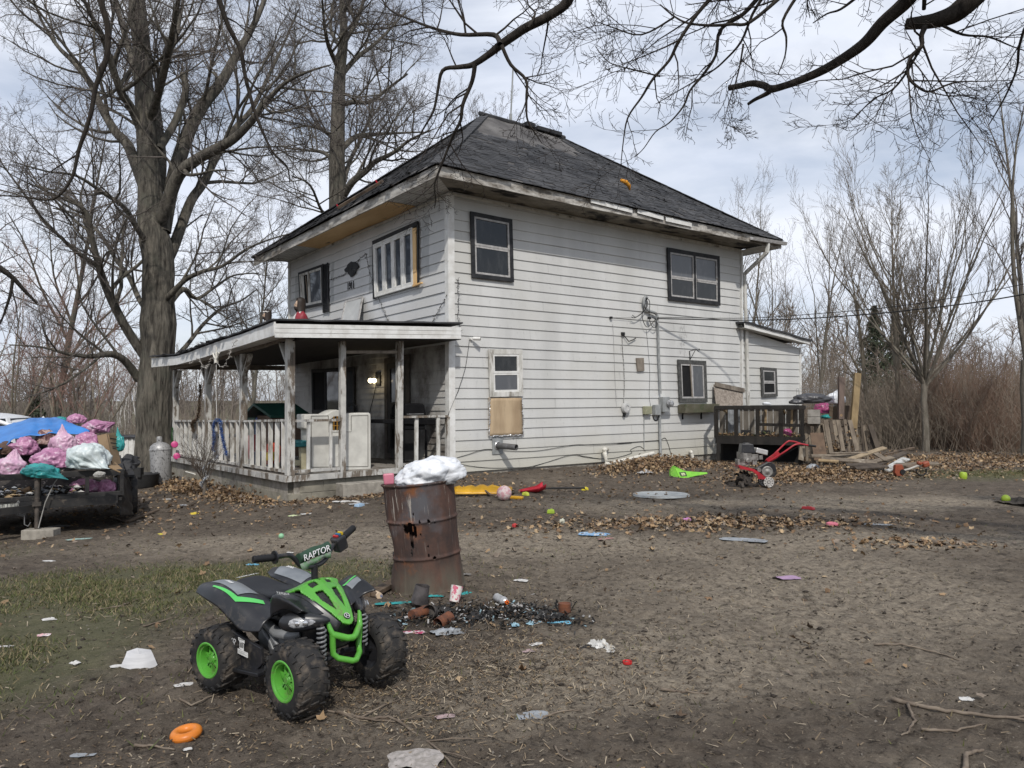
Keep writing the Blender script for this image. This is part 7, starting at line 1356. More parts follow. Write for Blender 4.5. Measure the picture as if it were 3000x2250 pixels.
m=MB(); q=[RW(*cp(*p),1.9) for p in ((815,848),(1085,838),(1050,778),(770,782))]; m.add([q[0],q[1],q[2]+V((0,.6,.05)),q[3]+V((0,.6,.05)),q[2]+V((0,1.3,-.2)),q[3]+V((0,1.3,-.2))],[(0,1,2,3),(3,2,4,5)]); m.build('roof',M('dark_green_plastic',(.015,.06,.045),(.01,.04,.03),rough=.5),pl,solid=.05)
def fpoly(name,label,px,u,th,mat,cat):
    P=[FW(*cp(*p),u) for p in px]; m=MB(); m.prism([(p.y,p.z) for p in P],(u,0,0),(0,1,0),(0,0,1),(th,0,0)); return tag(Hobj0(m.build(name,mat,None,bevel=.015)),label,cat)
def Hobj0(o): o.location=HC; o.rotation_euler=(0,0,HA); return o
for nm,lb,px,u,th,c in (('plastic_toy','blue rounded plastic toy panel behind the porch railing',[(703,1040),(703,880),(715,855),(745,840),(785,842),(810,865),(815,1040)],-2.2,.08,(.015,.045,.18)),('sandbox_lid','dark green rounded toy lid behind the porch railing',[(612,1010),(612,825),(640,812),(665,830),(700,850),(708,880),(708,1010)],-2.0,.12,(.012,.06,.035)),('toy_crate','red slatted toy crate behind the balusters',[(640,985),(690,975),(700,1060),(695,1140),(645,1140)],-2.75,.3,(.42,.035,.06)),('toy_bin','navy toy bin low behind the balusters',[(678,1090),(730,1090),(728,1190),(682,1195)],-2.8,.3,(.02,.03,.1)),('toy_barrel','red and yellow toy behind the right balusters',[(785,1040),(800,1030),(812,1060),(808,1170),(780,1180)],-2.8,.2,(.45,.06,.03)),('toy_sign','teal plastic upright behind the balusters',[(735,900),(760,895),(765,1040),(740,1045)],-2.6,.05,(.05,.3,.28)),('toy_bucket','yellow toy bucket low behind the balusters',[(775,1095),(808,1092),(806,1150),(778,1152)],-2.9,.15,(.55,.4,.03))):
    fpoly(nm,lb,px,u,th,M('toy_%s'%nm,c,tuple(x*.7 for x in c),rough=.5),'toy')
m=MB(); pts=[Wh(RW(*cp(x,y),.9)) for x,y in ((1325,818),(1330,790),(1350,772),(1375,772),(1392,790),(1396,820))]; m.tube(pts,.02,8); tag(m.build('black_hoop',CAB,None,60),'black hoop showing above the white play wall','hoop')
m=MB(); pts=[Wh(FW(*cp(x,y),-.04)) for x,y in ((1525,630),(1515,690),(1500,750),(1480,830))]; m.tube(pts,.007,5); tag(m.build('lamp_cord',CAB,None),'black cord hanging below the porch lamp','cord')
# lit wall lamp
lp=T('porch_lamp','twin bulb porch lamp, lit, on the grimy wall under the porch roof','lamp',HC,HA); m=MB(); q=FW(*cp(1550,600)); m.box(q+V((-.03,0,0)),(.05,.2,.3)); m.tube([q+V((-.06,0,.02)),q+V((-.1,.15,.02)),q+V((-.12,.28,-.02))],.015,6); m.build('lamp_body',CAB,lp)
EM=bpy.data.materials.new('lit_bulb'); EM.use_nodes=True; nt_=EM.node_tree; nt_.nodes.clear(); e_=nt_.nodes.new('ShaderNodeEmission'); e_.inputs[0].default_value=(1,.83,.5,1); e_.inputs[1].default_value=6; o_=nt_.nodes.new('ShaderNodeOutputMaterial'); nt_.links.new(e_.outputs[0],o_.inputs[0])
for x in (1487,1511): q=FW(*cp(x,611),-.12); m=MB(); m.lathe([(.055*math.sin(PI*i/8),-.055*math.cos(PI*i/8)) for i in range(9)],14,q); m.build('bulb',EM,lp,180)
ld=bpy.data.lights.new('lamp_light','POINT'); ld.energy=1.2; ld.color=(1,.8,.5); ld.shadow_soft_size=.06; lo=bpy.data.objects.new('lamp_light',ld); COL.objects.link(lo); lo.location=Wh(FW(*cp(1500,611),-.25))
# hanging bird feeder bracket at roof edge
e=T('hanging_hook','white plastic hanging hook dangling from the sagging porch eave','hook',HC,HA); c6=crop(430,900,.3467); g3=lambda x,y:FW(*c6(x,y),-3.66); m=MB(); m.tube([g3(588,335),g3(588,380)],.014,6); m.tube([g3(560,390),g3(575,430),g3(588,440),g3(600,430),g3(610,385)],.018,8); m.tube([g3(588,380),g3(588,440)],.02,8); m.tube([g3(588,440),g3(588,470)],.04,10); m.build('hook',PVC,e,60); m=MB(); m.tube([g3(588,470),g3(585,700),g3(592,940)],.005,5); m.build('string',WHT,e)
# strings of dead lights
def lights(label,pts,seed,mat=None):
    r=random.Random(seed); m=MB(); L_=[V(p) for p in pts]; n=len(L_)*9; q=[cr2(L_,i/n)+rv(r)*.012 for i in range(n+1)]; m.tube(q,.0055,4)
    for p in q[::2]: d=rv(r).normalized()*.05; m.tube([p,p+d],.004,4)
    return tag(m.build('light_string',mat or M('dark_light_cord',(.06,.055,.05)),None),label,'string lights')
fw=lambda x,y:Wh(FW(*c1(x,y),-.04)); rw=lambda x,y,c=c1:Wh(RW(*c(x,y),-.05))
lights('string of dead lights looping from the shutter over the butterfly to the casements',[fw(850,1170),fw(930,1140),fw(990,1105),fw(1080,1010),fw(1130,965),fw(1175,925)],1); lights('string of dead lights hanging down left of the casements',[fw(1178,930),fw(1195,1020),fw(1225,1150),fw(1265,1270),fw(1320,1400),fw(1370,1520),fw(1405,1575)],2); lights('string of dead lights crossing the house corner above the porch roof',[fw(1790,1550),fw(1850,1450),fw(1900,1370),fw(1930,1310)],3); lights('string of dead lights hanging down the side wall from a hook',[rw(2025,1160),rw(2030,1250),rw(2030,1400),rw(2035,1560),rw(2050,1640)],4)
lights('string of dead lights along the sagging porch eave',[Wh(g3(x,y)) for x,y in ((370,470),(440,440),(470,510),(520,500),(550,430))]+[Wh(g3(x,y)) for x,y in ((640,500),(700,420),(715,350),(760,270))],5,M('pale_light_cord',(.4,.38,.35)))
# butterfly
bf=T('butterfly_ornament','black butterfly silhouette mounted on the upper front wall','ornament',HC,HA); m=MB()
pt=lambda x,y:FW(*c1(x,y),-.05)
for P_ in ([(1042,1000),(1060,1003),(1085,1000),(1112,1040),(1105,1060),(1085,1075),(1050,1070),(1042,1050)],[(1042,1000),(1030,1008),(1010,1025),(1000,1050),(977,1075),(985,1095),(1010,1100),(1042,1080)],[(1050,1070),(1085,1080),(1078,1110),(1058,1125),(1048,1142),(1038,1142)],[(1042,1080),(1010,1100),(1015,1115),(1030,1130),(1036,1143),(1045,1120)]):
    q=[pt(*p) for p in P_]; m.add(q+[p+V((-.012,0,0)) for p in q],[tuple(range(len(q))),tuple(range(2*len(q)-1,len(q)-1,-1))]+[(i,(i+1)%len(q),len(q)+(i+1)%len(q),len(q)+i) for i in range(len(q))])
m.build('wings',BLK,bf); m=MB(); m.tube([pt(1042,1000),pt(1043,1060),pt(1042,1140)],.018,8); m.build('body',BLK,bf)
p=FW(*c1(1051,1226)); nb=text('1911',.25,BLK,'house_number',house,frame(p+V((-.045,0,0)),(0,-1,0),(0,0,1)),.008); nb.scale=(.78,1,1)
# leaning screen on porch roof
e=T('window_screen','aluminium framed window screen leaning on the upper front wall','screen',HC,HA); q=[FW(*c1(x,y),u) for x,y,u in ((985,1372,-.06),(1143,1330,-.06),(1098,1578,-.5),(942,1578,-.5))]; m=MB()
for i in range(4): m.beam(q[i],q[(i+1)%4],.05,.03,(-1,0,.3))
m.build('frame',ALU,e); m=MB(); m.add(q,[(0,1,2,3)]); m.build('mesh',M('grey_screen',(.36,.37,.37),(.42,.43,.43),sc=3,rough=.6),e)
# busts
SKN=M('painted_plaster_skin',(.46,.33,.24),(.38,.26,.18),rough=.6); HAIR=M('painted_dark_hair',(.018,.013,.01),(.03,.02,.015),rough=.6); ROB=M('red_robe',(.27,.03,.045),(.2,.02,.03),rough=.55); TUN=M('white_tunic',(.66,.64,.62),(.55,.53,.5),rough=.6)
def bust(label,P,rz,s,robe,crown=False):
    e=T('bust_statue',label,'statue',P,rz); e.scale=(s,s,s); m=MB() # faces +x
    rows=[]
    for (z,a,b,x0) in ((0,.16,.24,0),(.08,.17,.26,0),(.18,.165,.27,0),(.27,.13,.24,-.005),(.33,.085,.16,-.01),(.36,.055,.075,0),(.40,.05,.055,.01)): rows.append([V((x0+a*math.cos(t),b*math.sin(t),z)) for t in np.linspace(0,2*PI,25)])
    m.grid(rows); m.build('torso',TUN,e,180)
    m=MB(); rows=[]
    for (z,a,b) in ((-.01,.175,.26),(.1,.185,.275),(.2,.18,.285),(.28,.145,.25),(.335,.1,.17)): rows.append([V((a*math.cos(t)-.004,b*math.sin(t),z+.02*math.sin(t*4))) for t in np.linspace(R(38),R(322),25)])
    m.grid(rows); m.build('robe',robe,e,180,solid=.014)
    bm=bmesh.new(); bmesh.ops.create_icosphere(bm,subdivisions=4,radius=1)
    for v in bm.verts:
        n=v.co.normalized(); k=V((n.x*.095,n.y*.076,n.z*.125))
        if n.x>0:
            k.x+=.026*math.exp(-((n.y/.14)**2+((n.z+.12)/.16)**2))+.012*math.exp(-((n.y/.08)**2+((n.z-.1)/.2)**2))-.014*sum(math.exp(-(((n.y-q)/.14)**2+((n.z-.1)/.1)**2)) for q in (-.36,.36))+.008*math.exp(-((n.y/.25)**2+((n.z+.42)/.07)**2))+.02*math.exp(-((n.y/.3)**2+((n.z+.8)/.2)**2))
        v.co=k+V((.02,0,.5))
    me=bpy.data.meshes.new('head'); bm.to_mesh(me); bm.free(); me.materials.append(SKN); hd_=link('head',me,e,180)
    for q in (-1,1): m=MB(); m.lathe([(0,-.004),(.012,0),(.008,.006),(0,.008)],10,(.1,.03*q,.513),(1,.2*q,0)); m.build('eye',HAIR,hd_)
    m=MB(); rows=[]
    for t in np.linspace(-1,1,19): rows.append([V((.02+(-.105*math.cos(u*1.0)+.02)*(1.0),t*.0+.09*math.sin(t*PI/2)*1.0,.5+.14*math.sin(u))) for u in np.linspace(-1.2,1.5,2)]) if False else None
    rows=[]
    for z,a,b,op in ((.662,.02,.02,.2),(.65,.075,.066,.5),(.61,.108,.09,.85),(.55,.112,.092,.9),(.48,.112,.096,.85),(.42,.105,.1,.8),(.36,.1,.11,.85),(.3,.09,.12,.95),(.26,.08,.11,1.1)): rows.append([V((.01+a*math.cos(t)*1.0-.012,b*math.sin(t),z+.006*math.sin(t*9))) for t in np.linspace(op,2*PI-op,27)])
    m.grid([r_ for r_ in rows if r_]); m.build('hair',HAIR,e,180,solid=.016)
    m=MB(); rows=[]
    for z,x,w_ in ((.455,.118,.035),(.43,.125,.05),(.40,.11,.05),(.375,.085,.03)): rows.append([V((x-.05*abs(t)**2,w_*t,z-.0*abs(t))) for t in np.linspace(-1,1,9)])
    m.grid(rows); m.build('beard',HAIR,e,180,solid=.015)
    if crown: m=MB(); m.tube([(.012+.1*math.cos(t),.09*math.sin(t),.605+.008*math.sin(t*7)) for t in np.linspace(0,2*PI,40)[:-1]],.02,6,closed=True); m.build('crown_band',TUN,e,60)
    return e
P1=Wh(FW(879,940,-1.3)); P1.z=prz(-1.3,toh(P1).y)-.0; zt=atd(0,0,1); bust('painted plaster bust with long dark hair and red robe standing on the porch roof',V((P1.x,P1.y,FW(879,958,-1.3).z)),R(205),.98,ROB)
P2=Wh(FW(783,945,-2.2)); bust('smaller white robed plaster bust with a headband near the porch roof edge',V((P2.x,P2.y,FW(783,974,-2.2).z)),R(205),.72,TUN,True)
# concrete step block
p=gpt(1066,1452); m=MB(); m.box((0,0,.1),(.8,.3,.24)); o=m.build('concrete_step',CONC,None,bevel=.012); o.location=p+dL*.1; o.rotation_euler=(0,0,HA); tag(o,'old concrete block used as a step beside the porch','block')
# ================================================================ things fixed to the side wall and roof
WALLV=-.03
def wl(x,y,c=c5,o=0): return RW(*c(x,y),WALLV-o)
def Hobj(o): o.location=HC; o.rotation_euler=(0,0,HA); return o
e=T('security_camera','white bullet security camera beside the end of the porch roof','camera',HC,HA); p=wl(475,155,c4); q=p+V((.16,-.16,-.01)); m=MB(); m.lathe([(.03,0),(.03,.04),(0,.04)],14,p+V((0,.0,0)),(0,-1,0)); m.tube([p,p+V((.03,-.07,0))],.012,8); m.build('bracket',WHT,e,50); m=MB(); d=(q-p).normalized(); m.lathe([(0,0),(.034,.0),(.036,.02),(.036,.14),(.034,.145)],18,p+V((.02,-.06,0)),d); m.build('housing',WHT,e,50); m=MB(); m.lathe([(.034,.143),(.02,.14),(.0,.14)],16,p+V((.02,-.06,0)),d); m.build('lens',BLK,e)
def wire(label,pts,r_=.005,mat=None,name='wall_cable',cat='cable'):
    m=MB(); L_=[V(p) for p in pts]; n=len(L_)*6; m.tube([cr2(L_,i/n) for i in range(n+1)],r_,5); return tag(Hobj(m.build(name,mat or CAB,None)),label,cat)
wire('black cable running from the security camera down to the porch corner',[wl(x,y,c4) for x,y in ((462,170),(445,300),(420,460),(390,570),(340,720),(280,860),(230,985))])
wire('black cable sagging along the wall past the exhaust pipe',[wl(x,y,c4) for x,y in ((330,1440),(450,1405),(590,1358),(700,1350),(900,1368),(1100,1372),(1250,1360),(1450,1325),(1620,1300),(1850,1303),(2212,1280))]+[wl(x,y) for x,y in ((200,1180),(400,1165),(620,1150))])
wire('pair of black cables drooping to the ground beside the pvc pipe',[wl(x,y,c4) for x,y in ((340,1505),(500,1535),(700,1552),(900,1550),(1100,1540),(1300,1490),(1560,1410),(1700,1425),(1880,1452),(2050,1440),(2212,1390))]+[wl(x,y) for x,y in ((330,1245),(420,1210),(480,1260))])
wire('second drooping black cable just under the pair',[wl(x,y,c4) for x,y in ((1040,1580),(1180,1530),(1380,1465),(1570,1408),(1720,1435),(1880,1455))],.004)
wire('thin loose wire hanging between the camera and the round meter',[wl(x,y,c4) for x,y in ((2010,0),(2020,200),(2030,500),(2040,720),(2050,900))],.0035,M('grey_wire',(.3,.3,.3)))
wire('thin wire hanging right of the small wooden board',[wl(x,y) for x,y in ((485,50),(500,200),(520,480),(515,700),(530,820))],.0035)
wire('black cable arching to the ground right of the conduit',[wl(x,y) for x,y in ((630,1150),(670,1128),(700,1180),(738,1310)) ],.006)
e=T('exhaust_pipe','grey exhaust pipe sticking out of a square plate low on the side wall','pipe',HC,HA); p=wl(765,1310,c4); m=MB(); m.box(p,(.26,.02,.34)); m.build('plate',GREYP,e); m=MB(); m.lathe([(.085,0),(.085,.02),(.07,.035)],22,p,(0,-1,0)); m.build('collar',FOIL,e,40); m=MB(); d=V((.25,-1,-.04)); m.lathe([(.06,0),(.06,.48),(.052,.48),(.052,.2),(0,.2)],22,p,d); m.build('pipe',M('grey_pvc_pipe',(.14,.14,.145),(.08,.08,.08),rough=.5),e,40)
e=T('round_meter','round white meter cover hanging on a cable in the middle of the side wall','meter',HC,HA); p=wl(272,830); m=MB(); m.lathe([(.12,0),(.125,.04),(.11,.08),(.06,.09),(.055,.075),(0,.075)],26,p,(0,-1,0)); m.build('cover',M('chalk_white',(.5,.5,.49),(.4,.4,.39)),e,40); m=MB(); L_=[wl(*q) for q in ((260,780),(268,600),(262,400),(250,250),(248,150),(250,100))]; m.tube([cr2(L_,i/30) for i in range(31)],.011,6); m.build('cable',M('frayed_white_cable',(.35,.35,.34),(.1,.1,.1),sc=30),e); m=MB(); q=wl(250,95); m.box(q,(.09,.07,.07)); m.tube([q,q+V((.15,-.05,-.17)),q+V((.3,-.03,-.13)),q+V((.42,-.02,-.08))],.012,6); m.build('splice',CAB,e); m=MB(); m.beam(p+V((-.03,-.02,-.1)),p+V((-.05,-.02,-.2)),.05,.05); m.build('fitting',CAB,e)
e=T('junction_box','tan utility box with thin conduit below it','utility box',HC,HA); p=wl(480,853); m=MB(); m.box(p+V((0,-.05,0)),(.22,.1,.19)); m.build('box',M('tan_enamel',(.3,.3,.2),(.22,.22,.15)),e,bevel=.01); m=MB(); m.tube([wl(463,890),wl(463,1230)],.012,8); m.build('conduit',GREYP,e)
e=T('phone_box','grey plastic phone box left of the electric meter','utility box',HC,HA); p=wl(570,850); m=MB(); m.box(p+V((0,-.06,0)),(.19,.11,.25)); m.build('box',GREYP,e,bevel=.015); m=MB(); L_=[wl(*q) for q in ((550,890),(560,940),(585,955),(603,930),(603,860))]; m.tube([cr2(L_,i/20) for i in range(21)],.009,6); m.build('cable',CAB,e)
e=T('electric_meter','glass electric meter on a grey box fed by a tall conduit with a bent top','electric meter',HC,HA); p=wl(642,795); m=MB(); m.box(p+V((0,-.07,0)),(.24,.14,.36)); m.build('meter_box',GREYP,e,bevel=.01); m=MB(); m.lathe([(.085,.0),(.085,.03),(.075,.1),(.05,.12),(0,.12)],22,p+V((.07,-.14,.02)),(.25,-1,0)); m.build('glass',LENS,e,40)
m=MB(); m.tube([wl(625,690,c5,.05),wl(608,300,c5,.05),wl(602,0,c5,.05),wl(300,1400,c3,.05)],.03,10); m.tube([wl(620,860,c5,.05),wl(622,1100,c5,.05),wl(630,1300,c5,.05),wl(618,1345,c5,.08)],.03,10); L_=[wl(*q,c3,.06) for q in ((303,1390),(300,1300),(265,1270),(200,1245),(150,1190),(145,1120),(165,1085),(185,1100))]; m.tube([cr2(L_,i/30) for i in range(31)],.034,10); m.build('conduit',GREYP,e,60)
m=MB()
for L_ in ([(180,1100),(215,1150),(210,1340),(250,1440),(295,1430),(290,1350),(240,1330)],[(175,1095),(150,1200),(125,1300),(150,1400),(190,1440),(240,1400),(280,1350)],[(170,1100),(190,1180),(120,1280),(40,1330),(0,1320)],[(185,1105),(160,1230),(60,1320),(10,1300)]): q=[wl(*a,c3,.09) for a in L_]; m.tube([cr2(q,i/28) for i in range(29)],.0085,5)
m.box(wl(210,1335,c3,.09),(.08,.05,.05)); m.build('service_wires',CAB,e)
m=MB(); m.tube([wl(20,1330,c3,.05),wl(-230,1330,c3,.02)],.004,4); m.box(wl(-240,1330,c3,.02),(.05,.05,.05)); tag(Hobj(m.build('wire_insulator',CAB,None)),'small black wire insulator left of the conduit top','insulator')
m=MB(); q=[wl(*a) for a in ((380,335),(452,333),(458,462),(392,466))]; m.add(q+[p+V((0,-.03,0)) for p in q],[(0,1,2,3),(7,6,5,4),(0,4,5,1),(1,5,6,2),(2,6,7,3),(3,7,4,0)]); tag(Hobj(m.build('wall_board',WOODG,None)),'small weathered board nailed to the middle of the side wall','board')
e=T('plant_hook','black iron plant hook above the planter window','hook',HC,HA); p=wl(915,265); q=wl(920,370); t_=wl(985,250,c5,.28); m=MB(); m.tube([p,q],.012,6); m.tube([p+V((0,-.01,0)),t_],.009,6); m.tube([q+V((0,-.01,.06)),p.lerp(t_,.85)],.008,6); m.tube([t_,t_+V((.04,-.02,-.05)),t_+V((.07,-.02,-.02)),t_+V((.075,-.02,.02))],.009,6); m.build('bracket',CAB,e)
e=T('planter_box','mossy weathered planter box under the slider window','planter',HC,HA); a,b=wl(797,800),wl(1130,800); m=MB(); m.hexa([a+V((0,-.24,-.2)),b+V((-.02,-.24,-.18)),b+V((-.02,0,-.18)),a+V((0,0,-.2))],[a+V((-.02,-.26,.03)),b+V((0,-.26,.03)),b,a]); m.build('box',M('mossy_wood',(.09,.085,.055),(.13,.12,.09),sc=6,dirt=(.05,.07,.03),da=.52),e,bevel=.01); m=MB()
for x in (845,1030): p=wl(x,870); m.beam(p,p+V((0,-.2,.02)),.03,.03); m.beam(p,p+V((0,0,-.18)),.03,.03)
m.build('bracket',BLK,e)
def pvc(label,pts,r_,name='pvc_pipe'):
    m=MB(); m.tube([V(p) for p in pts],r_,12)
    for p in pts[1:-1]: m.lathe([(r_*1.25*math.sin(PI*i/8),-r_*1.25*math.cos(PI*i/8)) for i in range(9)],12,p)
    return tag(m.build(name,PVC,None,50),label,'pipe')
pvc('white pvc drain pipe with an elbow running along the leaf heap',[Wh(wl(100,1240,c5,.02)),Wh(wl(72,1245,c5,.12)),Wh(wl(75,1290,c5,.14)),Wh(wl(95,1390,c5,.4)),Wh(wl(555,1280,c5,.3))],.045)
pvc('short white pvc elbow at the wall foot beside the planter',[Wh(wl(925,1262,c5,.02)),Wh(wl(930,1270,c5,.1)),Wh(wl(945,1320,c5,.12))],.04)
# roof things
e=T('roof_board','dark board with ladder hooks lying on the front roof slope','board'); a=hit(*c1(940,525),Wh(rp('front',.5,.1)),(-dR*.62+V((0,0,.78)))); n_=(-dR*.62+V((0,0,.78))).normalized(); b=hit(*c1(1345,285),Wh(rp('front',.5,.1)),n_); m=MB(); m.beam(a+n_*.08,b+n_*.08,.16,.06,n_); m.build('plank',WOODB,e); m=MB(); m.tube([a,a+n_*.16],.02,6); m.tube([b.lerp(a,.1),b.lerp(a,.1)+n_*.18],.02,6); m.build('hook',RD,e)
rpn=(-dL*.62+V((0,0,.78))).normalized(); p=hit(1828,545,Wh(rp('right',.5,.1)),rpn); 
m=MB(); m.tube([p+rpn*.08-dR*.15+V((0,0,.04)),p+rpn*.1,p+rpn*.08+dR*.13-V((0,0,.05)),p+rpn*.06+dR*.16-V((0,0,.14))],[.04,.055,.045,.02],8); tag(m.build('orange_toy',M('orange_rag',(.62,.28,.02),(.5,.2,.02)),None,180),'bright orange toy scrap lying on the side roof slope','scrap')
e=T('antenna_mast','thin grey antenna mast standing behind the roof ridge','antenna',fromh(4.9,4.4,8.6)); b=e.location; m=MB(); t_=atd(1503,200,b.y)-b; m.tube([(0,0,0),(0,0,.9)],.045,8); m.build('base_pole',GREYP,e); m=MB(); m.tube([(0,0,.8),t_],.022,8); m.build('mast',GREYP,e); m=MB(); m.tube([V((.0,0,.5)),V((-.3,.05,.3)),V((-.25,.05,.1)),V((.1,0,.2))],.012,6); m.build('coax',CAB,e)
# power line to the right
a=Wh(wl(305,1340,c3,.1)); 
for lb,dz_,r_ in (('black overhead service cable running from the wall to the right',0,.014),('thinner overhead cable just above the service cable',.1,.008)):
    P=[a+V((0,0,dz_*.3)),atd(2178,938-dz_*60,18.5),atd(2381,932-dz_*120,17.6),atd(2653,910-dz_*160,16.4),atd(3000,862-dz_*300,15),atd(3500,740-dz_*300,13.2)]; m=MB(); m.tube([cr2(P,i/50) for i in range(51)],r_,5); tag(m.build('power_cable',CAB,None),lb,'cable')
# ================================================================ hutch, pallets, lumber
BW=M('black_stained_wood',(.012,.011,.01),(.025,.022,.019),sc=8,st=(1,1,.3),rough=.85,dirt=(.06,.055,.045),da=.68)
hA,hB=V((4.94,18.5,0)),V((6.77,17.7,0)); he=(hB-hA).normalized(); hn=V((-he.y,he.x,0)); hA.z=ground(hA.x,hA.y); HW=(hB-hA).length
c5R=crop(2060,1100,.3152)
def hp(x,y,o=0): # pixel (crop of 2060,1100) on hutch front plane -> local
    P=hit(*c5R(x,y),hA-hn*o,hn); d=P-hA; return V((d.dot(he),d.dot(hn),P.z-hA.z))
hut=T('rabbit_hutch','long black wooden hutch with wire front on legs at the back corner of the house','hutch',hA,math.atan2(he.y,he.x))
tl,tr,bl,br=hp(100,300),hp(930,296),hp(100,575),hp(930,612); dp=.62
zt_=tl.z; zb_=bl.z
m=MB(); m.beam((0,0,zt_),(HW+.03,0,zt_+.01),.06,.1); m.beam((0,0,zb_-.05),(HW,0,zb_-.06),.06,.2); m.beam((0,dp,zt_),(HW,dp,zt_),.05,.08); m.beam((0,dp,zb_),(HW,dp,zb_),.05,.08); m.beam((HW,0,zt_),(HW,dp,zt_),.05,.08); m.beam((0,0,zt_),(0,dp,zt_),.05,.08); m.beam((HW,0,zb_),(HW,dp,zb_),.05,.1); m.build('frame',BW,hut,bevel=.004)
for x0,x1 in ((100,140),(287,322),(487,520),(700,742),(900,932)):
    a,b=hp(x0,290),hp(x1,290); m=MB(); m.box(((a.x+b.x)/2,.0,(zt_+zb_)/2),(b.x-a.x,.05,zt_-zb_)); m.build('upright',BW,hut)
for x in (.06,HW-.08):
    for y in (0,dp): m=MB(); m.beam((x,y,0),(x,y,zb_),.09,.07); m.build('leg',BW,hut)
m=MB(); a,b=hp(520,455),hp(900,465); m.beam((a.x,-.01,a.z),(b.x,-.01,b.z),.03,.07); m.build('cross_bar',BW,hut)
m=MB(); m.box((HW/2,dp-.03,zb_*.5),(HW-.1,.02,zb_-.06)); m.build('shade_clutter_sheet',DARK,hut)  # added black sheet standing in for shade and stored clutter under the hutch
m=MB(); m.box((HW/2,dp*.5,zb_+.0),(HW,dp,.03)); m.build('floor',WOODB,hut)
m=MB()
for i in range(14): m.box((HW*(i+.5)/14,dp+.03,(zt_+zb_)/2),(HW/14-.012,.02,zt_-zb_)); 
m.build('back_board',M('pale_back_boards',(.2,.18,.15),(.12,.105,.088),sc=5,st=(1,1,.3)),hut)
m=MB()
for x in (.35,1.1,1.7): m.beam((x,dp-.02,zb_),(x+.02,dp-.02,zt_),.06,.05); m.beam((x-.15,.05,zt_-.05),(x-.15,dp,zt_-.12),.05,.06)
m.build('rafter',WOODT,hut)
m=MB(); g=[[V((.25+.3*s,.35+.1*math.sin(s*5),zb_+.02+.75*t+.02*mnoise.noise((s*4,t*4,0)))) for s in np.linspace(0,1,8)] for t in np.linspace(0,1,8)]; m.grid(g); m.build('grey_sheet',GF,hut,180)
m=MB()
for i in range(60): # wire netting on the front
    x=HW*i/60; m.tube([(x,-.03,zb_),(x+.012,-.03,zt_)],.0011,3,cap=False)
for i in range(34): z=zb_+(zt_-zb_)*i/34; m.tube([(0,-.032,z),(HW,-.032,z)],.0011,3,cap=False)
m.build('wire_netting',M('rusty_wire',(.08,.065,.05),rough=.6),hut)
m=MB(); r=random.Random(4)
for i in range(240): x=r.uniform(.05,HW-.05); m.m=r.randrange(4); s=r.uniform(.015,.05); m.box((x,r.uniform(.02,.5),zb_+.02+abs(r.gauss(0,.05))),(s*1.8,s,s*.4),(r.uniform(-1,1),r.uniform(-1,1),r.uniform(0,3)))
kind(m.build('bedding',[LM[1],LM[0],M('moss_green',(.06,.075,.025)),LM[2]],hut),'stuff')
m=MB(); a=hp(345,540); m.box((a.x+.1,.3,zb_+.1),(.22,.15,.15)); b=hp(530,540); m.box((b.x+.1,.3,zb_+.1),(.2,.15,.15)); m.build('feed_tray',BLK,hut)
def hW(x,y,o=0): q=hp(x,y,o); return hA+he*q.x+hn*q.y+V((0,0,q.z))
bag('rubbish_bag','small fuchsia bag sitting inside the hutch behind the wire',hW(780,540,-.25),(.12,.1,.13),FUCH,61,sub=3)
# raised lid board leaning at the back
lidT=T('plywood_lid','raised weathered plywood lid leaning up behind the hutch','board',HC,HA); q=[RW(*c5R(x,y),o) for (x,y,o) in ((100,82,-.1),(370,140,-.1),(370,300,-.3),(128,300,-.3))]
m=MB(); m.add(q+[p+V((0,.02,0)) for p in q],[(3,2,1,0),(4,5,6,7),(0,1,5,4),(1,2,6,5),(2,3,7,6),(3,0,4,7)]); m.build('panel',M('flaking_plywood',(.3,.26,.22),(.17,.14,.115),sc=16,rough=.9,dirt=(.4,.38,.34),da=.62,dsc=9),lidT); m=MB(); m.beam(q[0]+V((0,-.04,.0)),q[1]+V((0,-.04,.0)),.04,.11); m.build('batten',WOODG,lidT)
# bags and box on the right of the hutch
bag('rubbish_bag','white plastic bag puffed up between the posts behind the pallets',atd(2448,1172,18.9),(.26,.2,.2),WBAG,62,(0,0,0),tie=(.2,0,1),sub=4); bag('rubbish_bag','bright fuchsia bag beside the white bag behind the pallets',atd(2411,1199,18.7),(.23,.2,.18),FUCH,63,sub=4); bag('rubbish_bag','teal bag tucked under the fuchsia bag',atd(2420,1222,18.6),(.15,.14,.07),TBAG,64,sub=3); bag('rubbish_bag','dark grey bag lying on the right end of the hutch roof',hW(955,272,-.45)+V((.15,0,.12)),(.48,.24,.15),DBAG,65,sub=4)
bag('rubbish_bag','small black bag on the hutch roof next to the grey bag',hW(870,268,-.3)+V((0,0,.05)),(.2,.12,.08),DBAG,66,sub=3); bag('plastic_scrap','white plastic scrap on the hutch roof',hW(590,275,-.3)+V((0,0,.03)),(.11,.1,.05),WBAG,67,sub=3,cat='scrap')
m=MB(); a=hW(1010,330,-.4); m.box((0,0,0),(.27,.4,.16)); m.box((0,0,-.17),(.27,.4,.16)); o=m.build('grey_crate',M('pale_grey_board',(.3,.28,.25),(.2,.185,.165),sc=6),None,bevel=.005); o.location=a+V((.05,0,-.05)); o.rotation_euler=(0,0,math.atan2(he.y,he.x)); tag(o,'pale grey wooden crate between the hutch and the pink bag','crate')
m=MB(); a=hW(1050,200,-1.0)
for i in range(17): m.tube([a+he*(-.45+.9*i/16)+V((0,0,-.25)),a+he*(-.45+.9*i/16)+hn*.0+V((0,0,.2))],.004,4); 
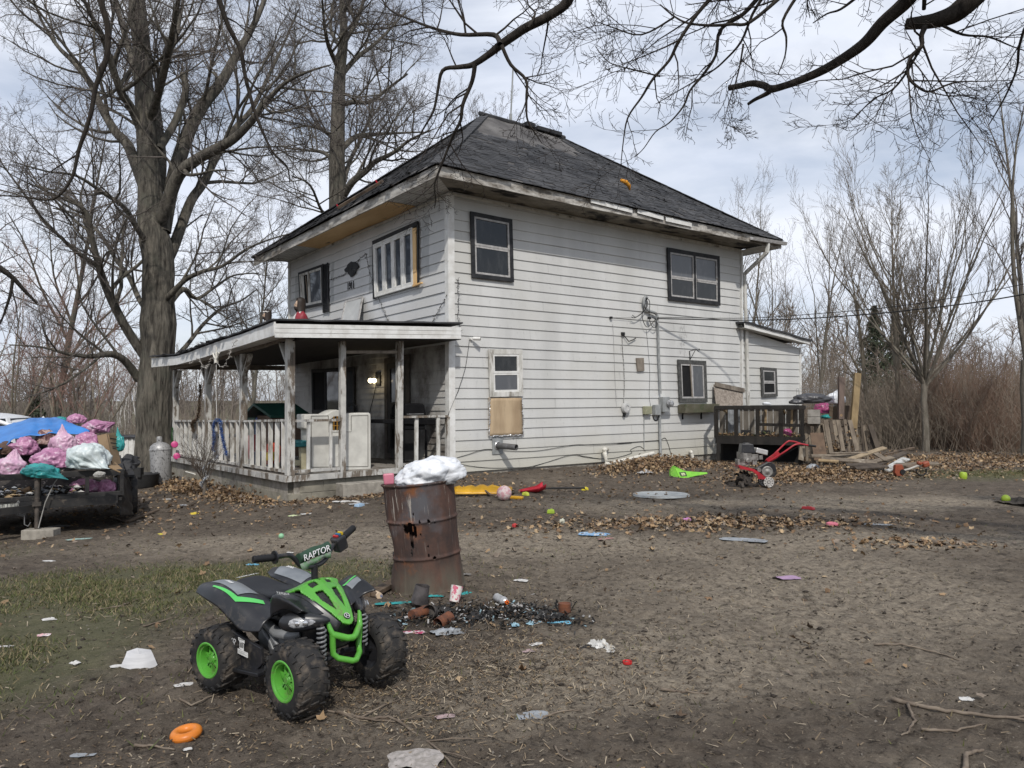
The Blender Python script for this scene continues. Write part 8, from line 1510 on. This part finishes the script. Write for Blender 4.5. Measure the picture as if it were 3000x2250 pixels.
for i in range(7): m.tube([a+he*-.45+V((0,0,-.25+.45*i/6)),a+he*.45+V((0,0,-.25+.45*i/6+.05))],.004,4)
for i in range(9): m.tube([a+he*(-.45+.9*i/8)+V((0,0,.2)),a+he*(-.45+.9*i/8)+hn*.6+V((0,0,.22))],.004,4)
tag(m.build('wire_cage',STEEL,None),'collapsed wire cage behind the grey bag on the hutch','cage')
m=MB(); a=hW(925,225,-.2); rag_=None
# leaning pallets
cP=crop(2000,1050,.4521)
PZ=M('pallet_wood',(.2,.165,.125),(.115,.092,.07),sc=7,st=(1,1,.3),rough=.9,dirt=(.3,.265,.215),da=.6,dsc=4); PZD=M('dark_pallet_wood',(.085,.068,.052),(.05,.04,.032),sc=7,st=(1,1,.3),rough=.9)
def pp(x,y,d): return atd(*cP(x,y),d)
def pallet(label,x0,x1,yt,yb,d,seed,lean=.22,slats=6,dark=False):
    r=random.Random(seed); b0,b1=pp(x0,yb,d),pp(x1,yb,d); z0=ground(b0.x,b0.y)-.02; b0.z=b1.z=z0; t0=pp(x0,yt,d+lean); H=t0.z-z0; e=T('pallet',label,'pallet',b0); ex=b1-b0; ex.z=0; W_=ex.length; ex.normalize(); ez=V((0,lean,H)).normalized(); en=ex.cross(ez); L_=math.hypot(lean,H)
    for i in range(slats):
        f=(i+.5)/slats+r.uniform(-.03,.03); a=ex*(W_*f)+ez*r.uniform(0,.02); m=MB(); k=r.uniform(-.05,.05); top=L_*r.uniform(.9,1.03); m.beam(a,a+ez*top+ex*k,W_/slats*r.uniform(.45,.7),.02,en); m.build('slat',PZD if (dark and i%2) or r.random()<.3 else PZ,e)
    for k in range(3):
        m=MB(); z=L_*(.06+.42*k); m.beam(ez*z-en*.06,ex*W_+ez*z-en*.06,.09,.04,ez); m.build('stringer',PZD,e)
    return e
pallet('grey wooden pallet standing upright against the right end of the hutch',795,945,402,660,18.0,1,.12,5); pallet('broken pallet clogged with dead leaves in the middle of the stack',940,1110,402,625,17.7,2,.3,5,True); pallet('dark pallet standing at the right of the stack',1085,1215,412,620,18.1,3,.2,5,True)
scatter('caught_leaves',260,[((pp(1020,510,17.75).x,17.72),.3,.08,0,1)],LEAF,(.04,.08),LM,LF,.9,.33,1.2,seed=44)
def plank(label,p0,d0,p1,d1,w_,mat,th=.025,group=None,name='board',upv=None,grounded=False):
    a,b=pp(*p0,d0),pp(*p1,d1); m=MB(); m.beam(a,b,w_,th,upv or (0,-1,.15)); return tag(m.build(name,mat,None,bevel=.003),label,'board',group)
BG='upright boards at the pallet stack'
plank('reddish grey post standing between the white and fuchsia bags',(1025,395),18.2,(1027,122),18.3,.13,M('reddish_post',(.16,.115,.095),(.1,.075,.062),sc=9,st=(1,1,.2)),.1,BG,'post'); plank('tall yellowish post leaning at the top right of the pallet stack',(1105,455),17.9,(1133,97),18.2,.15,M('yellow_pine',(.24,.175,.09),(.17,.12,.06),sc=9,st=(1,1,.2)),.09,BG,'post')
plank('brown plywood offcut standing behind the reddish post',(990,395),18.5,(990,292),18.5,.3,WOODB,.02,BG); plank('wider brown plywood offcut left of the yellowish post',(1068,398),18.6,(1068,305),18.6,.42,WOODB,.02,BG)
plank('rusty brown board leaning on the front of the pallets',(895,660),17.1,(868,482),17.3,.3,M('rust_brown_board',(.13,.085,.055),(.085,.055,.036),sc=6,dirt=(.18,.14,.1),da=.6),.02,BG); plank('long pale slat leaning on the leafy pallet',(965,625),17.2,(925,400),17.4,.1,PZ,.03,BG); plank('pale slat tilted across the middle of the leafy pallet',(1040,600),17.2,(1005,400),17.45,.09,PZ,.03,BG); plank('pale slat leaning at the right of the leafy pallet',(1130,600),17.2,(1082,400),17.5,.1,PZ,.03,BG); plank('dark board leaning from the right of the stack',(1265,580),17.9,(1215,430),18.1,.12,PZD,.03,BG); plank('second dark board slanting off the right of the stack',(1235,590),18,(1222,450),18.2,.1,PZD,.03,BG); plank('short grey board propped under the end of the tiller handle',(765,660),17.6,(775,570),17.7,.12,PZ,.03,BG)
# lumber heap
LG='boards of the lumber heap'; r=random.Random(12)
for lb,a,b,w_,mt in (('long tan board slanting up across the lumber heap',((1042,668),16.2),((1310,578),16.9),.12,M('fresh_tan_board',(.3,.235,.155),(.22,.17,.11),sc=8,st=(1,.3,1))),('white painted board lying at the right end of the lumber heap',((1318,725),15.6),((1450,648),16.6),.16,peel('peeling_white_board',(.45,.45,.43),(.2,.18,.15),.5,.56)),('long grey board along the back of the lumber heap',((835,632),16.9),((1165,630),16.6),.14,PZ),('dark pole slanting out of the right of the heap',((1300,625),16.8),((1500,578),17.4),.05,WOODB),('grey board under the tan board',((900,650),16.3),((1260,672),15.9),.14,PZ),('grey brown board sticking out at the right of the heap',((1230,700),15.9),((1445,610),16.8),.13,PZD),('short pale board on the right of the heap',((1250,615),16.5),((1320,660),16.1),.12,PZ),('grey plank flat behind the string trimmer',((1380,690),15.9),((1660,680),15.6),.16,PZ),('reddish brown plank beside the string trimmer',((1450,705),15.5),((1600,672),15.9),.1,WOODB),('broken grey board in front of the heap',((1060,690),15.7),((1290,690),15.6),.13,PZD),('splintered pale board crossing the heap',((1140,690),15.8),((1360,640),16.4),.12,PZ),('short dark board at the left foot of the heap',((880,660),16.2),((1010,668),16.0),.11,WOODT),('thin grey lath on top of the heap',((950,615),16.6),((1200,612),16.6),.06,PZ),('grey board edge buried at the bottom of the heap',((1120,712),15.5),((1330,700),15.5),.12,PZD)):
    P,Q_=pp(*a[0],a[1]),pp(*b[0],b[1])
    for p in (P,Q_): p.z=max(p.z,ground(p.x,p.y)+.02)
    m=MB(); m.beam(P,Q_,w_,.03,(r.uniform(-.3,.3),-.35,1)); tag(m.build('board',mt,None,bevel=.003),lb,'board',LG)
# cinder block + jug under hutch
m=MB(); P=gpt(2310,1345); m.box(P+V((0,0,.09)),(.32,.2,.18)); tag(m.build('cinder_block',CONC,None,bevel=.01),'pale block on the ground below the tiller handle','block')
bag('plastic_bag','clear bag at the wall foot left of the hutch',gpt(2070,1342)+V((0,.1,.08)),(.26,.2,.15),CLR,71,sub=3); bag('plastic_bag','clear plastic bag under the left end of the hutch',gpt(2122,1332)+V((.0,.2,.08)),(.22,.2,.15),CLR,72,sub=3)
bag('plastic_bag','grey plastic bag in the leaves right of the tiller',gpt(2382,1378)+V((0,0,.06)),(.16,.12,.12),GF,73,sub=3)
# ================================================================ tiller
tp=gpt(2243,1427); til=T('garden_tiller','red and black front tine garden tiller with grey engine standing on the dirt','tiller',tp); S=.0014
X=lambda cx,cy,y=0:V(((cx-476)*S,y,(718-cy)*S))
TR=M('red_tiller_paint',(.36,.02,.03),(.25,.015,.022),rough=.4,dirt=(.12,.08,.06),da=.6,dsc=14); EN=M('dirty_aluminium',(.27,.26,.245),(.15,.14,.13),sc=18,rough=.5,metal=.4,dirt=(.05,.045,.04),da=.56,dsc=20)
for y in (-.14,.1):
    e=bpy.data.objects.new('wheel',None); COL.objects.link(e); e.parent=til; e.location=X(476,650,y); m=MB(); m.lathe([(.07,-.028),(.092,-.028),(.098,-.015),(.098,.015),(.092,.028),(.07,.028)],28,(0,0,0),(0,1,0)); m.build('tyre',TYRE,e,50); m=MB(); m.lathe([(.082,-.02),(.0,-.024)],28,(0,0,0),(0,1,0)); 
    m.build('rim',M('dark_hub',(.02,.02,.02)),e); m=MB()
    for k in range(10): a=2*PI*k/10; c=V((math.cos(a),0,math.sin(a))); m.beam(c*.03+V((0,-.03,0)),c*.084+V((0,-.03,0)),.026,.008,(0,1,0))
    m.tube([V((.084*math.cos(a),-.03,.084*math.sin(a))) for a in np.linspace(0,2*PI,25)[:-1]],.008,6,closed=True); m.lathe([(.022,-.04),(.022,-.03)],12,(0,0,0),(0,1,0),cap0=True); m.build('spokes',M('pale_hub',(.5,.48,.45),(.38,.36,.34),rough=.5),e)
m=MB()
for y in (-.2,-.1,.02,.14):
    for k in range(4):
        a=2*PI*k/4+y*5; c=X(200,620,y); d=V((math.cos(a),0,math.sin(a))); t_=V((-math.sin(a),0,math.cos(a))); m.beam(c,c+d*.1,.04,.012,(0,1,0)); m.beam(c+d*.1,c+d*.13+t_*.06+V((0,.04*(-1)**k,0)),.04,.012,(0,1,0))
    m.lathe([(0,-.012),(.06,-.012),(.06,.012),(0,.012)],18,X(200,620,y),(0,1,0))
m.tube([X(200,620,-.24),X(200,620,.2)],.02,10); m.build('tine',M('muddy_steel',(.03,.026,.023),(.06,.05,.042),sc=16,rough=.8),til,40)
m=MB(); out_=[(85,440),(100,432),(150,450),(270,480),(340,520),(425,590),(405,610),(330,605),(322,560),(260,510),(150,485),(120,490)]; m.prism([(p.x,p.z) for p in (X(*q) for q in out_)],(0,-.24,0),(1,0,0),(0,0,1),(0,.02,0)); 
tp_=[X(*q) for q in ((85,440),(150,452),(270,482),(340,522),(425,592))]; m.grid([[p+V((0,y,0)) for p in tp_] for y in (-.24,.2)]); m.build('tine_guard',TR,til)
m=MB(); m.prism([(p.x,p.z) for p in (X(*q) for q in ((320,490),(480,405),(520,405),(565,440),(585,500),(580,560),(560,590),(440,585)))],(0,-.13,0),(1,0,0),(0,0,1),(0,.09,0)); m.build('belt_cover',BPL,til,bevel=.008)
m=MB(); c=X(465,522,-.135); m.lathe([(0,-.0),(.095,0),(.095,.014),(.08,.02),(.06,.012),(.04,.018),(.02,.03),(0,.03)],30,c,(0,-1,0)); m.lathe([(0,0),(.035,0),(.035,.02),(0,.02)],18,X(365,500,-.135),(0,-1,0)); m.build('pulley',EN,til,40)
m=MB(); m.beam(X(120,460,0),X(480,560,0),.2,.05); m.beam(X(470,420,0),X(430,600,0),.14,.05); m.build('chassis',TR,til)
eng=bpy.data.objects.new('engine',None); COL.objects.link(eng); eng.parent=til
m=MB(); m.hexa([X(150,290,-.13),X(325,295,-.13),X(325,295,.08),X(150,290,.08)],[X(165,180,-.12),X(300,185,-.12),X(300,185,.07),X(165,180,.07)]); m.box(X(235,178,-.03),(.1,.12,.02)); m.build('shroud',BPL,eng,bevel=.02)
m=MB(); m.hexa([X(330,290,-.12),X(478,325,-.12),X(478,325,.06),X(330,290,.06)],[X(345,225,-.11),X(490,262,-.11),X(490,262,.05),X(345,225,.05)]); m.build('fuel_tank',M('satin_silver',(.5,.48,.46),(.42,.4,.38),rough=.3,metal=.6),eng,bevel=.015)
m=MB(); m.box(X(215,350,-.02),(.18,.2,.16)); m.box(X(320,345,-.05),(.12,.14,.1)); m.box(X(180,410,-.02),(.2,.18,.1)); m.box(X(320,410,-.06),(.08,.1,.08)); m.box(X(400,350,-.06),(.06,.08,.07)); m.lathe([(0,0),(.04,0),(.04,.03),(.025,.035),(0,.035)],18,X(228,385,-.12),(0,-1,0))
for k in range(6): m.box(X(140+k*7,340,-.02),(.006,.23,.15))
m.build('engine_block',EN,eng,bevel=.004)
m=MB(); 
for y,dx in ((-.12,0),(.14,-10)): 
    L_=[X(500+dx,405,y*.4),X(600+dx,340,y*.7),X(700+dx,270 if y<0 else 255,y),X(800+dx,200 if y<0 else 165,y),X(850+dx,185 if y<0 else 160,y),X(900+dx,183 if y<0 else 168,y),X(985,200,y)]; m.tube([cr2(L_,i/24) for i in range(25)],.016,10)
m.beam(X(500,405,0),X(650,300,0),.09,.03,(0,1,0)); m.build('handle',TR,til,50)
m=MB()
for y in (-.12,.14): m.tube([X(980,198,y),X(1076,212,y)],.02,10)
m.build('grip',CAB,til,50); m=MB(); m.tube([X(925,180,-.1),X(940,158,-.1),X(1005,100,-.08)],.006,5); m.tube([X(930,180,-.1),X(800,250,-.08),X(520,420,-.05)],.004,4); m.build('lever',CAB,til)
# ================================================================ string trimmer
tr_=gpt(2672,1402); e=T('string_trimmer','orange string trimmer with a pale shaft lying in the yard near the lumber','trimmer',tr_); S2=14.5/F; Y=lambda px,py,y=0:V(((px-2672)*S2,y,max(.01,(1402-py)*S2)))
ORG=M('faded_orange_plastic',(.3,.07,.03),(.2,.05,.025),rough=.5,dirt=(.15,.09,.06),da=.58,dsc=12); m=MB(); m.tube([Y(2635,1388),Y(2665,1380),Y(2702,1366)],.02,10); m.build('shaft',M('pale_shaft',(.42,.4,.36),(.33,.31,.28)),e,50); m=MB(); m.box(Y(2712,1366,0),(.13,.12,.11),(0,R(-20),0)); m.box(Y(2694,1363,0),(.09,.1,.07),(0,.3,0)); m.build('motor_housing',ORG,e,bevel=.03); m=MB(); m.tube([Y(2700,1385)+V((.1*math.cos(a),0,.09*math.sin(a))) for a in np.linspace(R(160),R(380),14)],.014,8); m.build('loop_handle',CAB,e,50); m=MB(); m.lathe([(0,0),(.05,0),(.05,.04),(0,.04)],16,Y(2640,1388,-.03),(0,-1,0)); m.build('hand_guard',CAB,e,50)
m=MB(); m.prism([(p.x,p.z) for p in (Y(2621,1367),Y(2640,1366),Y(2645,1378),Y(2638,1392),Y(2642,1405),Y(2624,1408),Y(2618,1390))],(0,-.05,0),(1,0,0),(0,0,1),(0,.1,0)); m.build('shield',ORG,e,bevel=.01)
m=MB(); P=gpt(2215,1408); m.tube([gpt(2085,1383)+V((0,0,.03)),gpt(2160,1384)+V((0,0,.03))],.012,6); tag(m.build('metal_rod',WOODB,None),'thin brown rod lying in the leaves left of the tiller','rod')
rag('crumpled_mat','dark matted lump at the far right edge of the yard',(2990,1478),(.6,.5,.3),M('matted_fibre',(.05,.042,.034),(.09,.075,.06),sc=16,rough=.95),81,'lump')
